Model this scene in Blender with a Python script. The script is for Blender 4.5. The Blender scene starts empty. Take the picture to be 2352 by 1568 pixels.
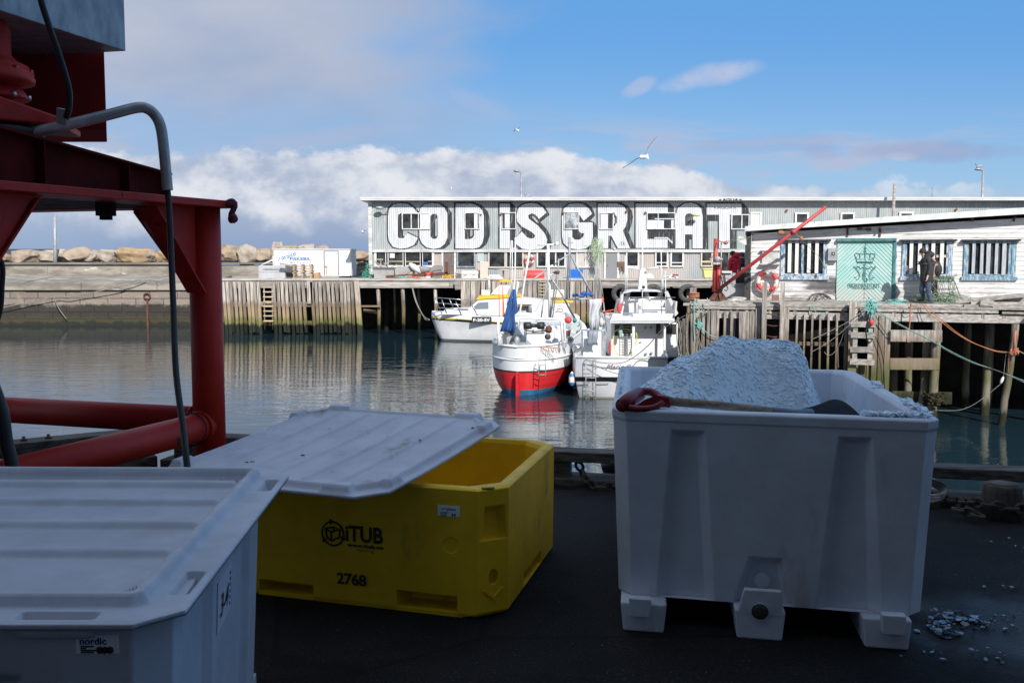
import bpy, bmesh, math, random
from mathutils import Vector, Matrix, noise
from mathutils.geometry import tessellate_polygon
R = math.radians
rnd = random.Random(7)
SC = bpy.context.scene
COL = SC.collection
# ---------------------------------------------------------------- camera
EYE = 1.53
HZ = 591.0                       # row of the horizon in a 2352 x 1568 picture
FPX = 35.0/36.0*2352
TH = math.atan((HZ-784)/FPX)     # negative: camera tilted down
cam_d = bpy.data.cameras.new('camera'); cam = bpy.data.objects.new('camera', cam_d); COL.objects.link(cam)
cam_d.lens = 35.0; cam_d.sensor_width = 36.0; cam_d.clip_start = 0.05; cam_d.clip_end = 4000
cam.location = (0, 0, EYE); cam.rotation_euler = (R(90)+TH, 0, 0)
SC.camera = cam
# ---------------------------------------------------------------- light
SUN_EL = R(35); SUN_AZ = R(19)   # sun behind the camera, to the right
sun_d = bpy.data.lights.new('sun', 'SUN'); sun = bpy.data.objects.new('sun', sun_d); COL.objects.link(sun)
sun_d.energy = 4.6; sun_d.angle = R(0.5); sun_d.color = (1.0, 0.96, 0.90)
tosun = Vector((math.sin(SUN_AZ)*math.cos(SUN_EL), -math.cos(SUN_AZ)*math.cos(SUN_EL), math.sin(SUN_EL)))
sun.rotation_euler = tosun.to_track_quat('Z', 'Y').to_euler()
sun.location = (6, -10, 30)
SC.view_settings.view_transform = 'Standard'; SC.view_settings.look = 'None'
SC.view_settings.exposure = 0.2; SC.view_settings.gamma = 1.0
# ---------------------------------------------------------------- node helper
class NB:
    def __init__(s, tree): s.t = tree; s.n = tree.nodes; s.l = tree.links
    def node(s, typ, **kw):
        n = s.n.new(typ)
        for k, v in kw.items():
            if k == 'inp':
                for a, b in v.items(): s.put(n.inputs[a], b)
            else: setattr(n, k, v)
        return n
    def put(s, sock, v):
        if isinstance(v, bpy.types.NodeSocket): s.l.new(v, sock)
        elif isinstance(v, bpy.types.Node): s.l.new(v.outputs[0], sock)
        else:
            if sock.type == 'RGBA' and hasattr(v, '__len__') and len(v) == 3: v = (*v, 1)
            sock.default_value = v
    def math(s, op, a, b=0.0, c=None, clamp=False):
        n = s.node('ShaderNodeMath', operation=op, use_clamp=clamp); s.put(n.inputs[0], a); s.put(n.inputs[1], b)
        if c is not None: s.put(n.inputs[2], c)
        return n.outputs[0]
    def mix(s, f, a, b, blend='MIX'):
        n = s.node('ShaderNodeMix', data_type='RGBA', blend_type=blend)
        s.put(n.inputs[0], f); s.put(n.inputs[6], a); s.put(n.inputs[7], b); return n.outputs[2]
    def rng(s, v, a, b, c=0.0, d=1.0, smooth=True):
        n = s.node('ShaderNodeMapRange', interpolation_type='SMOOTHSTEP' if smooth else 'LINEAR')
        s.put(n.inputs[0], v); s.put(n.inputs[1], a); s.put(n.inputs[2], b); s.put(n.inputs[3], c); s.put(n.inputs[4], d); return n.outputs[0]
    def noise(s, vec, sc, det=5, rough=0.55, dist=0.0):
        n = s.node('ShaderNodeTexNoise'); s.put(n.inputs['Vector'], vec); n.inputs['Scale'].default_value = sc
        n.inputs['Detail'].default_value = det; n.inputs['Roughness'].default_value = rough; n.inputs['Distortion'].default_value = dist
        return n.outputs['Fac']
    def comb(s, x, y, z):
        n = s.node('ShaderNodeCombineXYZ'); s.put(n.inputs[0], x); s.put(n.inputs[1], y); s.put(n.inputs[2], z); return n.outputs[0]
    def sep(s, v):
        n = s.node('ShaderNodeSeparateXYZ'); s.put(n.inputs[0], v); return n.outputs
    def vmul(s, v, st):
        n = s.node('ShaderNodeVectorMath', operation='MULTIPLY'); s.put(n.inputs[0], v); n.inputs[1].default_value = st; return n.outputs[0]
# ---------------------------------------------------------------- world: sky texture with clouds by direction
world = bpy.data.worlds.new('World'); SC.world = world; world.use_nodes = True
w = NB(world.node_tree); w.n.clear()
sky = w.node('ShaderNodeTexSky', sky_type='NISHITA', sun_disc=False)
sky.sun_elevation = SUN_EL; sky.sun_rotation = R(180)-SUN_AZ
sky.altitude = 0; sky.air_density = 1.0; sky.dust_density = 0.4; sky.ozone_density = 2.0
d = w.node('ShaderNodeTexCoord').outputs['Generated']
dx, dy, dz = w.sep(d)
ay = w.math('MAXIMUM', w.math('ABSOLUTE', dy), 0.25)
U = w.math('DIVIDE', dx, ay); V = w.math('DIVIDE', w.math('MAXIMUM', dz, 0.0), ay)
def nz(su, sv, sc, det=6, rough=0.55, off=0.0, dist=0.0):
    return w.noise(w.comb(w.math('MULTIPLY', U, su), w.math('MULTIPLY', V, sv), off), sc, det, rough, dist)
n_big = nz(1, 2.2, 3.2, 7, 0.5, 3.1)
n_puff = nz(1, 1.4, 13, 9, 0.56, 1.7, 0.2)
n_puff2 = nz(1, 1.8, 42, 6, 0.6, 5.2)
n_wisp = nz(1, 4.5, 5.0, 8, 0.55, 9.4, 0.5)
S = 0.9/0.11
def cc(r, g, b, k=1.0): return (r*S*k, g*S*k, b*S*k)
base = w.mix(w.rng(V, 0.02, 0.24), cc(.29, .50, .76), cc(.095, .335, .74))          # tint of the clear part, laid over the sky texture
base = w.mix(0.82, sky.outputs[0], base)
# broad grey-lilac veil on the left
veil = w.math('MULTIPLY', w.rng(w.math('ADD', U, w.math('MULTIPLY', w.math('SUBTRACT', n_big, .5), 0.75)), 0.05, -0.16), w.rng(w.math('ADD', V, w.math('MULTIPLY', w.math('SUBTRACT', n_puff, .5), .07)), .115, .19, .45, 1.0))
veilc = w.mix(w.rng(n_big, .35, .68), cc(.33, .41, .58), cc(.50, .53, .63))
base = w.mix(w.math('MULTIPLY', veil, 0.96), base, veilc)
# thin streaks on the right
st = w.math('MULTIPLY', w.rng(n_wisp, .47, .62), w.math('MULTIPLY', w.rng(V, .02, .06), w.rng(V, .15, .10)))
base = w.mix(w.math('MULTIPLY', st, .85), base, cc(.46, .50, .66))
def blob(u0, v0, ru, rv, tilt):
    du = w.math('DIVIDE', w.math('SUBTRACT', U, u0), ru)
    dv = w.math('DIVIDE', w.math('SUBTRACT', w.math('SUBTRACT', V, v0), w.math('MULTIPLY', w.math('SUBTRACT', U, u0), tilt)), rv)
    r2 = w.math('ADD', w.math('MULTIPLY', du, du), w.math('MULTIPLY', dv, dv))
    return w.rng(w.math('ADD', r2, w.math('MULTIPLY', w.math('SUBTRACT', n_puff, .5), 2.6)), 1.1, 0.0)
for (bu, bv, ru, rv, tl, k, c_) in ((.195, .178, .055, .014, .18, .75, (.56, .58, .72)), (.127, .168, .020, .009, .4, .5, (.50, .54, .70)), (.385, .10, .02, .006, .0, .8, (.6, .62, .72)),
                        (.26, .112, .13, .010, .05, .45, (.34, .42, .64)), (.40, .105, .12, .012, .0, .6, (.30, .38, .60)), (-.20, .115, .13, .012, .12, .5, (.42, .48, .66)), (-.03, .15, .04, .012, -.3, .35, (.42, .5, .7))):
    base = w.mix(w.math('MULTIPLY', blob(bu, bv, ru, rv, tl), k), base, cc(*c_))
# cumulus bank along the horizon
top = w.math('ADD', w.rng(U, -.02, .30, .106, .072), w.math('MULTIPLY', w.math('SUBTRACT', n_puff, .5), .05))
top = w.math('ADD', top, w.math('MULTIPLY', w.math('SUBTRACT', n_puff2, .5), .016))
bank = w.math('MULTIPLY', w.rng(w.math('SUBTRACT', top, V), -.002, .006), w.rng(U, .52, .12, .42, 1.0))
bank = w.math('MULTIPLY', bank, w.rng(U, -.48, -.34, .75, 1.0))
puff = w.math('ADD', w.math('MULTIPLY', n_puff, .78), w.math('MULTIPLY', n_puff2, .22))
lit = w.math('MULTIPLY', w.rng(puff, .36, .60, .10, 1.0), w.rng(w.math('ADD', V, w.math('MULTIPLY', w.math('SUBTRACT', n_puff, .5), .09)), .022, .060))
bankc = w.mix(lit, w.mix(w.rng(V, .0, .05), cc(.27, .36, .55), cc(.36, .44, .60)), cc(.76, .78, .83))
base = w.mix(bank, base, bankc)
over = w.math('MAXIMUM', w.rng(dz, .42, .62), w.math('MULTIPLY', w.rng(dy, .12, -.2), w.rng(dz, .0, .1)))   # unseen broken cloud added overhead and behind the camera, for more neutral fill light
base = w.mix(w.math('MULTIPLY', over, w.rng(w.noise(d, 2.2, 5, .55), .34, .56, .35, .95)), base, cc(.46, .545, .70))
bg = w.node('ShaderNodeBackground'); w.put(bg.inputs[0], base); bg.inputs[1].default_value = 0.11
wo = w.node('ShaderNodeOutputWorld'); w.l.new(bg.outputs[0], wo.inputs[0])
# ---------------------------------------------------------------- picture geometry
ZM = {'R1': (0, 0, 1000/1568), 'R2': (0, 900, 1000/1493), 'R3': (800, 950, 900/2352), 'R4': (1400, 750, 900/2352), 'R5': (2200, 750, 900/2352),
      'R6': (3000, 750, 1096/2352), 'S1': (1650, 1000, 600/1447), 'S2': (2150, 1000, 650/1568), 'S3': (2650, 1100, 750/1960), 'S4': (3300, 1100, 796/1560),
      'S5': (2400, 1300, 1400/2352), 'S6': (0, 1600, 1200/1664), 'S7': (900, 1600, 1500/2080), 'S8': (2350, 1900, 1746/2352),
      'Z1': (3330, 950, 250/1782), 'Z2': (1230, 2040, 370/1706), 'Z3': (3600, 960, 300/1742), 'Z4': (1970, 950, 400/1334), 'Z5': (2420, 500, 280/2195),
      'Z6': (2300, 1100, 460/1803), 'Z7': (2780, 900, 340/1568), 'Z8': (3300, 1150, 796/2352), 'P': (0, 0, 4096/2352)}
def q(m, x, y):
    a, b, k = ZM[m]; f = 2352/4096
    return (a+x*k)*f, (b+y*k)*f
ct, sn = math.cos(TH), math.sin(TH)
def ray(px, py):
    u = (px-1176)/FPX; v = (py-784)/FPX
    return Vector((u, ct+v*sn, sn-v*ct))
def G(px, py, z=0.0):
    r_ = ray(px, py); t = (z-EYE)/r_.z; return Vector((0, 0, EYE))+r_*t
def W(px, py, Y):
    r_ = ray(px, py); t = Y/r_.y; return Vector((0, 0, EYE))+r_*t
def WQ(m, x, y, Y): return W(*q(m, x, y), Y)
class Frame:                     # a vertical plane: s runs along it, z up, o towards the camera
    def __init__(s, x, y, dx=1.0, dy=0.0):
        l = math.hypot(dx, dy); s.o = Vector((x, y, 0)); s.d = Vector((dx/l, dy/l, 0)); s.n = Vector((dy/l, -dx/l, 0))
    def hit(s, px, py, off=0.0):
        r_ = ray(px, py); c = Vector((0, 0, EYE)); o = s.o+s.n*off
        t = (o-c).dot(s.n)/r_.dot(s.n); p = c+r_*t
        return (p-s.o).dot(s.d), p.z
    def q(s, m, x, y, off=0.0): return s.hit(*q(m, x, y), off)
    def w(s, a, z, off=0.0): return s.o+s.d*a+s.n*off+Vector((0, 0, z))
    def rect(s, m, x0, y0, x1, y1, off=0.0):
        a = s.q(m, x0, y0, off); b = s.q(m, x1, y1, off)
        return min(a[0], b[0]), max(a[0], b[0]), min(a[1], b[1]), max(a[1], b[1])
def FY(Y): return Frame(0, Y)
# ---------------------------------------------------------------- mesh builder
class MB:
    def __init__(s): s.bm = bmesh.new(); s.tl = s.bm.faces.layers.float.new('tint'); s.mi = 0; s.sm = False
    def add(s, vs, fs, tint=None):
        t = rnd.random() if tint is None else tint
        bv = [s.bm.verts.new(v) for v in vs]
        for f in fs:
            try: fc = s.bm.faces.new([bv[i] for i in f])
            except ValueError: continue
            fc[s.tl] = t; fc.material_index = s.mi; fc.smooth = s.sm
        return s
    def hexa(s, p, tint=None):   # 8 points, bottom 4 then top 4
        return s.add(p, [(3, 2, 1, 0), (4, 5, 6, 7), (0, 1, 5, 4), (1, 2, 6, 5), (2, 3, 7, 6), (3, 0, 4, 7)], tint)
    def box(s, a, b, tint=None):
        x0, y0, z0 = a; x1, y1, z1 = b
        return s.hexa([(x0, y0, z0), (x1, y0, z0), (x1, y1, z0), (x0, y1, z0), (x0, y0, z1), (x1, y0, z1), (x1, y1, z1), (x0, y1, z1)], tint)
    def fb(s, f, s0, s1, z0, z1, o0, o1, tint=None):      # box in a frame; o0 nearer the wall, o1 nearer the camera
        w_ = f.w
        return s.hexa([w_(s0, z0, o1), w_(s1, z0, o1), w_(s1, z0, o0), w_(s0, z0, o0), w_(s0, z1, o1), w_(s1, z1, o1), w_(s1, z1, o0), w_(s0, z1, o0)], tint)
    def qb(s, f, m, x0, y0, x1, y1, o0, o1, tint=None):
        a, b, c, d_ = f.rect(m, x0, y0, x1, y1, o1); return s.fb(f, a, b, c, d_, o0, o1, tint)
    def beam(s, a, b, w_=0.1, h=0.1, up=(0, 0, 1), tint=None):
        a = Vector(a); b = Vector(b); t = (b-a).normalized(); up = Vector(up)
        if abs(t.dot(up)) > .98: up = Vector((0, 1, 0))
        sd = t.cross(up).normalized()*w_/2; u = sd.normalized().cross(t).normalized()*h/2
        return s.hexa([a-sd-u, a+sd-u, b+sd-u, b-sd-u, a-sd+u, a+sd+u, b+sd+u, b-sd+u], tint)
    def tube(s, pts, r, n=10, cap=True, closed=False, tint=None):
        P = [Vector(p) for p in pts]; m = len(P); rr = r if hasattr(r, '__len__') else [r]*m
        up = Vector((0, 0, 1)); vs = []; prev = None
        for i in range(m):
            if closed: t = P[(i+1) % m]-P[i-1]
            else: t = P[min(i+1, m-1)]-P[max(i-1, 0)]
            if t.length < 1e-9: t = Vector((0, 0, 1))
            t.normalize()
            if prev is None:
                a = Vector((1, 0, 0)) if abs(t.z) > .9 else up
                prev = t.cross(a).normalized()
            e = (prev-t*prev.dot(t)).normalized(); prev = e; g = t.cross(e)
            for k in range(n):
                an = 2*math.pi*k/n; vs.append(P[i]+(e*math.cos(an)+g*math.sin(an))*rr[i])
        fs = []
        for i in range(m if closed else m-1):
            j = (i+1) % m
            for k in range(n): fs.append((i*n+k, i*n+(k+1) % n, j*n+(k+1) % n, j*n+k))
        if cap and not closed: fs.append(tuple(range(n))[::-1]); fs.append(tuple((m-1)*n+k for k in range(n)))
        sm = s.sm; s.sm = n > 5; s.add(vs, fs, tint); s.sm = sm; return s
    def lathe(s, c, prof, n=24, ax=(0, 0, 1), tint=None, cap=True):
        ax = Vector(ax).normalized(); M_ = ax.to_track_quat('Z', 'Y').to_matrix(); c = Vector(c); vs = []
        for (r_, h) in prof:
            for k in range(n):
                an = 2*math.pi*k/n; vs.append(c+M_@Vector((r_*math.cos(an), r_*math.sin(an), h)))
        fs = []
        for i in range(len(prof)-1):
            for k in range(n): fs.append((i*n+k, i*n+(k+1) % n, (i+1)*n+(k+1) % n, (i+1)*n+k))
        if cap: fs.append(tuple(range(n))[::-1]); fs.append(tuple((len(prof)-1)*n+k for k in range(n)))
        sm = s.sm; s.sm = True; s.add(vs, fs, tint); s.sm = sm; return s
    def ell(s, c, r_, n=14, m=9, rot=None, tint=None, jit=0.0):
        vs = []; c = Vector(c); rot = rot or Matrix.Identity(3)
        if not hasattr(r_, '__len__'): r_ = (r_, r_, r_)
        for i in range(m+1):
            ph = math.pi*i/m
            for k in range(n):
                an = 2*math.pi*k/n; v = Vector((math.sin(ph)*math.cos(an)*r_[0], math.sin(ph)*math.sin(an)*r_[1], -math.cos(ph)*r_[2]))
                if jit: v *= 1+(noise.noise(v*3/max(r_)+c)*jit)
                vs.append(c+rot@v)
        fs = [(i*n+k, i*n+(k+1) % n, (i+1)*n+(k+1) % n, (i+1)*n+k) for i in range(m) for k in range(n)]
        sm = s.sm; s.sm = True; s.add(vs, fs, tint); s.sm = sm; return s
    def torus(s, c, R_, r_, ax=(0, 1, 0), n=28, m=10, a0=0, a1=None, tint=None):
        ax = Vector(ax).normalized(); M_ = ax.to_track_quat('Z', 'Y').to_matrix(); full = a1 is None; a1 = a0+2*math.pi if full else a1
        k = n if full else n+1
        pts = [Vector(c)+M_@Vector((R_*math.cos(a0+(a1-a0)*i/n), R_*math.sin(a0+(a1-a0)*i/n), 0)) for i in range(k)]
        return s.tube(pts, r_, m, cap=True, closed=full, tint=tint)
    def prism(s, fn, poly, o0, o1, holes=(), tint=None, sides=True, back=True):   # fn(a,b,o) -> point; o1 the front
        loops = [list(poly)]+[list(h) for h in holes]
        tris = tessellate_polygon([[Vector((a, b, 0)) for a, b in lp] for lp in loops])
        flat = [p for lp in loops for p in lp]; n = len(flat)
        vs = [fn(a, b, o1) for a, b in flat]+[fn(a, b, o0) for a, b in flat]
        fs = []
        area = sum(poly[i][0]*poly[(i+1) % len(poly)][1]-poly[(i+1) % len(poly)][0]*poly[i][1] for i in range(len(poly)))
        for t in tris:
            a, b, c = [flat[i] for i in t]
            cr = (b[0]-a[0])*(c[1]-a[1])-(b[1]-a[1])*(c[0]-a[0])
            t = tuple(t) if cr > 0 else tuple(t)[::-1]
            fs.append(t)
            if back: fs.append(tuple(n+i for i in t[::-1]))
        if sides:
            k = 0
            for lp in loops:
                m = len(lp)
                for i in range(m):
                    j = (i+1) % m; fs.append((k+j, k+i, n+k+i, n+k+j) if area > 0 else (k+i, k+j, n+k+j, n+k+i))
                k += m
        return s.add(vs, fs, tint)
    def build(s, name, mats, parent=None, bevel=0, recalc=True, mods=None, weld=False):
        if weld: bmesh.ops.remove_doubles(s.bm, verts=s.bm.verts, dist=0.0004)
        if recalc: bmesh.ops.recalc_face_normals(s.bm, faces=s.bm.faces)
        me = bpy.data.meshes.new(name)
        mats = mats if isinstance(mats, (list, tuple)) else [mats]
        for m in mats: me.materials.append(m)
        o = bpy.data.objects.new(name, me); COL.objects.link(o)
        if parent is not None:
            rt = parent
            while rt.parent: rt = rt.parent
            off = Vector(rt['_loc']); o.parent = parent
        else:
            vs = s.bm.verts; xs = [v.co.x for v in vs]; ys = [v.co.y for v in vs]; zs = [v.co.z for v in vs]
            off = Vector(((min(xs)+max(xs))/2, (min(ys)+max(ys))/2, min(zs))) if xs else Vector((0, 0, 0))
            o.location = off; o['_loc'] = tuple(off)
        bmesh.ops.translate(s.bm, verts=s.bm.verts, vec=-off)
        s.bm.to_mesh(me); s.bm.free()
        if bevel:
            b = o.modifiers.new('bevel', 'BEVEL'); b.width = bevel; b.segments = 3; b.limit_method = 'ANGLE'; b.angle_limit = R(25); b.harden_normals = False
        return o
def tag(o, label=None, cat=None, group=None, kind=None):
    if label: o['label'] = label
    if cat: o['category'] = cat
    if group: o['group'] = group
    if kind: o['kind'] = kind
    return o
def thing(name, label, cat, loc, group=None):
    o = bpy.data.objects.new(name, None); COL.objects.link(o); o.location = loc; o['_loc'] = tuple(loc); o.empty_display_size = .2
    return tag(o, label, cat, group)
def one(mb, name, mat, label, cat, group=None, **kw): return tag(mb.build(name, mat, None, **kw), label, cat, group)
def struct(mb, name, mat, kind='structure', **kw): return tag(mb.build(name, mat, None, **kw), kind=kind)
def dup(root, loc, rotz=0, label=None, group=None, scale=None):
    r_ = root.copy(); COL.objects.link(r_); r_.location = loc; r_.rotation_euler = (0, 0, rotz); r_['_loc'] = tuple(loc)
    if label: r_['label'] = label
    if group: r_['group'] = group
    if scale: r_.scale = scale
    for ch in [c for c in bpy.data.objects if c.parent == root]:
        c = ch.copy(); COL.objects.link(c); c.parent = r_
        for g in [k for k in bpy.data.objects if k.parent == ch]:
            e = g.copy(); COL.objects.link(e); e.parent = c
    return r_
def text(s, fn, s0, s1, z0, z1, off, mat, name, parent, bold=0.0, shear=0.0, depth=0.003, warp=None):
    cu = bpy.data.curves.new('t', 'FONT'); cu.body = s; cu.size = 1; cu.shear = shear; cu.offset = bold; cu.resolution_u = 6
    to = bpy.data.objects.new('t', cu); COL.objects.link(to)
    bpy.context.view_layer.update()
    me = bpy.data.meshes.new_from_object(to); COL.objects.unlink(to); bpy.data.objects.remove(to)
    xs = [v.co.x for v in me.vertices]; ys = [v.co.y for v in me.vertices]
    x0, x1, y0, y1 = min(xs), max(xs), min(ys), max(ys)
    mb = MB(); vs = []
    for v in me.vertices:
        a = (v.co.x-x0)/(x1-x0); b = (v.co.y-y0)/(y1-y0)
        if warp: a, b = warp(a, b)
        vs.append(fn(s0+(s1-s0)*a, z0+(z1-z0)*b, off))
    fs = [tuple(p.vertices) for p in me.polygons]
    mb.add(vs, fs, .5); bpy.data.meshes.remove(me)
    return mb.build(name, mat, parent, recalc=False)
# ---------------------------------------------------------------- materials
def M(name, c1, c2=None, sc=4.0, st=(1, 1, 1), lo=.38, hi=.62, rough=.6, metal=0.0, bump=0.0, bsc=None, bst=None, c3=None, t3=(.6, .66), sc3=3.0, st3=(1, 1, 1),
      tint=0.0, band=None, spec=None, grid=None, wave=None, emit=None, trans=0, sss=0, coat=0, pos=False, rough2=None):
    m = bpy.data.materials.new(name); m.use_nodes = True; b = NB(m.node_tree); b.n.clear()
    out = b.node('ShaderNodeOutputMaterial'); p = b.node('ShaderNodeBsdfPrincipled'); b.l.new(p.outputs[0], out.inputs[0])
    co = b.node('ShaderNodeNewGeometry').outputs['Position'] if (pos or band) else b.node('ShaderNodeTexCoord').outputs['Object']
    col = (*c1, 1)
    if c2 is not None:
        f = b.rng(b.noise(b.vmul(co, st), sc, 6, .6), lo, hi); col = b.mix(f, c1, c2)
    if band:                      # bands of growth by height above the water: list of (z, colour)
        z = b.sep(co)[2]; zz = b.math('ADD', z, b.math('MULTIPLY', b.math('SUBTRACT', b.noise(b.vmul(co, (3, 3, .8)), 1.6, 4, .6), .5), .9))
        for (zb, wd, cb, k) in band:
            f = b.math('MULTIPLY', b.rng(zz, zb+wd, zb-wd), k); col = b.mix(f, col, cb)
    if c3 is not None:
        f = b.rng(b.noise(b.vmul(co, st3), sc3, 8, .65), t3[0], t3[1]); col = b.mix(f, col, c3)
    if tint:
        a = b.node('ShaderNodeAttribute', attribute_name='tint').outputs['Fac']
        col = b.mix(1.0, col, b.comb(*[b.rng(a, 0, 1, 1-tint, 1+tint*.6, False)]*3), 'MULTIPLY')
    b.put(p.inputs['Base Color'], col); p.inputs['Metallic'].default_value = metal; p.inputs['Roughness'].default_value = rough
    if rough2 is not None: b.put(p.inputs['Roughness'], b.rng(b.noise(co, sc*2, 5, .6), .35, .65, rough, rough2))
    if spec is not None: p.inputs['Specular IOR Level'].default_value = spec
    if trans: p.inputs['Transmission Weight'].default_value = trans
    if sss: p.inputs['Subsurface Weight'].default_value = sss; p.inputs['Subsurface Radius'].default_value = (.04, .06, .09); p.inputs['Subsurface Scale'].default_value = 1
    if coat: p.inputs['Coat Weight'].default_value = coat
    if emit: b.put(p.inputs['Emission Color'], emit[0]); p.inputs['Emission Strength'].default_value = emit[1]
    nrm = None
    if bump:
        bn = b.node('ShaderNodeBump'); bn.inputs['Strength'].default_value = 1; bn.inputs['Distance'].default_value = bump
        b.put(bn.inputs['Height'], b.noise(b.vmul(co, bst or st), bsc or sc*2, 6, .6)); nrm = bn
    if wave:                      # corrugated or boarded: (axis, period, height, kind)
        ax, per, ht, kd = wave
        v = b.sep(co)[ax]; ph = b.math('DIVIDE', v, per)
        if kd == 'sin': h = b.math('MULTIPLY', b.math('SINE', b.math('MULTIPLY', ph, 2*math.pi)), .5)
        else: h = b.rng(b.math('FRACT', ph), 0, .10)
        bn = b.node('ShaderNodeBump'); bn.inputs['Strength'].default_value = 1; bn.inputs['Distance'].default_value = ht
        b.put(bn.inputs['Height'], h)
        if nrm: b.put(bn.inputs['Normal'], nrm.outputs[0])
        nrm = bn
        if kd == 'board':
            ln = b.rng(b.math('FRACT', ph), .0, .12, .55, 1.0); col2 = b.mix(1.0, col, b.comb(ln, ln, ln), 'MULTIPLY'); b.put(p.inputs['Base Color'], col2)
    if nrm: b.put(p.inputs['Normal'], nrm.outputs[0])
    return m
tide = [(-1.45, .22, (.17, .115, .085), .7), (-1.75, .3, (.34, .26, .14), .6), (-2.5, .22, (.15, .15, .05), .85), (-2.92, .12, (.022, .026, .02), 1.0)]
tide_r = [(-.95, .12, (.20, .13, .09), .55), (-1.25, .3, (.22, .17, .12), .75), (-1.9, .35, (.085, .095, .03), .85), (-2.8, .2, (.03, .035, .022), 1.0)]
WS = .15
wood_v = M('weathered_wood_upright', (.50, .45, .40), (.27, .235, .20), 1.3, (9, 9, .7), rough=.85, tint=.42, bump=.01, bsc=3, band=tide, spec=WS)
wood_h = M('weathered_wood_level', (.48, .45, .41), (.28, .26, .235), 1.3, (.7, 9, 9), rough=.85, tint=.3, bump=.01, bsc=3, pos=True, spec=WS)
wood_rv = M('grey_dock_wood_upright', (.47, .43, .385), (.24, .21, .18), 2.0, (9, 9, .7), rough=.85, tint=.32, bump=.008, bsc=4, band=tide_r, spec=WS)
wood_rh = M('grey_dock_wood_level', (.46, .43, .40), (.25, .23, .20), 2.0, (.7, 9, 9), rough=.85, tint=.25, bump=.008, bsc=4, pos=True, c3=(.30, .15, .07), t3=(.68, .74), sc3=1.4)
wood_pile = M('dock_pile_wood', (.30, .26, .22), (.13, .11, .09), 2.0, (8, 8, .7), rough=.9, tint=.25, bump=.012, bsc=4, band=[(-1.5, .3, (.10, .10, .04), .7), (-2.6, .2, (.22, .20, .16), .7), (-3.2, .15, (.03, .03, .02), 1)], spec=WS)
wood_near = M('dark_wet_timber', (.13, .12, .10), (.05, .046, .04), 3, (1.2, 6, 9), spec=.2, rough=.75, tint=.2, bump=.006, bsc=8)
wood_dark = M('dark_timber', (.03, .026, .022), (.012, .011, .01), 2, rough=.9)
fresh_wood = M('fresh_wood', (.62, .50, .33), (.48, .36, .22), 3, (1, 8, 8), rough=.8, tint=.2)
pallet_wood = M('pallet_wood', (.55, .43, .29), (.30, .22, .15), 4, (2, 6, 6), rough=.85, tint=.3)
white = M('white_gelcoat', (.80, .81, .82), (.72, .73, .74), 1.5, rough=.3, spec=.5)
white_dirty = M('white_painted_plank', (.76, .77, .77), (.60, .61, .60), 2.5, (1, 1, .4), rough=.5, c3=(.32, .27, .22), t3=(.66, .72), sc3=3)
off_white = M('cream_white', (.70, .69, .65), (.60, .59, .55), 3, rough=.6)
black = M('black_rubber', (.016, .016, .018), (.03, .03, .03), 8, rough=.5)
tyre_m = M('tyre_rubber', (.045, .045, .045), (.09, .09, .085), 6, rough=.8, bump=.01, bsc=15)
glass = M('dark_window_glass', (.012, .015, .018), (.06, .065, .065), 1.2, rough=.12, spec=.6)
steel = M('stainless_steel', (.62, .63, .65), (.45, .46, .48), 8, rough=.32, metal=.9)
alu = M('grey_metal', (.42, .43, .44), (.30, .31, .32), 5, rough=.5, metal=.3)
rust = M('rusty_steel', (.17, .065, .035), (.09, .04, .03), 6, rough=.85, bump=.005)
redpaint = M('red_crane_paint', (.50, .055, .055), (.42, .045, .045), 4, rough=.45, c3=(.6, .35, .32), t3=(.66, .70), sc3=8)
orange = M('orange_rubber', (.78, .13, .04), (.62, .09, .03), 4, rough=.6)
yellow = M('yellow_paint', (.80, .50, .03), rough=.45)
blue_cloth = M('blue_tarpaulin', (.035, .12, .34), (.02, .07, .22), 4, (1, 1, .4), rough=.75, bump=.03, bsc=5)
grey_cloth = M('grey_sailcloth', (.62, .64, .68), (.44, .46, .50), 3, (1, 1, .4), rough=.8, bump=.03, bsc=4)
teal_rope = M('teal_rope', (.25, .55, .50), (.14, .36, .33), 20, rough=.9)
grey_rope = M('grey_rope', (.30, .29, .26), (.17, .16, .14), 20, rough=.9)
orange_rope = M('orange_rope', (.52, .20, .10), (.36, .13, .07), 20, rough=.9)
ink = M('black_lettering', (.025, .025, .028), rough=.6)
ink_blue = M('blue_lettering', (.03, .16, .42), rough=.5)
ink_red = M('red_lettering', (.55, .03, .05), rough=.5)
ink_white = M('white_lettering', (.85, .85, .85), rough=.5)
rusty_orange = M('rusty_orange', (.42, .16, .06), (.25, .12, .06), 8, rough=.7)
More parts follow.
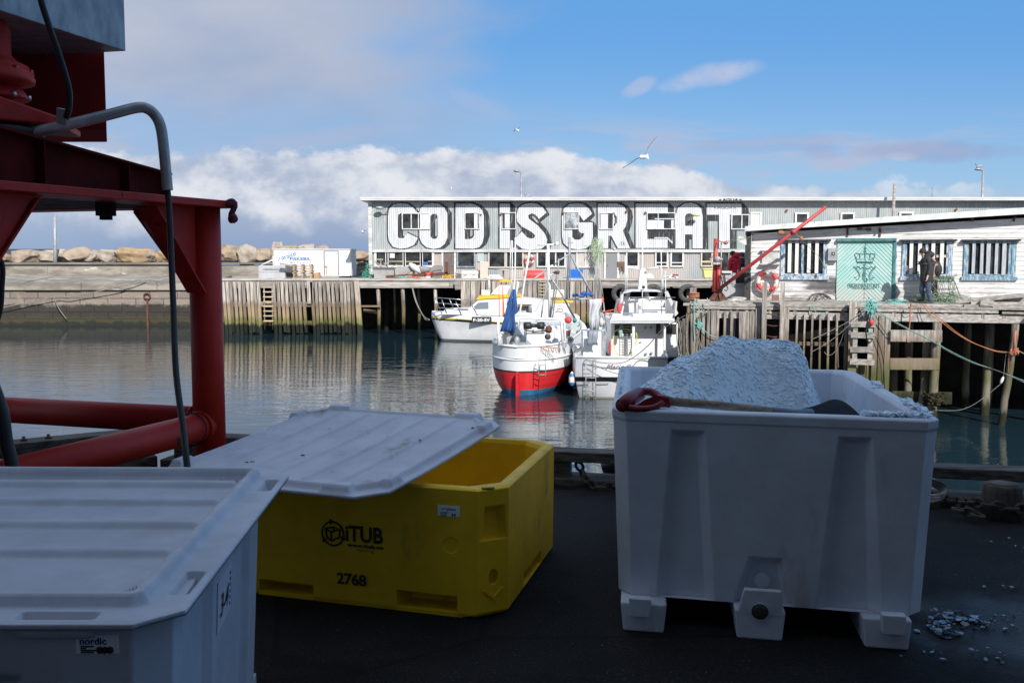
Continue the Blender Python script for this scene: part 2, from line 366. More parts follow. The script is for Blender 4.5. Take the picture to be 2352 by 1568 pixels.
# ================================================================ WATER AND GROUND
WZ = -3.6
def water_mat():
    m = bpy.data.materials.new('harbour_water'); m.use_nodes = True; b = NB(m.node_tree); b.n.clear()
    out = b.node('ShaderNodeOutputMaterial'); p = b.node('ShaderNodeBsdfPrincipled'); b.l.new(p.outputs[0], out.inputs[0])
    co = b.node('ShaderNodeNewGeometry').outputs['Position']
    p.inputs['Base Color'].default_value = (.012, .030, .040, 1); p.inputs['Roughness'].default_value = .02; p.inputs['IOR'].default_value = 1.42
    big = b.noise(b.vmul(co, (.03, .05, 1)), 1, 3, .5)
    calm = b.rng(big, .35, .65, .45, 1.0)
    y = b.sep(co)[1]
    calm = b.math('MULTIPLY', calm, b.rng(y, 75, 30, .35, 1.0))
    h1 = b.noise(b.vmul(co, (.55, 1.5, 1)), 1.0, 4, .5, .4)
    h2 = b.noise(b.vmul(co, (2.2, 5.0, 1)), 1.0, 3, .5, .3)
    h = b.math('ADD', b.math('MULTIPLY', h1, .040), b.math('MULTIPLY', h2, .0045))
    h = b.math('MULTIPLY', h, calm)
    bn = b.node('ShaderNodeBump'); bn.inputs['Strength'].default_value = 1; bn.inputs['Distance'].default_value = 1.0
    b.put(bn.inputs['Height'], h); b.put(p.inputs['Normal'], bn.outputs[0]); return m
mb = MB(); N = 2000
mb.add([(-N, -N, WZ), (N, -N, WZ), (N, N, WZ), (-N, N, WZ)], [(0, 1, 2, 3)]); struct(mb, 'water', water_mat())
# near quay: an asphalt sheet on a concrete body
E0 = Vector((.47, 6.6, 0)); ED = Vector((1, -.22, 0)).normalized(); EN = Vector((-.22, -1, 0)).normalized()
CORN = Vector((-2.75, 7.31, 0)); LD = Vector((-.83, -.56, 0)).normalized(); LN = Vector((.56, -.83, 0))
def edge(x, back): return E0+ED*((x-E0.x)/ED.x)+EN*back
asphalt = bpy.data.materials.new('asphalt'); asphalt.use_nodes = True
b = NB(asphalt.node_tree); b.n.clear(); out = b.node('ShaderNodeOutputMaterial'); p = b.node('ShaderNodeBsdfPrincipled'); b.l.new(p.outputs[0], out.inputs[0])
co = b.node('ShaderNodeNewGeometry').outputs['Position']
c = b.mix(b.rng(b.noise(co, 1.3, 5), .35, .65), (.007, .007, .0075), (.014, .0135, .013))
c = b.mix(b.rng(b.noise(co, 95, 2), .56, .70), c, (.045, .043, .04))
c = b.mix(b.rng(b.noise(co, 55, 3), .68, .72), c, (.13, .125, .12))
c = b.mix(b.rng(b.noise(co, .9, 7, .7), .50, .62), c, (.006, .006, .007))
vo = b.node('ShaderNodeTexVoronoi', feature='DISTANCE_TO_EDGE'); b.put(vo.inputs['Vector'], b.vmul(co, (1, .8, 1))); vo.inputs['Scale'].default_value = .55
c = b.mix(b.math('MULTIPLY', b.rng(b.math('ADD', vo.outputs['Distance'], b.math('MULTIPLY', b.noise(co, 5, 5), .02)), .019, .012), .7), c, (.003, .003, .003))
x_, y_, z_ = b.sep(co)
wet = b.math('MULTIPLY', b.rng(b.math('ADD', x_, b.math('MULTIPLY', b.noise(co, 1.6, 5), 1.6)), 2.35, 2.9), b.rng(b.math('ADD', y_, b.math('MULTIPLY', b.noise(co, 2.0, 5), 1.0)), 5.1, 4.6))
c = b.mix(b.math('MULTIPLY', wet, .6), c, (.010, .010, .012)); b.put(p.inputs['Base Color'], c)
b.put(p.inputs['Roughness'], b.math('SUBTRACT', .85, b.math('MULTIPLY', wet, .55))); p.inputs['Specular IOR Level'].default_value = .22
bn = b.node('ShaderNodeBump'); bn.inputs['Strength'].default_value = 1; bn.inputs['Distance'].default_value = .012
b.put(bn.inputs['Height'], b.noise(co, 70, 4, .7)); b.put(p.inputs['Normal'], bn.outputs[0])
mb = MB(); a = edge(24, .12); k = CORN+Vector((.05, -.16, 0)); l = CORN+LD*12+LN*.13
mb.prism(lambda x, y, o: Vector((x, y, o)), [(-26, -14), (24, -14), (a.x, a.y), (k.x, k.y), (l.x, l.y), (-26, l.y-1)], -.3, 0)
struct(mb, 'ground', asphalt)
conc_dark = M('dark_quay_concrete', (.07, .07, .065), (.04, .04, .035), 2, rough=.9, pos=True)
mb = MB(); a = edge(24, .5); k = CORN+Vector((.2, -.6, 0)); l = CORN+LD*12+LN*.6
mb.prism(lambda x, y, o: Vector((x, y, o)), [(-26, -14), (24, -14), (a.x, a.y), (k.x, k.y), (l.x, l.y), (-26, l.y-1)], -6, -.3)
struct(mb, 'quay_base', conc_dark)
# ---------------------------------------------------------------- the fish hall behind the camera, which shades this quay
hall_m = M('dark_cladding', (.24, .23, .21), (.18, .17, .16), 1, rough=.9)
t = thing('fish_hall', 'tall dark warehouse on the near quay, casting the shade over the tubs', 'warehouse', (0, -3.5, 0))
mb = MB(); mb.box((-18, -12, 0), (18, -1.2, 9.4)); mb.build('wall', hall_m, t)
mb = MB(); mb.box((-18.5, -12.5, 9.4), (18.5, .1, 9.75)); mb.build('roof', hall_m, t)
mb = MB(); mb.box((-1.4, -1.2, 0.02), (1.4, -1.12, 3.2)); mb.build('sliding_door', alu, t)
# ================================================================ FAR STONE QUAY (left)
stone = bpy.data.materials.new('quay_stone'); stone.use_nodes = True
b = NB(stone.node_tree); b.n.clear(); out = b.node('ShaderNodeOutputMaterial'); p = b.node('ShaderNodeBsdfPrincipled'); b.l.new(p.outputs[0], out.inputs[0])
co = b.node('ShaderNodeNewGeometry').outputs['Position']; x_, y_, z_ = b.sep(co)
br = b.node('ShaderNodeTexBrick'); b.put(br.inputs['Vector'], b.comb(x_, z_, 0)); br.inputs['Scale'].default_value = 1.0; br.offset = .5
br.inputs['Brick Width'].default_value = 2.1; br.inputs['Row Height'].default_value = .52; br.inputs['Mortar Size'].default_value = .035; br.inputs['Mortar Smooth'].default_value = .4
br.inputs['Color1'].default_value = (.19, .155, .135, 1); br.inputs['Color2'].default_value = (.27, .225, .185, 1); br.inputs['Mortar'].default_value = (.10, .09, .08, 1)
c = b.mix(b.rng(b.noise(co, 1.2, 7, .65), .5, .75), br.outputs[0], (.36, .32, .26))
zz = b.math('ADD', z_, b.math('MULTIPLY', b.math('SUBTRACT', b.noise(b.vmul(co, (1, 1, .6)), 1.4, 6, .7), .5), 1.1))
c = b.mix(b.rng(zz, -.75, -.95), (.10, .09, .08), c)
c = b.mix(b.math('MULTIPLY', b.rng(zz, -1.9, -2.2), .9), c, (.020, .018, .014))
c = b.mix(b.math('MULTIPLY', b.rng(zz, -2.85, -3.05), .7), c, (.06, .052, .025))
c = b.mix(b.rng(zz, -3.25, -3.4), c, (.02, .022, .015)); b.put(p.inputs['Base Color'], c); p.inputs['Roughness'].default_value = .9
bn = b.node('ShaderNodeBump'); bn.inputs['Distance'].default_value = .06; bn.inputs['Strength'].default_value = 1
b.put(bn.inputs['Height'], b.math('ADD', b.math('MULTIPLY', br.outputs['Fac'], -.6), b.noise(co, 3, 6, .7))); b.put(p.inputs['Normal'], bn.outputs[0])
conc = M('weathered_concrete', (.34, .31, .26), (.19, .17, .145), .9, (.5, 1, 1.6), rough=.9, bump=.04, bsc=3, pos=True, c3=(.55, .53, .50), t3=(.60, .66), sc3=1.3, st3=(.35, 1, 1.2))
F75, F82 = FY(75), FY(82)
xl, xr = -95, -22.6
zt = F75.q('R2', 500, 340)[1]
t = thing('stone_quay', 'long weathered stone quay wall on the far left, below a line of boulders', 'quay wall', (-50, 78, -3.6))
mb = MB(); mb.box((xl, 75, -4.5), (xr, 90, zt-.62)); mb.build('block_wall', stone, t)
mb = MB(); rr = random.Random(3)
x = xl
while x < xr:                    # concrete capping cast in bays
    L = min(rr.uniform(3.5, 6), xr-x); e = rr.uniform(-.05, .05)
    mb.hexa([(x+.03, 74.8+e, zt-.6), (x+L, 74.8+e, zt-.6), (x+L, 80.5, zt-.6), (x+.03, 80.5, zt-.6), (x+.03, 74.8+e, zt+e), (x+L, 74.8+e, zt+e*.5), (x+L, 80.5, .08+e), (x+.03, 80.5, .1+e)])
    x += L
mb.build('capping', conc, t)
mb = MB(); mb.box((xl, 80.5, -.6), (-11.2, 92, .02)); mb.build('terrace', conc, t)
mb = MB(); zp = F82.q('R2', 500, 238)[1]; x = xl
while x < -11.5:
    L = min(rr.uniform(4, 7), -11.5-x); e = rr.uniform(-.04, .04)
    mb.box((x+.02, 82+e, .02), (x+L, 83.2, zp+e)); x += L
mb.build('parapet', conc, t)
mb = MB(); x = xl
while x < -11.5:
    L = min(rr.uniform(4, 7), -11.5-x); mb.box((x+.02, 81.8, zp+.05), (x+L, 83.4, zp+.2)); x += L
mb.build('parapet_cap', M('parapet_cap', (.24, .22, .19), (.15, .14, .12), 1, (.3, 1, 1), rough=.9, pos=True), t)
# iron mooring ring on the wall
mb = MB(); x0, z0 = F75.q('R2', 882, 425); mb.torus((x0, 74.86, z0), .23, .06, (0, 1, .1)); mb.beam((x0, 74.9, z0-.2), (x0-.03, 74.9, z0-3.2), .13, .1)
one(mb, 'mooring_ring', rust, 'rusty iron mooring ring with a rust streak on the far stone wall', 'mooring ring')
# boulders
rock_m = [M('boulder_tan', (.40, .31, .21), (.27, .20, .14), .9, rough=.9, bump=.06, bsc=2.5), M('boulder_pink', (.38, .30, .23), (.27, .21, .16), .9, rough=.9, bump=.06, bsc=2.5),
          M('boulder_ochre', (.42, .30, .17), (.30, .20, .12), .9, rough=.9, bump=.06, bsc=2.5), M('boulder_pale', (.44, .38, .31), (.31, .26, .21), .9, rough=.9, bump=.06, bsc=2.5)]
def boulder(c, r_, seed, mat, label):
    mb = MB(); bm = mb.bm; bmesh.ops.create_icosphere(bm, subdivisions=4, radius=1); rr = random.Random(seed)
    planes = [(Vector((sx*1.0, rr.uniform(-.25, .25), rr.uniform(-.35, .35))).normalized(), rr.uniform(.72, .85)) for sx in (-1, 1)]+[(Vector((rr.uniform(-.3, .3), rr.uniform(-.4, .1), 1)).normalized(), rr.uniform(.62, .8)), (Vector((rr.uniform(-.3, .3), -1, rr.uniform(-.1, .4))).normalized(), .7)]
    for k in range(11):
        n = Vector((rr.uniform(-1, 1), rr.uniform(-1, 1), rr.uniform(-1, 1))).normalized(); planes.append((n, rr.uniform(.62, .86)))
    for v in bm.verts:
        p_ = v.co.copy()
        for n, h in planes:
            d_ = p_.dot(n)
            if d_ > h: p_ -= n*(d_-h)
        p_ += p_.normalized()*noise.noise(v.co*2.5+Vector((seed, 0, 0)))*.10
        v.co = Vector((p_.x*r_[0], p_.y*r_[1], p_.z*r_[2]))+c
    for f in bm.faces: f.smooth = False
    one(mb, 'boulder', mat, label, 'boulder', 'boulders on the breakwater')
BL = [('R2', 0, 60, 165, 222, 0), ('R2', 75, 222, 140, 222, 1), ('R2', 212, 385, 143, 222, 3), ('R2', 372, 530, 133, 220, 1), ('R2', 515, 580, 140, 218, 3), ('R2', 570, 712, 137, 218, 3),
      ('R2', 690, 890, 134, 216, 2), ('R2', 840, 925, 140, 216, 1), ('R2', 915, 1020, 135, 216, 2), ('R2', 1090, 1170, 150, 216, 0), ('R3', 130, 235, 180, 247, 1), ('R3', 200, 445, 68, 248, 0), ('R3', 400, 600, 70, 248, 3), ('R3', 590, 790, 95, 248, 1),
      ('R3', 755, 850, 42, 240, 3), ('R3', 845, 1025, 68, 240, 0), ('R3', 1035, 1215, 75, 240, 3), ('R3', 1205, 1340, 80, 240, 1), ('R3', 1380, 1520, 140, 240, 0), ('R3', 1500, 1640, 138, 240, 2), ('R3', 1600, 1790, 130, 245, 0)]
WHAT = ['tan boulder', 'pinkish grey boulder', 'ochre streaked boulder', 'pale cream boulder']
POS = ['at the left edge of the photo', 'second from the left, left of the lamp pole', 'just behind the thin lamp pole', 'right of the lamp pole', 'narrow one wedged left of a long pale one', 'long one left of the ochre one',
       'longest one under the red frame', 'small one beside the ochre one', 'left of the black hose', 'partly behind the red post', 'low one right beside the red post', 'large one right of the red post', 'next to the largest tan one', 'left of the white truck box',
       'tall pointed one behind the corner of the truck box', 'behind the blue script of the truck box', 'behind the middle of the truck box', 'above the truck box door', 'behind the right of the truck box', 'behind the right end of the truck box', 'between truck box and grey building']
F84 = FY(84.6)
for i, (m_, x0, x1, y0, y1, k) in enumerate(BL):
    a, b_, c_, d_ = F84.rect(m_, x0, y0, x1, y1)
    boulder(Vector(((a+b_)/2, 84.6+(i % 3)*.3, (c_+d_)/2-.15)), ((b_-a)*.74, 1.3, (d_-c_)*.74), 11+i*7, rock_m[k], WHAT[k]+' '+POS[i])
# distant shore
mb = MB(); mb.box((-1900, 1500, WZ-1), (-700, 1540, 14)); struct(mb, 'hills', M('far_shore', (.05, .07, .10), rough=1))
# ================================================================ FAR TIMBER QUAY
F67, F70 = FY(67), FY(70)
X0 = F67.q('R3', 150, 440)[0]; X1 = 26
t = thing('timber_quay', 'long grey timber quay on piles in front of the lettered building', 'quay', (0, 70, -3.6))
mb = MB(); x = X0
while x < X1:
    mb.box((x, 67.0, -.10), (x+.19, 92, -.001), rnd.random()); x += .2
mb.build('deck', wood_h, t)
mb = MB(); mb.box((X0, 66.92, -.02), (X1, 67.14, .14)); mb.build('kerb_rail', wood_h, t)
z0 = F67.q('R3', 1800, 525)[1]
mb = MB()
for a, b_ in ((X0, -11), (-11, -4.2), (-4.2, 3), (3, 10), (10, X1)): mb.box((a+.01, 66.93, -.42), (b_-.01, 67.2, -.12)); mb.box((a+.8, 66.96, z0), (b_+.6 if b_ < X1 else b_, 67.22, -.44))
mb.build('edge_beam', wood_h, t)
mb = MB()
xs = [213, 250, 290, 325, 370, 420, 460, 505, 545, 575, 615, 0, 0, 775, 820, 860, 905, 948, 990, 1033, 1078, 0, 1168, 1215, 1255, 1300, 1340, 1385, 1430, 1475, 1510, 1550, 1590]
rr = random.Random(5)
for k, x in enumerate(xs):
    if not x: continue
    a = F67.q('R3', x, 700)[0]; b_ = F67.q('R3', x+29, 700)[0]
    bot = F67.q('R3', x, 1000+rr.uniform(-15, 15))[1] if x != 1125 else 0
    lean = rr.uniform(-.05, .05)+.10; top = F67.q('R3', x, 462)[1]
    mb.hexa([(a+lean, 66.72, bot), (b_+lean, 66.72, bot), (b_+lean, 66.9, bot), (a+lean, 66.9, bot), (a-.05, 66.72, top), (b_-.05, 66.72, top), (b_-.05, 66.9, top), (a-.05, 66.9, top)])
a = F67.q('R3', 1615, 460)[0]; b_ = F67.q('R3', 1670, 1000)[0]
mb.hexa([(b_-.1, 66.7, -3.6), (b_+.25, 66.7, -3.6), (b_+.25, 66.9, -3.6), (b_-.1, 66.9, -3.6), (a, 66.7, -.05), (a+.33, 66.7, -.05), (a+.33, 66.9, -.05), (a, 66.9, -.05)])
a = F67.q('R3', 1125, 460)[0]; mb.box((a, 66.72, F67.q('R3', 0, 690)[1]), (a+.36, 66.9, -.05))
mb.build('fender_board', wood_v, t)
mb = MB(); zz = F67.q('R3', 0, 690)[1]; mb.box((X0, 66.92, zz-.2), (-10.9, 67.15, zz+.12)); zz = F67.q('R3', 0, 885)[1]; mb.box((X0, 66.92, zz-.2), (-10.9, 67.15, zz+.1)); mb.build('waling', wood_v, t)
# piles under the open bays
for m_, x0, x1 in (('R3', 1840, 1880), ('R3', 2098, 2138), ('R4', 870, 905), ('R4', 400, 425), ('R4', 660, 695), ('R5', 1440, 1475), ('R5', 2100, 2140)):
    s0, _ = F67.q(m_, x0, 700); s1, _ = F67.q(m_, x1, 700)
    mb = MB(); dpt = 67.2 if m_ != 'R4' or x0 == 870 else 69.5
    mb.tube([((s0+s1)/2, dpt+.1, -4.2), ((s0+s1)/2+.03, dpt+.1, -2), ((s0+s1)/2-.02, dpt, -.3)], (s1-s0)/2, 10); mb.build('pile', wood_v, t)
for a in range(-9, 26, 4):
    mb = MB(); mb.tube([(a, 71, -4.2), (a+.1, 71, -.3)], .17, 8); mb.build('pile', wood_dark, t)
mb = MB()
a = F67.q('R3', 1650, 700); b_ = F67.q('R3', 1890, 740); mb.box((a[0], 66.9, b_[1]+.1), (b_[0], 67.0, a[1]-.05))
a = F67.q('R3', 1695, 765); b_ = F67.q('R3', 1840, 785); mb.beam((a[0], 67.6, a[1]), (b_[0], 67.6, b_[1]), .15, .2)
mb.build('brace', wood_v, t)
# close boarded middle bay
mb = MB(); rr = random.Random(9); s0 = F67.q('R4', 1162, 1000)[0]; s1 = F67.q('R5', 540, 1000)[0]; x = s0
while x < s1:
    wd = rr.uniform(.26, .36); mb.box((x, 66.72+rr.uniform(0, .03), -3.7), (min(x+wd, s1), 66.9, -.06)); x += wd+rr.choice([.02, .05, .07])
mb.build('boarding', wood_v, t)
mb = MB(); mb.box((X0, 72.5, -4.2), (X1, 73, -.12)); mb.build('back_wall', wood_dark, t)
a = F67.q('R4', 1095, 975); b_ = F67.q('R4', 1165, 1065)
mb = MB(); mb.beam((a[0]+.2, 66.6, a[1]), (b_[0]-.2, 66.6, b_[1]), .4, .08, up=(0, 1, 0)); mb.build('loose_board', wood_h, t)
# ladders on the far quay
def ladder(F, m_, x0, x1, ys, ybot, label, mat=fresh_wood, o=.32, rr_=.03):
    s0 = F.q(m_, x0, ys[0], o)[0]; s1 = F.q(m_, x1, ys[0], o)[0]; top = F.q(m_, x0, ys[0]-12, o)[1]; bot = F.q(m_, x0, ybot, o)[1]
    t = thing('ladder', label, 'ladder', F.w((s0+s1)/2, bot, o), 'ladders on the quays')
    for s_ in (s0, s1):
        mb = MB(); mb.fb(F, s_-rr_, s_+rr_, bot, top, o-.1, o); mb.build('rail', wood_v if mat is fresh_wood else mat, t)
    for y in ys:
        zz = F.q(m_, x0, y, o)[1]; mb = MB(); mb.fb(F, s0-rr_*2, s1+rr_*2, zz-rr_*1.3, zz+rr_*1.3, o+.005, o+.05); mb.build('rung', mat, t)
ladder(F67, 'R3', 668, 752, [520, 568, 620, 668, 718, 768, 818, 870], 960, 'wooden ladder with pale rungs on the far left timber quay')
ladder(F67, 'R4', 1985, 2040, [985, 1022, 1055, 1088, 1125], 1160, 'wooden ladder half hidden behind the boat masts', rr_=.02)
# tyres hung on the far quay
for i, (x, y, lb) in enumerate(((735, 1105, 'left tyre of the three on the far quay, behind the flybridge'), (1075, 1105, 'middle tyre of the three, seen through the flybridge frame'), (1432, 1105, 'right tyre of the three, beside the corner of the dock'))):
    s_, zz = F67.q('R5', x, y); mb = MB()
    mb.lathe((s_, 66.9, zz), [(.32, 0), (.50, -.02), (.62, .03), (.64, .12), (.62, .20), (.50, .26), (.32, .24), (.30, .12), (.32, 0)], 28, (0, -1, 0), cap=False)
    one(mb, 'tyre', tyre_m, 'black rubber '+lb, 'tyre', 'tyres hung as fenders on the far quay')
# ================================================================ THE LETTERED BUILDING
PER = .15
clad = M('corrugated_grey_green', (.41, .44, .445), (.32, .37, .37), .5, (1, 1, .5), rough=.55, wave=(0, PER, .035, 'sin'), pos=True, c3=(.52, .52, .50), t3=(.50, .68), sc3=1.6, st3=(3, 1, .35))
clad2 = M('corrugated_grey_pink', (.44, .43, .42), (.52, .45, .41), .35, (1, 1, .4), rough=.55, wave=(0, PER, .035, 'sin'), pos=True, c3=(.33, .38, .40), t3=(.5, .6), sc3=.5, st3=(.5, 1, .1))
mur_w = M('mural_white_paint', (.66, .68, .71), (.50, .53, .55), 1.1, (3.5, 1, .45), rough=.55, wave=(0, PER, .035, 'sin'), pos=True, lo=.45, hi=.75)
mur_b = M('mural_black_paint', (.035, .038, .04), (.30, .32, .33), 1.7, (5, 1, .5), lo=.52, hi=.72, rough=.55, wave=(0, PER, .035, 'sin'), pos=True)
trim_w = M('worn_white_trim', (.68, .68, .68), (.45, .44, .42), 1.2, (.5, 1, 2), rough=.6, pos=True)
frame_w = M('window_frame_white', (.74, .74, .73), (.58, .57, .55), 3, rough=.5)
bl = F70.q('R4', 205, 950)[0]; ztop = F70.q('R4', 700, 150)[1]; zmid = F70.q('R4', 700, 652)[1]; zrt = F70.q('R4', 700, 118)[1]
br_ = 62
t = thing('mural_building', 'long two storey corrugated building painted COD IS GREAT in huge letters', 'building', (5, 75, 0))
mb = MB(); mb.box((bl, 70, zmid), (br_, 78, ztop+.02)); mb.build('upper_wall', clad, t)
mb = MB(); mb.box((bl+.03, 70.05, 0), (br_, 78, zmid-.003)); mb.build('lower_wall', clad2, t)
mb = MB(); mb.box((bl-.03, 69.9, 0), (bl+.22, 70.02, ztop)); mb.build('corner_board', trim_w, t)
mb = MB(); mb.box((bl, 69.86, zmid-.16), (br_, 70.0, zmid)); mb.build('ledge', trim_w, t)
mb = MB(); mb.hexa([(bl-.5, 69.4, ztop+.06), (br_, 69.4, ztop+.02), (br_, 78.6, ztop+.02), (bl-.5, 78.6, ztop+.06), (bl-.5, 69.4, zrt), (br_, 69.4, zrt), (br_, 78.6, zrt+.1), (bl-.5, 78.6, zrt+.1)])
mb.build('roof', trim_w, t)
mb = MB(); mb.box((bl-.48, 69.33, ztop+.07), (br_, 69.39, ztop+.26)); mb.box((bl-.5, 69.3, zrt-.05), (br_, 69.42, zrt+.07)); mb.build('fascia', M('white_fascia', (.72, .72, .72), (.55, .55, .55), 1, (.3, 1, 1), rough=.6, pos=True), t)
def win(parent, F, m_, x0, y0, x1, y1, mull=(), bars=(), fm=frame_w, gm=glass, o=.0, fw=.10, label=None, name='window'):
    a, b_, c_, d_ = F.rect(m_, x0, y0, x1, y1, o)
    mb = MB(); mb.fb(F, a-fw, b_+fw, d_, d_+fw, o, o+.07); mb.fb(F, a-fw, b_+fw, c_-fw, c_, o, o+.07); mb.fb(F, a-fw, a, c_, d_, o, o+.07); mb.fb(F, b_, b_+fw, c_, d_, o, o+.07)
    for x in mull:
        s_ = F.q(m_, x, y0, o)[0]; mb.fb(F, s_-fw*.45, s_+fw*.45, c_, d_, o, o+.066)
    for y in bars:
        z_ = F.q(m_, x0, y, o)[1]; mb.fb(F, a, b_, z_-.03, z_+.03, o, o+.06)
    f = mb.build('window', fm, parent)
    if label: f['label'] = label
    mb = MB(); mb.fb(F, a, b_, c_, d_, o+.008, o+.02); mb.build('pane', gm, f)
    return f
blind = M('beige_blind', (.52, .50, .44), (.46, .44, .40), 2, rough=.7)
pw = M('whitened_pane', (.66, .70, .74), (.58, .62, .66), 2, rough=.35)
brown_door = M('brown_door', (.17, .13, .12), (.13, .10, .09), 3, (6, 1, .6), rough=.6)
grey_door = M('grey_door', (.22, .23, .24), rough=.5)
blue_frame = M('blue_window_frame', (.18, .27, .34), (.35, .38, .40), 4, rough=.6)
cream_frame = M('cream_window_frame', (.62, .55, .44), (.52, .47, .40), 3, rough=.6)
for (x0, x1) in ((277, 372), (402, 552), (583, 732), (762, 858)): win(t, F70, 'R4', x0, 674, x1, 812, fw=.16)
win(t, F70, 'R4', 1130, 672, 1296, 822, fm=blue_frame); win(t, F70, 'R4', 1458, 672, 1614, 826, fm=cream_frame); win(t, F70, 'R4', 1642, 672, 1800, 826, fm=cream_frame)
win(t, F70, 'R4', 1965, 676, 2240, 820, mull=(2052, 2150), label='window with heaped gear behind the glass')
win(t, F70, 'R5', 288, 677, 463, 824, mull=(372,), gm=blind, label='window with closed beige blinds'); win(t, F70, 'R5', 808, 680, 915, 818)
win(t, F70, 'R5', 1113, 682, 1218, 815, bars=(785,)); win(t, F70, 'R5', 1273, 682, 1380, 815, bars=(785,)); win(t, F70, 'R5', 1590, 682, 1684, 812, fm=cream_frame)
win(t, F70, 'R5', 1755, 682, 1862, 880, fm=cream_frame, fw=.12); win(t, F70, 'R5', 1890, 682, 2052, 880, fm=cream_frame, fw=.12)
# shelves, blinds and gear seen in the panes
def bits(m_, lst, mat, name, o=.03, n=t):
    for x0, y0, x1, y1 in lst:
        mb = MB(); mb.qb(F70, m_, x0, y0, x1, y1, o-.005, o); mb.build(name, mat, n)
bits('R4', [(280, 745, 345, 757), (405, 768, 552, 776), (585, 770, 730, 780), (765, 768, 856, 776)], fresh_wood, 'window_shelf')
bits('R4', [(415, 685, 468, 736)], off_white, 'paper_shade'); bits('R4', [(768, 768, 816, 808)], M('blue_plastic', (.03, .13, .55), rough=.4), 'blue_bag')
bits('R5', [(1590, 765, 1684, 785)], fresh_wood, 'window_shelf')
for (m_, x0, y0, x1, y1, mt) in (('R4', 975, 672, 1090, 948, brown_door), ('R5', 583, 672, 702, 948, grey_door)):
    a, b_, c_, d_ = F70.rect(m_, x0, y0, x1, y1); mb = MB(); mb.fb(F70, a, b_, .03, d_, 0, .05); dd = mb.build('door', mt, t)
    mb = MB(); mb.fb(F70, b_-.14 if m_ == 'R4' else a+.08, b_-.06 if m_ == 'R4' else a+.16, .95, 1.05, .05, .10); mb.build('handle', steel, dd)
    mb = MB(); mb.fb(F70, a-.13, a, .03, d_+.1, 0, .07); mb.fb(F70, b_, b_+.13, .03, d_+.1, 0, .07); mb.fb(F70, a, b_, d_, d_+.1, 0, .07); mb.build('door_frame', frame_w, dd)
# the lettering: black shadow shapes, white faces, black counters
def poly(m_, pts, o, mat_list, mat, name='painted_letter'):
    mb = MB(); P_ = [F70.q(m_, x, y) for x, y in pts]; mb.prism(F70.w, P_, o-.006, o); mat_list.append(mb.build(name, mat, t))
_l = []
poly('R4', [(383, 300), (395, 215), (440, 168), (540, 152), (620, 160), (690, 210), (725, 262), (725, 530), (700, 600), (610, 642), (520, 650), (440, 632), (392, 565), (383, 500)], .012, _l, mur_b, 'letter_shadow')
poly('R4', [(712, 280), (730, 210), (780, 165), (860, 152), (950, 160), (1030, 210), (1065, 270), (1068, 520), (1045, 590), (985, 640), (870, 650), (790, 635), (735, 585), (712, 520)], .020, _l, mur_b, 'letter_shadow')
poly('R4', [(1085, 152), (1290, 152), (1370, 180), (1440, 250), (1462, 320), (1462, 500), (1430, 590), (1370, 640), (1290, 648), (1085, 648)], .012, _l, mur_b, 'letter_shadow')
poly('R4', [(1548, 155), (1690, 155), (1728, 200), (1728, 600), (1700, 640), (1548, 640)], .012, _l, mur_b, 'letter_shadow')
poly('R4', [(1728, 300), (1745, 215), (1800, 165), (1880, 150), (1970, 152), (2040, 200), (2088, 285), (1990, 362), (2060, 440), (2105, 520), (2112, 590), (2085, 645), (1760, 648), (1722, 600), (1722, 540), (1795, 440), (1735, 365)], .016, _l, mur_b, 'letter_shadow')
poly('R5', [(112, 300), (128, 215), (190, 165), (280, 152), (370, 160), (440, 210), (472, 290), (420, 345), (470, 365), (484, 400), (484, 580), (440, 640), (300, 652), (190, 650), (125, 590), (112, 510)], .012, _l, mur_b, 'letter_shadow')
poly('R5', [(485, 155), (740, 155), (810, 190), (855, 240), (868, 310), (850, 400), (822, 470), (890, 640), (485, 640)], .016, _l, mur_b, 'letter_shadow')
poly('R5', [(880, 155), (1235, 155), (1295, 205), (1298, 640), (880, 640)], .012, _l, mur_b, 'letter_shadow')
poly('R5', [(1300, 300), (1325, 205), (1390, 160), (1480, 150), (1560, 165), (1620, 215), (1655, 300), (1655, 645), (1300, 645)], .018, _l, mur_b, 'letter_shadow')
poly('R5', [(1625, 155), (2010, 155), (2075, 225), (2080, 290), (1950, 290), (1950, 640), (1752, 640), (1752, 350), (1660, 350), (1625, 290)], .024, _l, mur_b, 'letter_shadow')
poly('R4', [(398, 300), (408, 230), (450, 180), (520, 165), (600, 172), (660, 210), (705, 262), (612, 302), (585, 275), (540, 265), (505, 285), (500, 300), (500, 515), (515, 530), (560, 530), (600, 475), (711, 528), (670, 600), (600, 632), (520, 640), (450, 620), (408, 560), (398, 500)], .036, _l, mur_w)
poly('R4', [(556, 430), (712, 430), (712, 515), (604, 462), (575, 515), (556, 505)], .020, _l, clad, 'letter_counter')
poly('R4', [(722, 280), (735, 220), (780, 175), (850, 162), (930, 170), (985, 210), (1018, 270), (1020, 520), (990, 590), (940, 630), (870, 642), (800, 625), (750, 580), (725, 520)], .036, _l, mur_w)
poly('R4', [(842, 300), (860, 278), (900, 275), (917, 300), (918, 510), (900, 535), (865, 535), (842, 510)], .045, _l, mur_b, 'letter_counter')
poly('R4', [(893, 335), (903, 320), (912, 330), (912, 500), (903, 515), (893, 505)], .053, _l, clad, 'letter_counter')
poly('R4', [(1103, 172), (1280, 170), (1340, 195), (1385, 245), (1400, 300), (1400, 510), (1385, 580), (1350, 625), (1290, 640), (1103, 636)], .036, _l, mur_w)
poly('R4', [(1202, 268), (1250, 268), (1285, 295), (1297, 330), (1297, 500), (1280, 530), (1250, 538), (1202, 538)], .045, _l, mur_b, 'letter_counter')
poly('R4', [(1258, 330), (1266, 322), (1280, 350), (1280, 500), (1262, 515), (1258, 505)], .053, _l, clad, 'letter_counter')
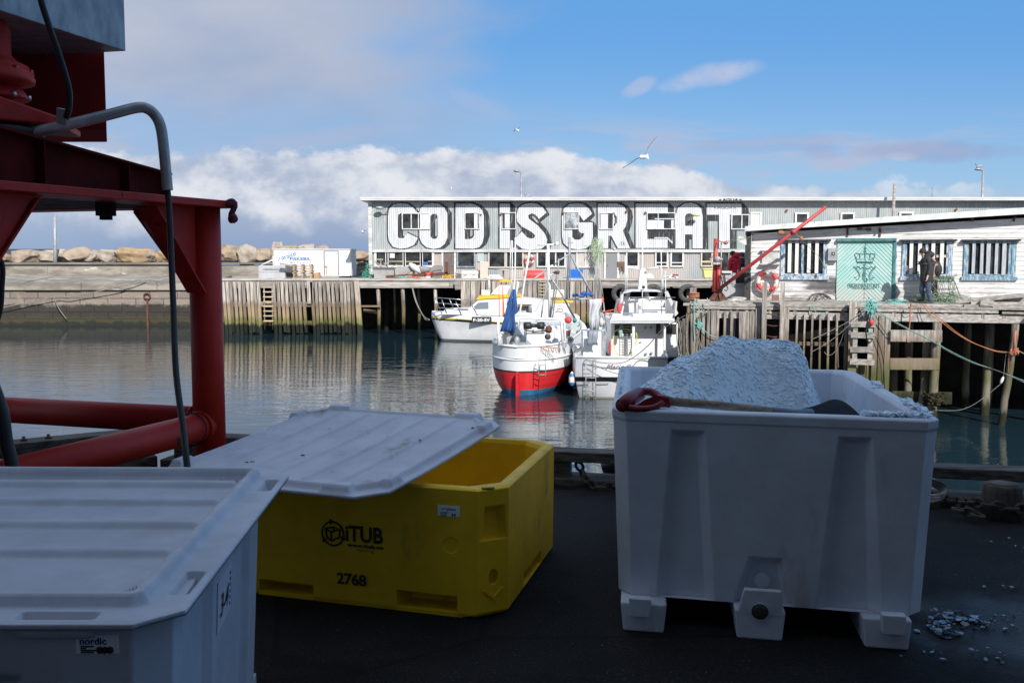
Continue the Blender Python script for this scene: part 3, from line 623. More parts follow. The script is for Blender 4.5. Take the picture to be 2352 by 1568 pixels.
poly('R4', [(1565, 170), (1672, 170), (1672, 636), (1565, 636)], .036, _l, mur_w)
poly('R4', [(1742, 300), (1755, 225), (1805, 178), (1880, 162), (1950, 168), (2010, 205), (2055, 262), (1975, 330), (1940, 285), (1900, 270), (1862, 290), (1868, 325), (1960, 395), (2035, 480), (2062, 545), (2050, 600), (2000, 640), (1880, 650), (1800, 640), (1735, 590), (1722, 540), (1795, 460), (1850, 520), (1890, 535), (1925, 528), (1935, 500), (1900, 465), (1800, 410), (1750, 360)], .036, _l, mur_w)
poly('R4', [(1898, 305), (1915, 300), (1960, 345), (1975, 372), (1950, 365)], .022, _l, clad, 'letter_counter')
poly('R5', [(125, 300), (140, 225), (200, 175), (275, 165), (350, 175), (410, 225), (440, 275), (350, 350), (310, 290), (270, 285), (235, 310), (233, 520), (260, 545), (310, 545), (350, 510), (355, 478), (325, 478), (300, 455), (300, 365), (445, 365), (448, 520), (430, 590), (380, 635), (300, 648), (200, 635), (140, 580), (125, 510)], .036, _l, mur_w)
poly('R5', [(500, 170), (700, 168), (770, 195), (805, 250), (808, 330), (790, 410), (760, 450), (835, 636), (710, 636), (640, 505), (608, 505), (608, 636), (500, 636)], .036, _l, mur_w)
poly('R5', [(640, 540), (690, 636), (640, 636)], .026, _l, clad, 'letter_counter')
poly('R5', [(607, 275), (670, 275), (697, 305), (697, 370), (670, 405), (607, 405)], .045, _l, mur_b, 'letter_counter')
poly('R5', [(652, 300), (680, 318), (680, 375), (652, 385)], .053, _l, clad, 'letter_counter')
poly('R5', [(895, 170), (1230, 170), (1230, 270), (1018, 270), (1018, 340), (1192, 340), (1192, 425), (1018, 425), (1018, 538), (1228, 538), (1228, 632), (895, 632)], .036, _l, mur_w)
poly('R5', [(1090, 520), (1230, 520), (1285, 575), (1275, 585), (1225, 533), (1090, 533)], .026, _l, mur_w, 'letter_counter')
poly('R5', [(1312, 300), (1335, 215), (1400, 170), (1470, 160), (1530, 175), (1580, 225), (1595, 300), (1595, 636), (1490, 636), (1490, 490), (1410, 490), (1410, 636), (1312, 636)], .036, _l, mur_w)
poly('R5', [(1412, 300), (1430, 275), (1470, 270), (1495, 290), (1495, 400), (1412, 400)], .045, _l, mur_b, 'letter_counter')
poly('R5', [(1455, 545), (1478, 545), (1478, 645), (1455, 645)], .026, _l, clad, 'letter_counter')
poly('R5', [(1638, 170), (2000, 170), (2000, 285), (1878, 285), (1878, 636), (1767, 636), (1767, 285), (1638, 285)], .036, _l, mur_w)
a = F70.q('R5', 1800, 145); b_ = F70.q('R5', 1970, 112); F694 = FY(69.3)
a = F694.q('R5', 1800, 145); b_ = F694.q('R5', 1970, 112)
text('AGUA', F694.w, a[0], b_[0], a[1], b_[1], .012, ink, 'lettering', t, bold=.02)
for x in (1780, 1992):
    c_ = F694.q('R5', x, 130); mb = MB(); mb.prism(F694.w, [(c_[0]+(.10 if k % 2 == 0 else .04)*math.sin(k*math.pi/5), c_[1]+(.10 if k % 2 == 0 else .04)*math.cos(k*math.pi/5)) for k in range(10)], .004, .012); mb.build('painted_star', ink, t)
a = F70.q('R5', 728, 608); b_ = F70.q('R5', 780, 565); text('iYA', F70.w, a[0], b_[0], a[1], b_[1], .05, ink, 'lettering', t, shear=.2)
# upper windows sit proud of the mural
OU = .06
win(t, F70, 'R4', 552, 275, 828, 428, mull=(640, 716, 738), o=OU, fw=.07, label='upper window half painted over, between C and O'); bits('R4', [(738, 276, 826, 427)], pw, 'pale_pane', .09)
win(t, F70, 'R4', 1206, 268, 1346, 428, o=OU, fw=.06); bits('R4', [(1297, 272, 1335, 425)], pw, 'pale_pane', .09)
win(t, F70, 'R4', 1592, 268, 1728, 428, o=OU, fw=.06, gm=mur_b); bits('R4', [(1618, 275, 1670, 422)], pw, 'pale_pane', .09)
silver = M('silver_foil', (.66, .67, .69), (.25, .26, .28), 2.5, (1, 1, .5), rough=.3, metal=.6, bump=.05, bsc=4)
win(t, F70, 'R5', 152, 262, 296, 430, o=OU, fw=.05, gm=silver, label='upper window covered with creased silver foil')
win(t, F70, 'R5', 525, 270, 655, 430, o=OU, fw=.06, gm=mur_b); bits('R5', [(532, 276, 606, 428)], pw, 'pale_pane', .09)
win(t, F70, 'R5', 1020, 270, 1300, 428, mull=(1130,), o=OU, fw=.06); bits('R5', [(1022, 342, 1128, 426), (1134, 342, 1190, 426), (1096, 322, 1296, 332), (1268, 340, 1292, 426)], pw, 'pale_pane', .09)
win(t, F70, 'R5', 1905, 290, 2072, 428, mull=(2005,), o=OU, fw=.07); win(t, F70, 'R5', 2112, 274, 2190, 430, o=OU, fw=.12, gm=off_white)
win(t, F70, 'R6', 400, 228, 488, 300, o=OU, fw=.12); win(t, F70, 'R6', 790, 228, 882, 300, o=OU, fw=.12); win(t, F70, 'R6', 1296, 224, 1384, 300, o=OU, fw=.14)
# wall lamps and fittings
def walllamp(m_, x, y, k):
    s_, z_ = F70.q(m_, x, y); mb = MB()
    if k: mb.tube([(s_, 70, z_), (s_+.25, 69.6, z_+.3), (s_-.2, 69.4, z_+.45)], .035, 6); mb.ell((s_-.3, 69.4, z_+.45), (.3, .22, .12)); mb.build('wall_lamp', alu, t)
    else: mb.ell((s_, 69.85, z_), (.085, .1, .085)); mb.build('wall_lamp', rusty_orange if k is None else off_white, t)
for a in (('R4', 365, 285, 1), ('R4', 1368, 275, 0), ('R4', 1583, 275, None), ('R5', 138, 265, None), ('R5', 668, 262, 0), ('R5', 797, 250, None), ('R5', 996, 262, None), ('R5', 672, 642, 0), ('R6', 312, 195, None), ('R6', 1765, 188, None)): walllamp(*a)
mb = MB(); s_, z_ = F70.q('R5', 1490, 310); mb.tube([(s_-.1, 69.98, z_-.5), (s_-.1, 69.6, z_), (s_+.1, 69.4, z_+.1)], .03, 6); mb.ell((s_+.15, 69.35, z_+.12), (.28, .16, .1)); mb.build('wall_lamp', M('yellow_green_lamp', (.5, .6, .25), rough=.4), t)
a = F70.q('R4', 1358, 700); mb = MB(); mb.qb(F70, 'R4', 1330, 668, 1400, 775, .01, .03); mb.build('pale_panel', M('pale_green_panel', (.42, .50, .50), rough=.6), t)
# ================================================================ RIGHT DOCK
FD = Frame(5.74, 33.3, 1, -.3); FS = Frame(8.55, 35.7, .970, -.2425)
t = thing('timber_dock', 'old grey timber dock on slats and piles under the white shed', 'dock', FD.w(6, -3.6, 0))
DL = 24.0
mb = MB(); rr = random.Random(2); o = 0.0
while o > -9.0:
    a = -.0+(-o)*.28; x = a
    while x < DL:
        L = rr.uniform(3, 6); mb.fb(FD, x, min(x+L-.02, DL), -.07, rr.uniform(-.006, .012), o-.21, o-.01); x += L
    o -= .22
mb.build('deck', wood_rh, t)
mb = MB(); mb.prism(lambda x, y, o_: Vector((x, y, o_)), [tuple(FD.w(2.5, 0, -8.9).xy), tuple(FD.w(DL, 0, -8.9).xy), (30, 66.8), (13.6, 66.8)], -.2, -.01); mb.build('rear_deck', wood_rh, t)
mb = MB()                        # edge planks, two courses
for (x0, x1, z0, z1, o0, o1) in ((0, 3.2, -.075, .0, 0, .05), (3.25, 7.0, -.07, .01, 0, .05), (7.05, 10.4, -.075, .0, 0, .05), (10.45, DL, -.12, .0, 0, .05), (.2, 5.2, -.175, -.085, -.02, .03), (5.3, 9.6, -.18, -.08, -.02, .03), (9.7, 13, -.20, -.13, -.02, .06),
                                 (.5, 4.5, .0, .06, -.4, -.1), (5.2, 8.8, .0, .07, -.35, -.12), (8.9, 11.9, .01, .09, -.5, -.25)):
    mb.fb(FD, x0, x1, z0, z1, o0, o1)
mb.build('edge_plank', wood_rh, t)
mb = MB()
for m_, xs in (('S3', [(405, 438), (528, 562), (572, 598), (695, 728), (770, 795), (862, 895), (930, 957), (1110, 1135), (1368, 1402), (1530, 1565), (1703, 1738), (1875, 1910)]), ('Z8', [(795, 840), (1010, 1045), (1205, 1250), (1410, 1455), (1620, 1660), (1850, 1890), (2100, 2140)])):
    for x0, x1 in xs:
        y = 345 if m_ == 'S3' else 285; a = FD.q(m_, x0, y)[0]; c_ = FD.q(m_, x1, y)[0]; mb.fb(FD, a, c_, -.33, -.183, -2.0, -.01)
mb.build('joist', wood_rv, t)
zb1 = FD.q('S3', 800, 378)[1]; zb0 = FD.q('S3', 800, 452)[1]; s1 = FD.q('S3', 1950, 400)[0]; z2 = FD.q('Z8', 900, 305); z3 = FD.q('Z8', 900, 400)
mb = MB(); mb.fb(FD, .35, 4.6, zb0, zb1, -.2, -.02); mb.fb(FD, 4.62, s1, zb0-.02, zb1-.01, -.2, -.025); mb.fb(FD, s1+.02, 11.8, z3[1], z2[1], -.2, -.02); mb.fb(FD, 11.82, DL, z3[1]-.05, z2[1]-.1, -.2, -.03)
mb.fb(FD, 10.4, DL, z2[1]-.18, z2[1]+.0, 0, .3)
mb.build('main_beam', M('pale_weathered_beam', (.60, .57, .53), (.36, .33, .30), 2.0, (.7, 9, 9), rough=.85, tint=.2, bump=.008, bsc=4, pos=True, c3=(.30, .15, .07), t3=(.68, .74), sc3=1.4), t)
mb = MB(); rr = random.Random(4)
for x0, x1, tp, bt in ((413, 447, 375, 780), (468, 500, 372, 740), (510, 565, 372, 0), (570, 592, 375, 0), (645, 668, 375, 0), (715, 740, 378, 0), (803, 830, 378, 0), (835, 883, 385, 0), (888, 908, 385, 0), (913, 966, 380, 0), (975, 1030, 348, 0), (1270, 1326, 340, 0),
                    (1400, 1420, 405, 0), (1482, 1500, 405, 0), (1560, 1580, 405, 0), (1640, 1660, 405, 0), (1727, 1749, 405, 0), (1815, 1838, 405, 0), (1910, 1950, 400, 0)):
    a, zt_ = FD.q('S3', x0, tp, .1); c_ = FD.q('S3', x1, tp, .1)[0]; e = rr.uniform(-.04, .04)
    mb.hexa([FD.w(a+e, -3.75, .12), FD.w(c_+e, -3.75, .12), FD.w(c_+e, -3.75, -.0), FD.w(a+e, -3.75, -.0), FD.w(a, zt_, .12), FD.w(c_, zt_, .12), FD.w(c_, zt_, -.0), FD.w(a, zt_, -.0)])
mb.build('slat', wood_rv, t)
def post(m_, x0, x1, y0, zbot=-3.8, o0=.14, o1=.36, mat=wood_rv, nm='post'):
    a, z_ = FD.q(m_, x0, y0, o1); c_ = FD.q(m_, x1, y0, o1)[0]; mb = MB(); mb.fb(FD, a, c_, zbot, z_, o0, o1); return mb.build(nm, mat, t, bevel=.01)
post('S3', 1045, 1095, 78); post('S3', 1235, 1280, 78)
for y in (405, 522, 637, 750, 860):       # iron rungs between the tall posts
    a, z_ = FD.q('S3', 1092, y, .2); c_ = FD.q('S3', 1237, y, .2)[0]; mb = MB(); mb.tube([FD.w(a, z_, .22), FD.w((a+c_)/2, z_-.03, .22), FD.w(c_, z_, .22)], .022, 6); mb.build('rung', rust, t)
post('Z8', 290, 392, 165); post('Z8', 565, 630, 300, o0=.0, o1=.2); post('Z8', 638, 710, 330, o0=.02, o1=.22); post('Z8', 716, 782, 325, o0=.0, o1=.2); post('Z8', 535, 566, 145, zbot=-1.0, o0=.0, o1=.2)
post('Z8', 238, 272, 300, o0=.05, o1=.18)
for x0, x1, y0 in ((337, 408, 888), (415, 485, 890), (491, 556, 892)): post('Z8', x0, x1, y0, o0=.0, o1=.1, nm='slat')
ladder(FD, 'Z8', 362, 542, [430, 560, 730, 875], 900, 'wooden ladder hung with black cable coil on the right dock', mat=wood_rh, o=.46, rr_=.07)
def hbar(m_, x0, y0, x1, y1, h, o=.1, nm='cross_board'):
    a, z_ = FD.q(m_, x0, y0, o); c_, z2_ = FD.q(m_, x1, y1, o); mb = MB(); mb.beam(FD.w(a, z_, o), FD.w(c_, z2_, o), .08, h); mb.build(nm, wood_rv, t)
hbar('Z8', 775, 568, 1384, 572, .36, .28); hbar('Z8', 770, 900, 1350, 902, .36, .05); hbar('S3', 1325, 712, 1895, 722, .12, -.3); hbar('S3', 1120, 700, 1890, 560, .24, -1.0, 'diagonal_brace'); hbar('Z8', 800, 1290, 1500, 1305, .38, -.6)
def pile(m_, x0, x1, ytop, off, lean=0, mat=wood_pile):
    f0 = FD.q(m_, x0, ytop, off); f1 = FD.q(m_, x1, ytop, off); c_ = (f0[0]+f1[0])/2; r_ = abs(f1[0]-f0[0])/2; mb = MB()
    pts = []; rs = []
    for k in range(9):
        z_ = f0[1]+(-4.2-f0[1])*k/8; pts.append(FD.w(c_+lean*k/8+rnd.uniform(-.015, .015), z_, off)); rs.append(r_*(1+rnd.uniform(-.05, .07)+(.08 if k > 5 else 0)))
    mb.tube(pts, rs, 12); mb.build('pile', mat, t)
pile('Z8', 1160, 1250, 600, -.35, -.1); pile('Z8', 1268, 1380, 412, -.05, -.05); pile('Z8', 955, 1050, 412, -1.6); pile('Z8', 1905, 2010, 420, -1.8, -.1); pile('Z8', 2215, 2300, 430, .25, -.35)
pile('Z8', 1650, 1735, 420, -3.5); pile('Z8', 790, 880, 412, -3.2); pile('Z8', 2420, 2520, 420, -1); pile('S3', 205, 275, 455, .1); pile('S3', 290, 355, 400, .15); pile('S3', 165, 200, 480, -.5); pile('S3', 340, 385, 560, -.1)
mb = MB(); a, z_ = FD.q('S3', 290, 135, -.1); c_ = FD.q('S3', 352, 135, -.1)[0]; mb.fb(FD, a, c_, -.6, z_, -.3, -.0); mb.build('bollard_post', wood_rv, t, bevel=.02)
for k in range(7):
    mb = MB(); mb.tube([FD.w(.7+k*3.1, -4.2, -3.9), FD.w(.7+k*3.1, -.2, -3.9)], .16, 8); mb.build('pile', wood_pile, t)
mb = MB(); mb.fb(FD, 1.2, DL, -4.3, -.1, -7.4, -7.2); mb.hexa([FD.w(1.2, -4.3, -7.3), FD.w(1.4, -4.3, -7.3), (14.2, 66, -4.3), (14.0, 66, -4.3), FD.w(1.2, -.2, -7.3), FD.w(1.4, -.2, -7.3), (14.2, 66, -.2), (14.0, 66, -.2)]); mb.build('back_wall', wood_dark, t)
mb = MB(); rr = random.Random(8)
c0 = FD.q('Z8', 1300, 1320, .1)
mb.ell(FD.w(c0[0], c0[1], .02), (.30, .30, .20), 14, 9, jit=.4)
for k in range(170): a = rr.uniform(0, 6.28); mb.ell(FD.w(c0[0]+math.cos(a)*rr.uniform(.1, .34), c0[1]+rr.uniform(-.18, .18), .0+math.sin(a)*.28), rr.uniform(.03, .06), 6, 4)
one(mb, 'seaweed_clump', M('dark_seaweed', (.022, .02, .012), (.045, .038, .02), 8, rough=.8, spec=.1), 'clump of dark seaweed and mussels round the dock pile', 'seaweed')
# tangle of planks and turf at the right end of the dock
mb = MB()
for (x0, y0, x1, y1, wd, o) in ((1535, 168, 2360, 88, .22, -.5), (1600, 172, 2360, 135, .3, -.7), (1720, 196, 2352, 205, .3, -.3), (1640, 215, 2352, 225, .18, -.15), (1830, 180, 1990, 190, .3, -.1)):
    a, z_ = FD.q('Z8', x0, y0, o); c_, z2_ = FD.q('Z8', x1, y1, o); mb.beam(FD.w(a, z_, o), FD.w(c_, z2_, o), .25, wd*.55)
one(mb, 'driftwood_planks', wood_rh, 'loose grey planks heaped at the right end of the dock', 'planks')
mb = MB(); rr = random.Random(3)
for k in range(500):
    s_ = rr.uniform(9.4, 14.5); o = rr.uniform(-1.6, -.2); h = rr.uniform(.04, .14); a = rr.uniform(-1, 1)*.08
    mb.add([FD.w(s_, .0, o), FD.w(s_+.03, .0, o), FD.w(s_+a, h, o+a)], [(0, 1, 2)])
struct(mb, 'dry_grass', M('dry_grass', (.32, .25, .13), (.22, .2, .09), 3, rough=.9, tint=.4), kind='stuff', recalc=False)
# ================================================================ WHITE SHED
peel = bpy.data.materials.new('peeling_white_boards'); peel.use_nodes = True
b = NB(peel.node_tree); b.n.clear(); out = b.node('ShaderNodeOutputMaterial'); p = b.node('ShaderNodeBsdfPrincipled'); b.l.new(p.outputs[0], out.inputs[0])
co = b.node('ShaderNodeNewGeometry').outputs['Position']; x_, y_, z_ = b.sep(co)
c = b.mix(b.rng(b.noise(b.vmul(co, (.5, 1, 4)), 1.6, 7, .65), .35, .7), (.80, .79, .78), (.66, .65, .66))
f = b.rng(b.noise(b.vmul(co, (1.0, 1, 9)), 1.5, 8, .72), .55, .61)
low = b.rng(b.math('ADD', z_, b.math('MULTIPLY', b.noise(co, .8, 3), .8)), 1.1, .3)
c = b.mix(b.math('MULTIPLY', f, .75), c, (.42, .38, .35))
c = b.mix(b.math('MULTIPLY', low, b.rng(b.noise(b.vmul(co, (1, 1, 5)), 2.5, 6, .7), .42, .56)), c, (.33, .29, .26))
sx = b.math('DIVIDE', b.math('SUBTRACT', x_, 11.4), 1.3); sz = b.math('DIVIDE', b.math('SUBTRACT', z_, .55), .38)
smut = b.rng(b.math('ADD', b.math('ADD', b.math('MULTIPLY', sx, sx), b.math('MULTIPLY', sz, sz)), b.math('MULTIPLY', b.math('SUBTRACT', b.noise(b.vmul(co, (1, 1, 3)), 3, 5), .5), 1.6)), 1.0, .2)
c = b.mix(b.math('MULTIPLY', smut, .85), c, (.04, .038, .04))
ln = b.rng(b.math('FRACT', b.math('DIVIDE', z_, .155)), 0, .13, .72, 1.0); c = b.mix(1.0, c, b.comb(ln, ln, ln), 'MULTIPLY')
b.put(p.inputs['Base Color'], c); p.inputs['Roughness'].default_value = .75
bn = b.node('ShaderNodeBump'); bn.inputs['Distance'].default_value = .010; bn.inputs['Strength'].default_value = 1; b.put(bn.inputs['Height'], b.rng(b.math('FRACT', b.math('DIVIDE', z_, .155)), 0, .2)); b.put(p.inputs['Normal'], bn.outputs[0])
t = thing('white_shed', 'low white boarded shed with peeling paint, green double door and slatted windows', 'shed', FS.w(6, 0, -4))
L_ = 14.5
zl = FS.q('R6', 20, 395)[1]; zr_ = FS.q('R6', 2352, 262)[1]; sr = FS.q('R6', 2352, 262)[0]; slope = (zr_-zl)/(sr-FS.q('R6', 20, 395)[0])
zz = lambda s_: zl+slope*s_
mb = MB(); mb.prism(FS.w, [(0, 0), (L_, 0), (L_, zz(L_)), (0, zz(0))], -7.5, 0); mb.build('wall', peel, t)
f0 = FS.q('R6', 0, 372, .45); f1 = FS.q('R6', 0, 330, .45); g0 = FS.q('R6', 2352, 228, .45); g1 = FS.q('R6', 2352, 172, .45); sl0 = (g0[1]-f0[1])/(g0[0]-f0[0]); sl1 = (g1[1]-f1[1])/(g1[0]-f1[0])
xa = FS.q('R5', 2037, 430, .45)[0]
lo = lambda s_: f0[1]+sl0*(s_-f0[0]); hi = lambda s_: f1[1]+sl1*(s_-f1[0])
mb = MB(); mb.prism(FS.w, [(xa, lo(xa)+.02), (L_+.5, lo(L_)+.02), (L_+.5, hi(L_+.5)-.04), (xa, hi(xa)-.04)], -7.8, .42); mb.build('roof', M('roof_underside', (.60, .60, .60), (.5, .5, .5), 2, rough=.9), t)
mb = MB(); mb.prism(FS.w, [(xa, lo(xa)), (L_+.5, lo(L_+.5)), (L_+.5, hi(L_+.5)), (xa, hi(xa))], .421, .46); mb.build('fascia', white_dirty, t)
mb = MB(); a = FS.q('S3', 905, 100, .03)
mb.fb(FS, -.22, -.02, 0, zz(0)+.05, -.1, .12); mb.build('corner_post', M('tarred_post', (.02, .022, .025), (.05, .05, .05), 4, rough=.6), t)
bluep = M('blue_peeling_paint', (.13, .24, .38), (.52, .56, .58), 3.5, (4, 4, 1), lo=.42, hi=.58, rough=.7)
bluep2 = M('teal_peeling_paint', (.11, .25, .35), (.38, .44, .47), 4, (4, 4, 1), rough=.7, lo=.45, hi=.6)
greyslat = M('grey_slat', (.34, .37, .42), (.50, .52, .55), 5, (5, 5, .6), rough=.8)
whiteslat = M('white_slat', (.80, .79, .76), (.70, .69, .66), 5, (5, 5, .6), rough=.7)
def slatwin(x0, y0, x1, y1, slats, fm, sm_, sill, lab, mull):
    a, c_, z0, z1 = FS.rect('R6', x0, y0, x1, y1, .05); fw = .14
    mb = MB(); mb.fb(FS, a, a+fw, z0, z1, 0, .06); mb.fb(FS, c_-fw, c_, z0, z1, 0, .06); mb.fb(FS, a+fw, c_-fw, z1-fw*.5, z1, 0, .06); mb.fb(FS, a+fw, c_-fw, z0, z0+fw*.6, 0, .06); mb.fb(FS, a-.06, c_+.06, z0-.13, z0-.005, 0, .09)
    for x in mull: s_ = FS.q('R6', x, y0, .03)[0]; mb.fb(FS, s_-.04, s_+.04, z0+.08, z1-.07, .01, .045)
    f = mb.build('window', fm, t); f['label'] = lab
    mb = MB(); mb.fb(FS, a+fw, c_-fw, z0+.08, z1-.07, .004, .012); mb.build('pane', glass, f)
    for sx0, sx1 in slats:
        p0 = FS.q('R6', sx0, y0, .1)[0]; p1 = FS.q('R6', sx1, y0, .1)[0]; dz_ = rnd.uniform(-.03, .04); mb = MB(); mb.fb(FS, p0, p1, z0+.08+dz_, z1+.01, .07, .095); mb.build('slat', sm_, f)
    mb = MB(); mb.fb(FS, a-.1, c_+.1, z1+.005, z1+.06, .0, .2); mb.build('window_hood', M('tar_felt', (.02, .025, .03), rough=.8), f)
    return f
w1 = slatwin(268, 462, 660, 760, [(328, 358), (390, 420), (495, 525), (562, 592)], bluep, whiteslat, 1, 'left slatted window with a pale slatted frame', (455,))
w2 = slatwin(1312, 462, 1735, 765, [(1374, 1404), (1446, 1478), (1560, 1592), (1636, 1668)], bluep, whiteslat, 1, 'slatted window behind the walking couple', (1520, 1700))
w3 = slatwin(1842, 462, 2278, 765, [(1912, 1940), (1982, 2010), (2035, 2070), (2108, 2136), (2170, 2205)], bluep2, greyslat, 1, 'right slatted window with grey slats and teal paint', (2235,))
mb = MB(); a, c_, z0, z1 = FS.rect('R6', 1345, 670, 1385, 740, .03); mb.fb(FS, a, c_, z0, z1, .014, .03); mb.build('stored_goods', M('tan_goods', (.45, .30, .14), (.12, .12, .35), 3, rough=.8), w2)
mb = MB(); a, c_, z0, z1 = FS.rect('R6', 1600, 578, 1690, 600, .03); mb.fb(FS, a, c_, z0, z1, .014, .03); mb.build('shelf', fresh_wood, w2)
# double door with diagonal boards
gd = bpy.data.materials.new('mint_green_boards'); gd.use_nodes = True
b = NB(gd.node_tree); b.n.clear(); out = b.node('ShaderNodeOutputMaterial'); p = b.node('ShaderNodeBsdfPrincipled'); b.l.new(p.outputs[0], out.inputs[0])
dc = FS.q('R6', 985, 700, .03)[0]; cx = FS.w(dc, 0, 0).x
co = b.node('ShaderNodeNewGeometry').outputs['Position']; x_, y_, z_ = b.sep(co)
dd_ = b.math('ADD', b.math('ABSOLUTE', b.math('SUBTRACT', x_, cx)), b.math('MULTIPLY', z_, .95))
fr_ = b.math('FRACT', b.math('DIVIDE', dd_, .135))
c = b.mix(b.rng(b.noise(co, 1.6, 6, .6), .4, .62), (.33, .59, .55), (.45, .63, .60))
c = b.mix(b.math('MULTIPLY', b.rng(b.math('ADD', z_, b.math('MULTIPLY', b.noise(co, 2.2, 6), .8)), 1.15, .45), .85), c, (.50, .50, .47))
ln = b.rng(fr_, 0, .16, .5, 1.0); c = b.mix(1.0, c, b.comb(ln, ln, ln), 'MULTIPLY'); b.put(p.inputs['Base Color'], c); p.inputs['Roughness'].default_value = .65
bn = b.node('ShaderNodeBump'); bn.inputs['Distance'].default_value = .015; bn.inputs['Strength'].default_value = 1; b.put(bn.inputs['Height'], b.rng(fr_, 0, .2)); b.put(p.inputs['Normal'], bn.outputs[0])
dl, dr, z0, z1 = FS.rect('R6', 752, 462, 1212, 985, .05); z0 = .01
ddr = None
for k, (a, c_) in enumerate(((dl, dc-.008), (dc+.008, dr))):
    mb = MB(); mb.fb(FS, a, c_, z0, z1, .004, .05); o_ = mb.build('door', gd, t)
    if k == 0: ddr = o_
tealf = M('dark_teal_frame', (.03, .16, .16), (.08, .24, .23), 5, rough=.6)
mb = MB(); mb.fb(FS, dr+.01, dr+.10, z0, z1, 0, .09); mb.fb(FS, dl-.02, dr+.1, z1+.004, z1+.10, 0, .16); mb.build('door_frame', tealf, t)
mb = MB(); a, c_, u0, u1 = FS.rect('R6', 1212, 462, 1250, 985, .05); mb.fb(FS, a+.1, c_, z0, u1, 0, .05); mb.build('jamb', bluep, t)
emb = M('stencil_paint', (.05, .13, .13), (.11, .22, .21), 6, rough=.7)
E_ = lambda x, y: FS.q('Z1', x, y, .06)
mb = MB()
def ring(pts, r_, closed=False): mb.tube([FS.w(*E_(x, y), .058) for x, y in pts], r_*1.5, 4, closed=closed)
ring([(632, 480), (650, 455), (700, 452), (775, 468), (925, 470), (1075, 468), (1150, 462), (1200, 470), (1215, 490), (1130, 730), (700, 720)], .011, True)
for pts in ([(775, 465), (780, 560)], [(925, 470), (925, 570)], [(1080, 465), (1065, 560)], [(690, 690), (925, 690), (1145, 695)], [(693, 705), (925, 710), (1140, 712)], [(932, 235), (932, 350)], [(888, 302), (975, 302)]): ring(pts, .012)
def disc(x, y, r_, n=12, sq=1.0): c_ = E_(x, y); mb.prism(FS.w, [(c_[0]+r_*math.cos(6.283*k/n), c_[1]+r_*sq*math.sin(6.283*k/n)) for k in range(n)], .052, .060)
disc(925, 398, .052)
for x in (690, 785, 920, 1060, 1150):
    for ox, oy in ((-28, 20), (28, 20), (0, -25), (0, 15)):
        if not (x in (690, 1150) and abs(ox) > 0 and (ox < 0) == (x == 690)): disc(x+ox, 600+oy, .017, 8)
def epoly(pts): mb.prism(FS.w, [E_(x, y) for x, y in pts], .052, .060)
epoly([(690, 680), (1145, 690), (1130, 732), (700, 722)])
epoly([(855, 780), (880, 765), (925, 765), (940, 800), (930, 850), (975, 850), (950, 920), (945, 960), (958, 1030), (945, 1100), (920, 1180), (930, 1235), (895, 1255), (860, 1210), (840, 1140), (842, 1060), (865, 980), (885, 955), (868, 890), (880, 855), (900, 850), (895, 810), (880, 800)])
ring([(925, 1235), (955, 1255), (985, 1225), (985, 1190), (950, 1170)], .014)
ring([(900, 855), (850, 865), (805, 895), (760, 845), (690, 820)], .012); ring([(940, 855), (1000, 890), (1025, 895), (1070, 850), (1130, 828)], .012)
epoly([(585, 812), (620, 815), (700, 870), (640, 870), (625, 905)]); epoly([(1250, 815), (1215, 815), (1125, 875), (1190, 880), (1205, 915)])
ring([(650, 860), (700, 930), (745, 1000), (770, 1060), (768, 1120), (740, 1190), (700, 1205), (660, 1185)], .009); ring([(1180, 870), (1110, 950), (1060, 1020), (1040, 1090), (1050, 1170), (1090, 1210), (1135, 1190)], .009)
for (x, y, s_) in ((690, 900, 1), (715, 940, 1), (740, 985, 1), (760, 1030, 1), (770, 1080, 1)): ring([(x-28, y+15), (x, y), (x+22, y-20)], .006); ring([(1845-x-28, y-10), (1845-x, y+5), (1845-x+22, y+25)], .006)
epoly([(600, 1125), (700, 1120), (650, 1165)]); epoly([(1105, 1130), (1205, 1135), (1150, 1170)]); epoly([(940, 1165), (1000, 1175), (960, 1205)])
mb.build('crown_emblem', emb, ddr)
a = E_(425, 1420); c_ = E_(1345, 1325); text('FISKERiDIKTATURET', FS.w, a[0], c_[0], a[1]-.02, c_[1]+.01, .058, emb, 'lettering', ddr, bold=.03)
a = E_(570, 1475); c_ = E_(1190, 1440); mb = MB(); rr = random.Random(6); x = a[0]
while x < c_[0]: wd = rr.uniform(.015, .04); mb.fb(FS, x, x+wd, a[1], c_[1]-rr.uniform(0, .01), .051, .055); x += wd+rr.uniform(.01, .025)
mb.build('faded_lettering', emb, ddr)
# fittings on the shed
a, c_, z0, z1 = FS.rect('R6', 670, 522, 752, 628, .2); mb = MB(); mb.fb(FS, a, c_, z0, z1, .0, .2); bx = mb.build('meter_box', alu, t, bevel=.01)
u0, u1, v0, v1 = FS.rect('R6', 700, 555, 727, 582, .2); mb = MB(); mb.fb(FS, u0, u1, v0, v1, .2, .206); st_ = mb.build('sticker', ink, bx)
text('K', FS.w, u1-.03, u0+.03, v0+.03, v1-.03, .210, ink_white, 'sticker_mark', st_ if False else bx, bold=.03)
a, c_, z0, z1 = FS.rect('R6', 105, 545, 240, 650, .1); mb = MB(); mb.fb(FS, a, c_, z0, z1, 0, .12); h_ = mb.build('wall_hatch', M('grey_painted_hatch', (.58, .57, .56), (.42, .41, .40), 4, rough=.8), t)
mb = MB(); mb.fb(FS, a-.06, c_+.06, z0-.05, z0, 0, .2); mb.fb(FS, a-.06, c_+.06, z1, z1+.04, 0, .16); mb.build('hatch_trim', trim_w, h_)
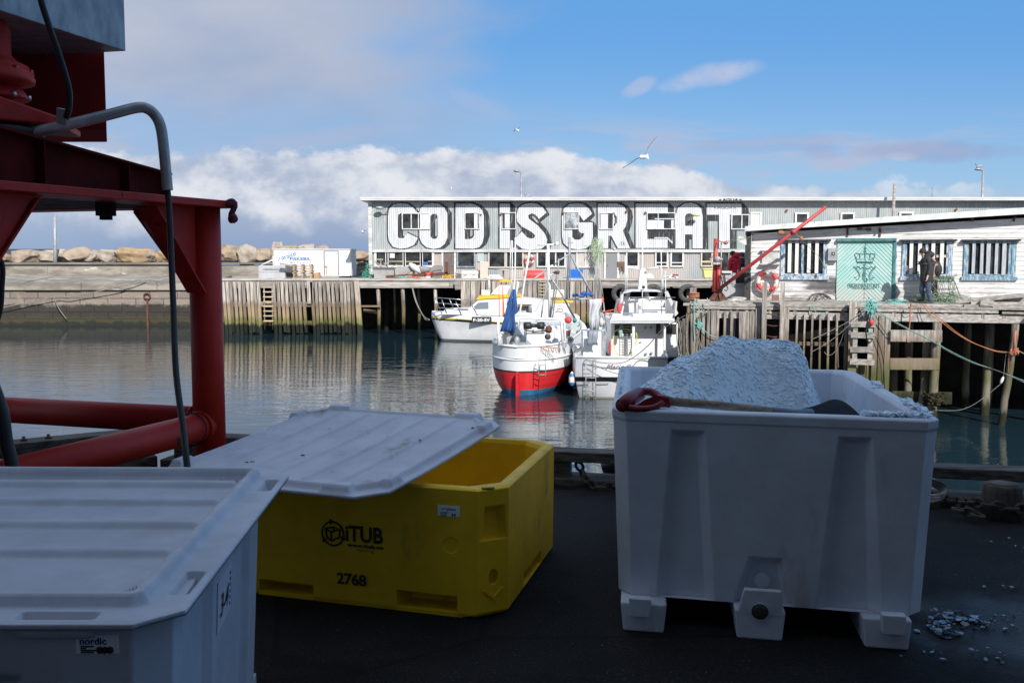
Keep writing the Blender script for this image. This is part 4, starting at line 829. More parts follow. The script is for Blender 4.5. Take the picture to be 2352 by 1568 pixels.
for x, y0, y1 in ((838, 345, 420), (1118, 345, 420), (1905, 262, 290), (2270, 258, 290)):
    a, c_, z0, z1 = FS.rect('R6', x-7, y0, x+7, y1, .1); mb = MB(); mb.fb(FS, a, c_, z0, z1, 0, .05); mb.beam(FS.w((a+c_)/2, z1, .02), FS.w((a+c_)/2, z1-.02, .3), .05, .05); mb.build('bracket', rust, t)
a, z0 = FS.q('R6', 920, 355, .05); c_, z1 = FS.q('R6', 1040, 358, .05); mb = MB(); mb.fb(FS, a, a+.16, z0-.04, z0+.04, 0, .08); mb.fb(FS, c_-.16, c_, z1-.04, z1+.04, 0, .08); mb.tube([FS.w(a, z0, .06), FS.w(c_, z1, .06)], .015, 5); mb.build('hinge_bar', rust, t)
mb = MB(); a, c_, z0, z1 = FS.rect('R6', 190, 920, 250, 970, .06); mb.fb(FS, a, c_, z0, z1, .0, .02); mb.build('patch', M('dull_red_patch', (.25, .14, .13), rough=.8), t)
mb = MB(); a, z0 = FS.q('S3', 1280, 243, .35); c_, z1 = FS.q('S3', 1820, 268, .35); mb.beam(FS.w(a, z0, .35), FS.w(c_, z1, .35), .2, .1); one(mb, 'loose_plank', wood_rh, 'long grey plank lying against the shed left of the green door', 'plank')
# floodlight on the shed corner
t2 = thing('floodlight', 'white floodlight under the shed roof corner, facing down', 'floodlight', FS.w(-.6, 2.2, .2))
mb = MB(); A = [FS.q('R5', x, y, .3) for x, y in ((1950, 550), (1978, 505), (2050, 525), (2055, 598), (2040, 600))]; mb.prism(FS.w, A, .1, .45); mb.build('lamp_housing', off_white, t2)
mb = MB(); A0 = FS.q('R5', 2040, 520, .3); A1 = FS.q('R5', 2060, 460, .0); mb.tube([FS.w(*A0, .3), FS.w(*A1, .0)], .03, 6); mb.build('arm', alu, t2)
# ---------------------------------------------------------------- red crane
FC = FY(34.9)
t = thing('dock_crane', 'small red crane with twin columns and long raised boom on the dock', 'crane', FC.w(FC.q('Z7', 430, 1370)[0], 0, 0))
def qt(m_, pts, F, o=0): return [F.w(*F.q(m_, x, y, o), o) for x, y in pts]
mb = MB(); mb.tube(qt('Z7', [(385, 250), (372, 700), (352, 1230)], FC), .075, 16); mb.build('column', redpaint, t)
mb = MB(); mb.tube(qt('Z7', [(438, 735), (435, 1180)], FC, .12), .075, 16); mb.lathe(FC.w(*FC.q('Z7', 438, 775, .12), .12), [(.08, -.08), (.085, 0), (.08, .06)], 16); mb.build('hydraulic_cylinder', redpaint, t)
mb = MB(); p0, p1 = qt('Z7', [(480, 1160), (800, 780)], FC, .2); pe = FY(33.2).w(*FY(33.2).q('R6', 655, 165)); mb.tube([p0, p0+(pe-p0)*.45, pe], [.066, .062, .055], 14); mb.build('boom', redpaint, t)
pm = p0+(pe-p0)*.70
mb = MB(); d_ = (pe-p0).normalized(); mb.lathe(pm, [(.09, -.07), (.09, .07)], 12, d_); mb.build('boom_collar', redpaint, t)
mb = MB(); mb.ell(pm+Vector((-.42, 0, -.02)), (.11, .05, .075)); mb.tube([pm, pm+Vector((-.42, 0, -.02))], .015, 5); mb.ell(pm+Vector((.26, 0, -.22)), (.06, .05, .09)); mb.tube([pm, pm+Vector((.26, 0, -.22))], .015, 5); mb.build('pulley_block', rusty_orange, t)
mb = MB()
P5 = qt('Z7', [(435, 1200), (275, 1375), (590, 1385)], FC, .0)
for q_ in (P5[1], P5[2], P5[0]+Vector((0, .9, -.95)), P5[0]+Vector((.1, -.5, -1.0))): mb.beam(P5[0], q_, .07, .09)
mb.add([P5[0]+Vector((0, -.05, 0)), P5[1]+Vector((0, -.05, 0)), P5[2]+Vector((0, -.05, 0)), P5[0]+Vector((0, .05, 0)), P5[1]+Vector((0, .05, 0)), P5[2]+Vector((0, .05, 0))], [(0, 1, 2), (3, 5, 4), (0, 3, 4, 1), (1, 4, 5, 2), (2, 5, 3, 0)])
mb.lathe(P5[0]+Vector((0, 0, -.05)), [(.14, 0), (.14, .08), (.11, .09), (.11, .2)], 16); mb.build('tripod_base', rust, t)
mb = MB(); c_ = FC.w(*FC.q('Z7', 418, 635, .3), .3); mb.lathe(c_+Vector((-.1, 0, 0)), [(.05, 0), (.10, .02), (.10, .16), (.05, .2), (.04, .28)], 14, (1, 0, 0)); mb.box(c_+Vector((-.16, -.05, -.17)), c_+Vector((.14, .12, -.10))); mb.ell(c_+Vector((-.22, .1, 0)), .05); mb.build('winch', M('grey_winch', (.50, .50, .49), (.2, .2, .2), 10, rough=.6), t)
mb = MB(); c_ = FC.w(*FC.q('Z7', 565, 330, .2), .2); mb.ell(c_, (.09, .05, .06)); c2 = FC.w(*FC.q('Z7', 430, 290, .2), .2); mb.tube([c2, c_], .02, 6); mb.build('top_block', rusty_orange, t)
mb = MB(); mb.tube(qt('Z7', [(485, 320), (482, 870)], FC, .1), .025, 8); mb.build('hose_post', alu, t)
mb = MB(); mb.tube([c_, pm+Vector((-.42, 0, 0))], .009, 5); mb.tube([c_+Vector((0, 0, .06)), pm+Vector((0, 0, .08))], .009, 5); mb.tube([c2, FC.w(*FC.q('Z7', 300, 640), 0)], .012, 5)
pA = pm+Vector((.26, 0, -.26)); pB = FS.w(*FS.q('R6', 640, 680, .5), .5); mb.tube([pA, FS.w(*FS.q('R6', 590, 590, .6), .6), pB], .008, 5); mb.ell(pB, (.05, .05, .08)); mb.build('wire_rope', grey_rope, t)
mb = MB()
for k, pts in enumerate(([(490, 870), (480, 950), (505, 1050), (495, 1140)], [(510, 880), (530, 1000), (545, 1100), (470, 1260)], [(540, 900), (560, 1050), (610, 1180), (570, 1215), (540, 1190)])): mb.tube(qt('Z7', pts, FC, .35), .02, 6)
mb.build('hydraulic_hose', black, t)
# grey steel console
F36 = FY(36.2)
t = thing('steel_cabinet', 'grey steel cabinet with dark opening beside the red crane', 'cabinet', F36.w(F36.q('Z7', 700, 1345)[0], 0, 0))
a, c_, z0, z1 = F36.rect('Z7', 472, 885, 935, 1345); w0, w1, y0, y1 = F36.rect('Z7', 748, 885, 935, 1075); z0 = .06
mb = MB(); mb.prism(F36.w, [(a, z0), (c_, z0), (c_, y0), (w0, y0), (w0, z1), (a, z1)], -.9, 0); mb.build('body', M('brushed_grey_cabinet', (.40, .41, .43), (.34, .35, .37), 5, (6, 1, .5), rough=.5), t)
mb = MB(); mb.fb(F36, w0-.12, w0, y0-.1, y1, .004, .03); mb.fb(F36, w0, c_, y0-.1, y0, .004, .03); mb.build('opening_frame', alu, t)
mb = MB(); mb.fb(F36, w0+.003, c_+.3, y0+.003, y1, -.6, -.2); mb.build('inner_unit', M('dark_unit', (.04, .045, .05), rough=.5), t)
mb = MB(); mb.fb(F36, c_+.003, c_+.32, z0, y0, -.6, .0); mb.build('side_unit', M('charcoal_panel', (.07, .075, .08), rough=.5), t)
mb = MB(); mb.fb(F36, a-.1, w0-.15, z1+.003, z1+.07, -.9, .1); mb.fb(F36, a+.9, a+1.7, z1+.075, z1+.2, -.7, -.1); mb.build('top_plate', off_white, t)
mb = MB(); mb.fb(F36, a+.1, c_, 0, .055, -.85, -.05); mb.build('plinth', black, t)
# life ring on the shed
def lifering(c, R_, r_, n_, label, words=None, off=0.3):
    c = Vector(c); t = thing('life_ring', label, 'life ring', c-Vector((0, 0, R_+r_)), 'life rings')
    X = Vector((n_.y, -n_.x, 0)) if False else Vector((-n_.y, n_.x, 0)); fnp = lambda a: c+(X*math.cos(a)+Vector((0, 0, 1))*math.sin(a))*R_
    for k in range(4):
        for part, a0, a1, mt in (('white_section', 0, .5, off_white), ('red_section', .5, 1, orange_red)):
            mb = MB(); aa = [off+(k+a0+(a1-a0)*i/8)*math.pi/2 for i in range(9)]; mb.tube([fnp(a) for a in aa], r_*(1.0 if mt is off_white else 1.02), 10); mb.build(part, mt, t)
    mb = MB(); mb.tube([c+(X*math.cos(a)*(R_+r_*1.1+.03*abs(math.sin(2*a)))+Vector((0, 0, 1))*math.sin(a)*(R_+r_*1.1+.03*abs(math.sin(2*a)))) for a in [i*math.pi/18 for i in range(36)]], .012, 5, closed=True); mb.build('grab_line', grey_rope, t)
    if words:
        for s_, amid, sg in words:
            fn = lambda a, b_, o_: c+(X*math.cos(amid-sg*(a-.5)*.75)+Vector((0, 0, 1))*math.sin(amid-sg*(a-.5)*.75))*(R_+sg*(b_-.5)*r_*1.1)+n_*(r_*1.02+o_)
            text(s_, fn, 0, 1, 0, 1, .004, ink, 'lettering', t, bold=.02)
    return t
orange_red = M('life_ring_red', (.72, .07, .06), (.62, .05, .05), 4, rough=.5)
a = FS.q('R6', 148, 808, .25); lifering(FS.w(a[0], a[1], .2), .315, .078, FS.n, 'large red and white life ring on the white shed wall behind a post', [('SEMI', 2.05, 1), ('BRUVIK', -1.35, -1)], off=1.0)
a = F70.q('R4', 1877, 752, .3); lifering(F70.w(a[0], a[1], .25), .28, .075, F70.n, 'small red and white life ring hanging on the far lettered building', off=.6)
# cage-like creel
FN = Frame(FS.w(0, 0, .9).x, FS.w(0, 0, .9).y, .970, -.2425)
t = thing('fish_trap', 'conical green wire and net fish trap standing behind the walkers', 'fish trap', FN.w(FN.q('Z3', 1000, 1420)[0], .02, 0))
green_wire = M('green_wire', (.07, .12, .10), (.22, .24, .17), 10, rough=.7)
cT = FN.q('Z3', 1020, 850); rT = .28; cB = FN.q('Z3', 905, 1430); rB = (FN.q('Z3', 1480, 1400)[0]-FN.q('Z3', 330, 1400)[0])/2; zT = cT[1]; zB = .04
ctr = lambda s_: FN.w(s_, 0, 0)
mb = MB(); cTw = FN.w(cT[0], zT, 0); cBw = FN.w(cB[0], zB, 0)
mb.torus(cTw, rT, .014, (0, 0, 1)); mb.torus(cBw, rB, .016, (0, 0, 1)); mb.torus((cTw+cBw)/2, (rT+rB*.8)/2, .009, (0, 0, 1))
for k in range(9):
    a = k*math.pi/4.5; u = Vector((math.cos(a), math.sin(a), 0)); mb.tube([cTw+u*rT, cBw+u*rB], .010, 5)
mb.build('frame', green_wire, t)
mb = MB(); rr = random.Random(12)
for k in range(260):
    a = rr.uniform(0, 6.28); h = rr.random(); p0 = cBw+(cTw-cBw)*h+Vector((math.cos(a), math.sin(a), 0))*(rB*.8*(1-h)+rT*h)*.97; a2 = a+rr.uniform(-.25, .25); h2 = min(1, max(0, h+rr.choice([-.13, .13]))); p1 = cBw+(cTw-cBw)*h2+Vector((math.cos(a2), math.sin(a2), 0))*(rB*.8*(1-h2)+rT*h2)*.97
    mb.tube([p0, p1], .006, 3)
for k in range(110):
    a = rr.uniform(0, 6.28); r0 = rr.uniform(.3, rB*.8); p0 = cBw+Vector((math.cos(a)*r0, math.sin(a)*r0, rr.uniform(0, .25))); mb.tube([p0, p0+Vector((rr.uniform(-.3, .3), rr.uniform(-.2, .2), rr.uniform(-.05, .15))), p0+Vector((rr.uniform(-.5, .5), rr.uniform(-.2, .2), 0))], .012, 3)
for k in range(60):
    a = rr.uniform(0, 6.28); p0 = cTw+Vector((math.cos(a)*rT*rr.random(), math.sin(a)*rT*rr.random(), 0)); mb.tube([p0, p0+Vector((rr.uniform(-.3, .3), rr.uniform(-.2, .2), rr.uniform(-.15, .05)))], .012, 3)
mb.build('net', M('trap_net', (.12, .24, .17), (.25, .3, .2), 10, rough=.9), t)
# ================================================================ PEOPLE
skin = M('skin', (.62, .38, .30), rough=.5, sss=.05)
navy = M('blue_jeans', (.07, .10, .16), (.045, .065, .11), 8, rough=.85, bump=.004, bsc=20)
blackc = M('black_jacket_cloth', (.022, .022, .025), (.035, .035, .04), 6, rough=.75, bump=.01, bsc=8)
redc = M('red_jacket_cloth', (.62, .02, .05), (.50, .015, .04), 6, rough=.75, bump=.01, bsc=8)
pinkc = M('dusty_pink_coat', (.36, .24, .22), (.30, .2, .18), 6, rough=.85)
tights = M('dark_tights', (.075, .045, .045), rough=.7)
shoe = M('dark_shoe', (.04, .035, .035), rough=.7)
def skinned(name, pts, edges, mat, parent, sub=2):
    rt = parent
    while rt.parent: rt = rt.parent
    off = Vector(rt['_loc'])
    me = bpy.data.meshes.new(name); me.from_pydata([tuple(Vector(p_[0])-off) for p_ in pts], edges, []); o = bpy.data.objects.new(name, me); COL.objects.link(o); o.parent = parent
    me.materials.append(mat); sk = o.modifiers.new('skin', 'SKIN'); sk.use_smooth_shade = True
    for i, p_ in enumerate(pts):
        r_ = p_[1]; me.skin_vertices[0].data[i].radius = (r_, r_) if not hasattr(r_, '__len__') else r_
    me.skin_vertices[0].data[0].use_root = True
    s_ = o.modifiers.new('sub', 'SUBSURF'); s_.levels = sub; s_.render_levels = sub
    return o
def hand(pts, ed, iw, wrist, dirv, side):
    """adds a palm and five finger chains to a body graph"""
    d_ = Vector(dirv).normalized(); sd = Vector(side).normalized(); w_ = Vector(wrist)
    n = len(pts); pts.append((w_+d_*.06, (.035, .018))); ed.append((iw, n))
    for k, (ln, sp) in enumerate(((.075, -.03), (.085, -.01), (.08, .01), (.06, .03))):
        b0 = w_+d_*.09+sd*sp; i = len(pts); pts.append((b0, .010)); pts.append((b0+d_*ln*.6, .009)); pts.append((b0+d_*ln+d_.cross(sd)*.02, .008)); ed += [(n, i), (i, i+1), (i+1, i+2)]
    b0 = w_+d_*.03-sd*.04; i = len(pts); pts.append((b0, .011)); pts.append((b0+d_*.03-sd*.02, .010)); pts.append((b0+d_*.06-sd*.02, .009)); ed += [(n, i), (i, i+1), (i+1, i+2)]
def person(label, base, J, jacket, trousers, hat=None, faced=(-1, 0, 0), backpack=None, hood=None, hair=None, jr=(.155, .19), jl=1.0):
    """J: joint name -> world point"""
    t = thing('person', label, 'person', base)
    V_ = {k: Vector(v) for k, v in J.items()}; f = Vector(faced).normalized(); sd = Vector((0, 0, 1)).cross(f)
    pts = [(V_['hip'], .125)]; ed = []; idx = {'hip': 0}
    def ad(n, par, r_, p_=None): idx[n] = len(pts); pts.append((V_[n] if p_ is None else p_, r_)); ed.append((idx[par], idx[n]))
    ad('chest', 'hip', .15); ad('neckb', 'chest', .08); ad('neck', 'neckb', .058); ad('chin', 'neck', .066); ad('head', 'chin', .088, V_['head']-Vector((0, 0, .02))); ad('crown', 'head', .078)
    for s_ in 'lr':
        ad('sh'+s_, 'neckb', .065); ad('el'+s_, 'sh'+s_, .048); ad('wr'+s_, 'el'+s_, .032)
        hand(pts, ed, idx['wr'+s_], V_['wr'+s_], (V_['wr'+s_]-V_['el'+s_]), sd if abs((V_['wr'+s_]-V_['el'+s_]).normalized().dot(sd)) < .8 else f)
        ad('th'+s_, 'hip', .095); ad('kn'+s_, 'th'+s_, .06); ad('an'+s_, 'kn'+s_, .042); ad('to'+s_, 'an'+s_, .035)
    skinned('body', pts, ed, skin, t, 1)
    # face: nose, ears, eyes, mouth
    hc = V_['head']; mb = MB(); mb.ell(hc+f*.105+Vector((0, 0, -.03)), (.022, .018, .028), 8, 6); 
    for k in (-1, 1): mb.ell(hc+sd*k*.088+Vector((0, 0, -.02)), (.022, .014, .03), 8, 6)
    mb.build('face', skin, t)
    mb = MB()
    for k in (-1, 1): mb.ell(hc+f*.086+sd*k*.034+Vector((0, 0, .005)), (.012, .02, .014), 8, 6)
    mb.build('sunglasses' if hat else 'eyes', ink, t)
    mb = MB(); mb.ell(hc+f*.088+Vector((0, 0, -.075)), (.012, .028, .008), 8, 4); mb.build('mouth', M('lips', (.45, .2, .17), rough=.5), t)
    if jacket:
        p2 = [(V_['chest']-(V_['chest']-V_['hip'])*.3, jr[1]*.96), (V_['chest'], jr[1]), (V_['neckb']+Vector((0, 0, -.05)), .13), (V_['neckb']+Vector((0, 0, .05)), .09), (V_['hip']+(V_['hip']-V_['chest'])*.12*jl, jr[1]*.95), (V_['hip']+(V_['hip']-V_['chest'])*.42*jl, jr[1]*.93)]
        e2 = [(0, 1), (1, 2), (2, 3), (0, 4), (4, 5)]
        for s_ in 'lr':
            i = len(p2); p2 += [(V_['sh'+s_], .095), (V_['el'+s_], .075), (V_['wr'+s_]-(V_['wr'+s_]-V_['el'+s_])*.1, .06)]; e2 += [(2, i), (i, i+1), (i+1, i+2)]
        skinned('jacket', p2, e2, jacket, t)
        if hood:
            mb = MB(); mb.ell(V_['neckb']+Vector((0, 0, .09))-f*.10, (.15, .15, .11), 14, 9, jit=.2); mb.ell(V_['neckb']+Vector((0, 0, .05))-f*.02, (.14, .15, .08), 14, 8, jit=.2); mb.build('hood', jacket, t)
    if trousers:
        p3 = [(V_['hip'], .14)]; e3 = []
        for s_ in 'lr':
            i = len(p3); p3 += [(V_['th'+s_], .115), (V_['kn'+s_], .088), ((V_['kn'+s_]+V_['an'+s_])/2, .078), (V_['an'+s_], .082)]; e3 += [(0, i), (i, i+1), (i+1, i+2), (i+2, i+3)]
        skinned('trousers', p3, e3, trousers, t)
    mb = MB()
    for s_ in 'lr': mb.ell((V_['an'+s_]+V_['to'+s_])/2+Vector((0, 0, -.0)), (.15, .055, .055), 12, 8, rot=Matrix.Rotation(math.atan2((V_['to'+s_]-V_['an'+s_]).y, (V_['to'+s_]-V_['an'+s_]).x), 3, 'Z'))
    mb.build('shoes', shoe, t)
    if hat:
        mb = MB(); c_ = hc+Vector((0, 0, .045))-f*.01; tilt = Matrix.Rotation(.25 if f.x < 0 else 0, 3, 'Y').inverted()
        mb.lathe(c_, [(.112, -.03), (.118, 0), (.112, .05), (.088, .10), (.045, .128), (.005, .135)], 18, (f*-.12+Vector((0, 0, 1)))); mb.build('beanie', hat, t)
    if hair:
        mb = MB(); mb.ell(hc-f*.02+Vector((0, 0, .02)), (.11, .105, .12), 14, 9, jit=.15); mb.build('hair', hair, t)
    return t
FM = FY(32.9)
g = lambda x, y, o=0: FM.w(*FM.q('Z3', x, y, o), o)
J = dict(hip=g(620, 880), chest=g(630, 560), neckb=g(620, 400), neck=g(560, 370), chin=g(530, 350), head=g(520, 310), crown=g(525, 250),
         shl=g(660, 430, .17), ell=g(700, 650, .22), wrl=g(640, 850, .24), shr=g(610, 430, -.17), elr=g(590, 650, -.22), wrr=g(540, 850, -.2),
         thl=g(650, 960, .09), knl=g(660, 1180, .1), anl=g(712, 1440, .1), tol=g(620, 1478, .12), thr=g(560, 960, -.09), knr=g(500, 1150, -.1), anr=g(560, 1385, -.3), tor=g(470, 1425, -.3))
person('man in black hooded jacket, jeans and black beanie walking left past the slatted window', FM.w(FM.q('Z3', 620, 1480)[0], 0, 0), J, blackc, navy, hat=blackc, hood=True, jr=(.19, .235), jl=1.0)
FW_ = FY(33.5)
g = lambda x, y, o=0: FW_.w(*FW_.q('Z3', x, y, o), o)
J = dict(hip=g(730, 900), chest=g(730, 600), neckb=g(710, 430), neck=g(690, 400), chin=g(660, 385), head=g(655, 345), crown=g(660, 290),
         shl=g(720, 470, .15), ell=g(740, 690, .15), wrl=g(680, 850, .15), shr=g(700, 470, -.15), elr=g(690, 690, -.15), wrr=g(620, 850, -.12),
         thl=g(740, 1000, .08), knl=g(800, 1190, .08), anl=g(930, 1390, .08), tol=g(960, 1470, .1), thr=g(690, 1000, -.08), knr=g(640, 1180, -.08), anr=g(650, 1400, -.1), tor=g(570, 1450, -.1))
wt = person('person in dusty pink coat, dark tights and black backpack walking behind the man', FW_.w(FW_.q('Z3', 740, 1460)[0], 0, 0), J, pinkc, tights, hair=M('brown_hair', (.05, .03, .02), rough=.6), jr=(.14, .165), jl=.9)
wt.children
mb = MB(); a = g(850, 680, 0); mb.ell(a, (.17, .2, .29), 16, 12, jit=.15); mb.build('backpack', blackc, wt)
mb = MB(); a = g(745, 1080, 0); mb.lathe(a, [(.17, -.12), (.17, .12), (.14, .22)], 16); mb.build('skirt', blackc, wt)
FR = FY(38.8)
g = lambda x, y, o=0: FR.w(*FR.q('Z7', x, y, o), o)
J = dict(hip=g(720, 880), chest=g(735, 700), neckb=g(720, 600), neck=g(700, 590), chin=g(685, 580), head=g(690, 560), crown=g(695, 520),
         shl=g(790, 630, .05), ell=g(810, 740, .15), wrl=g(790, 840, .25), shr=g(665, 630, .05), elr=g(640, 740, .15), wrr=g(625, 850, .2),
         thl=g(745, 920, 0), knl=g(750, 1060, 0), anl=g(755, 1190, 0), tol=g(700, 1215, .05), thr=g(690, 920, 0), knr=g(685, 1060, 0), anr=g(685, 1190, 0), tor=g(640, 1215, .05))
for k in ('anl', 'anr'): J[k].z = .08
for k in ('tol', 'tor'): J[k].z = .04
person('person in bright red jacket and black beanie seen behind the crane boom', FR.w(FR.q('Z7', 720, 1000)[0], 0, 0), J, redc, navy, hat=blackc, hood=True, jr=(.19, .23), faced=(-.8, .6, 0))
FR = FY(39.6)
J = dict(hip=g(890, 880), chest=g(890, 710), neckb=g(885, 625), neck=g(872, 615), chin=g(858, 605), head=g(850, 585), crown=g(860, 548),
         shl=g(930, 650, .05), ell=g(945, 740, .1), wrl=g(905, 800, .2), shr=g(850, 650, -.05), elr=g(835, 750, .1), wrr=g(810, 820, .2),
         thl=g(905, 920, 0), knl=g(905, 1060, 0), anl=g(905, 1180, 0), tol=g(870, 1200, .05), thr=g(875, 920, 0), knr=g(870, 1060, 0), anr=g(870, 1180, 0), tor=g(830, 1200, .05))
for k in ('anl', 'anr'): J[k].z = .08
for k in ('tol', 'tor'): J[k].z = .04
person('person in dark jacket and navy cap facing the red jacket', FR.w(FR.q('Z7', 890, 1000)[0], 0, 0), J, blackc, navy, hat=M('navy_cap', (.05, .06, .14), rough=.8), jr=(.17, .21))
# ================================================================ BOATS
def hull(name, mats, parent, C, hd, L, B, rows, stern='round', sheer=0.0, rake=.5, nst=28, flare=.0, bowpow=.55):
    """rows: (z, breadth factor, material index of the strip above it). C: stern point at the waterline, hd: heading"""
    h = Vector((math.cos(hd), math.sin(hd), 0)); sd = Vector((-h.y, h.x, 0)); C = Vector(C)
    bm_ = MB(); bm = bm_.bm; nr = len(rows); grid = []
    for i in range(nst+1):
        t_ = i/nst
        if stern == 'round': f = min(1, (1-(1-min(t_/.30, 1))**2.1))**.62
        else: f = .90+.10*min(t_/.35, 1)
        if t_ > .5: f *= max(0, 1-((t_-.5)/.5)**2.3)**.9
        col = []
        for j, (z, bf, mi) in enumerate(rows):
            zr = (z-rows[0][0])/(rows[-1][0]-rows[0][0]); xx = t_*L+rake*(zr-.3)*(t_**3)
            if stern == 'round': xx += (1-zr)*.25*(1-t_)**6
            k = bf+(1-bf)*0; w_ = B/2*f*k*(1+flare*zr*t_**2)
            if t_ > .75: w_ *= 1-(1-zr)*.5*(t_-.75)/.25
            zz_ = z+sheer*zr*(t_**2.2)
            col.append(C+h*xx+Vector((0, 0, zz_-C.z))+sd*w_)
        grid.append(col)
    P_ = [[None]*nr for _ in range(nst+1)]; Q_ = [[None]*nr for _ in range(nst+1)]
    for i in range(nst+1):
        for j in range(nr):
            p_ = grid[i][j]; P_[i][j] = bm.verts.new(p_); r_ = p_-C; k = r_.dot(sd); Q_[i][j] = bm.verts.new(p_-sd*2*k)
    def fc(vs, mi):
        try: f = bm.faces.new(vs); f.material_index = mi; f.smooth = True
        except ValueError: pass
    for i in range(nst):
        for j in range(nr-1):
            fc([P_[i][j], P_[i+1][j], P_[i+1][j+1], P_[i][j+1]], rows[j][2]); fc([Q_[i][j], Q_[i][j+1], Q_[i+1][j+1], Q_[i+1][j]], rows[j][2])
    if stern != 'round':
        for j in range(nr-1): fc([Q_[0][j], P_[0][j], P_[0][j+1], Q_[0][j+1]], rows[j][2])
    dk = -2
    bmesh.ops.remove_doubles(bm, verts=bm.verts, dist=.004)
    # deck set down inside the bulwark
    zt_ = rows[-1][0]-.45
    o = bm_.build(name, mats, parent)
    m2 = MB(); vs = [g[-1]-(g[-1]-C).dot(sd)*sd*.06-Vector((0, 0, .45)) for g in grid]; vs2 = [v-sd*2*(v-C).dot(sd) for v in vs]
    m2.add(vs+vs2, [(i, i+1, nst+1+i+1, nst+1+i) for i in range(nst)]); m2.build('deck', M('grey_deck_paint', (.42, .44, .44), rough=.7), parent)
    m3 = MB(); m3.tube([g[-1] for g in grid], .045, 8); m3.tube([g[-1]-sd*2*(g[-1]-C).dot(sd) for g in grid], .045, 8)
    if stern != 'round': m3.tube([grid[0][-1], grid[0][-1]-sd*2*(grid[0][-1]-C).dot(sd)], .045, 8)
    m3.build('gunwale', mats[-1], parent)
    return grid, h, sd, C
redhull = M('red_hull_paint', (.62, .025, .03), (.52, .02, .025), 2, rough=.35, spec=.5)
bluehull = M('blue_boot_paint', (.03, .16, .32), (.02, .10, .2), 3, rough=.5)
whull = M('white_hull_paint', (.78, .79, .80), (.72, .74, .75), 2, (1, 1, .3), rough=.35, c3=(.52, .47, .42), t3=(.68, .76), sc3=4)
dkline = M('dark_strake', (.05, .02, .02), rough=.6)
# ---------------------------------------------------------------- red and white fishing boat, stern to the camera
BY = 36.6; FB = FY(BY)
px0 = FB.q('S1', 1012, 1400)[0]
t = thing('fishing_boat', 'small double ended fishing boat, white above and red below, stern towards the camera', 'fishing boat', (px0, BY, WZ))
hd = R(90-13)
zr1 = FB.q('S1', 1010, 1180)[1]; zt1 = FB.q('S1', 1010, 930)[1]
rows = [(WZ-.5, .25, 1), (WZ-.25, .55, 1), (WZ, .72, 1), (WZ+.14, .80, 1), (WZ+.2, .83, 0), (WZ+.45, .92, 0), (zr1-.12, .975, 0), (zr1-.04, .99, 3), (zr1+.03, 1.0, 2), (zr1+.45, 1.0, 2), (zr1+.5, 1.0, 2), (zt1, .985, 2)]
grid, h, sd, C = hull('hull', [redhull, bluehull, whull, dkline, whull], t, (px0, BY, WZ), hd, 9.5, 3.05, rows, 'round', sheer=.7, rake=.9)
for j in (5, 6): pass
for zf in (.22, .40, .58, .76):
    zq = WZ+.2+(zr1-WZ-.2)*zf; bf = .83+.16*zf**.7; mb = MB(); 
    a_ = []; b__ = []
    for i in range(1, 12):
        p4, p6 = grid[i][4], grid[i][7]; k = zf; p_ = p4+(p6-p4)*k; p_ = p_+(p_-C).dot(sd)/abs((p_-C).dot(sd)+1e-6)*sd*.012; a_.append(p_+Vector((0, 0, .035*math.sin(i)*0))); b__.append(p_-sd*2*(p_-C).dot(sd))
    mb.tube(a_, .011, 4); mb.tube(b__, .011, 4); mb.build('strake', dkline, t)
mb = MB(); mb.hexa([C-h*.05-sd*.05+Vector((0, 0, -.5)), C-h*.05+sd*.05+Vector((0, 0, -.5)), C+h*.5+sd*.05+Vector((0, 0, -.5)), C+h*.5-sd*.05+Vector((0, 0, -.5)),
                   Vector((C.x, C.y, zr1))-h*.09-sd*.05, Vector((C.x, C.y, zr1))-h*.09+sd*.05, Vector((C.x, C.y, zr1))+h*.3+sd*.05, Vector((C.x, C.y, zr1))+h*.3-sd*.05]); mb.build('stern_post', redhull, t)
mb = MB(); mb.tube([g[9]+(g[9]-C).dot(sd)*sd*.012 for g in grid[:20]], .03, 6); mb.tube([g[9]-sd*2.024*(g[9]-C).dot(sd) for g in grid[:20]], .03, 6); mb.build('rubbing_strip', whull, t)
def bp(m_, x, y, Y): return FY(Y).w(*FY(Y).q(m_, x, y))
def bq(name, m_, x0, y0, x1, y1, Y, dep, mat, parent, bevel=0):
    F = FY(Y); a, b_, c_, d_ = F.rect(m_, x0, y0, x1, y1); mb = MB(); mb.fb(F, a, b_, c_, d_, -dep, 0); return mb.build(name, mat, parent, bevel=bevel)
# superstructure
wh = bq('wheelhouse', 'Z4', 455, 1225, 1045, 1540, 39.5, 2.4, white, t, .04)
bq('wheelhouse_roof', 'Z4', 350, 1180, 1110, 1225, 39.8, 3.0, white, t, .03)
bq('window', 'Z4', 975, 1240, 1035, 1312, 39.46, .05, M('reddish_window', (.16, .07, .05), rough=.2), wh)
bq('door_outline', 'Z4', 822, 1235, 826, 1450, 39.47, .04, alu, wh)
bq('door_handle', 'Z4', 752, 1408, 800, 1420, 39.42, .04, alu, wh)
mb = MB(); mb.tube([bp('Z4', x, y, 37.4) for x, y in ((348, 1210), (352, 1085), (380, 1078), (640, 1082), (880, 1092), (915, 1110), (938, 1450))], .05, 8)
mb.tube([bp('Z4', x, y, 38.2) for x, y in ((880, 1092), (935, 1100), (958, 1140), (975, 1450))], .05, 8); mb.build('gallows_frame', white, t)
mb = MB(); c_ = bp('Z4', 555, 1175, 37.5)
Z4m = .17218*37.5/FPX
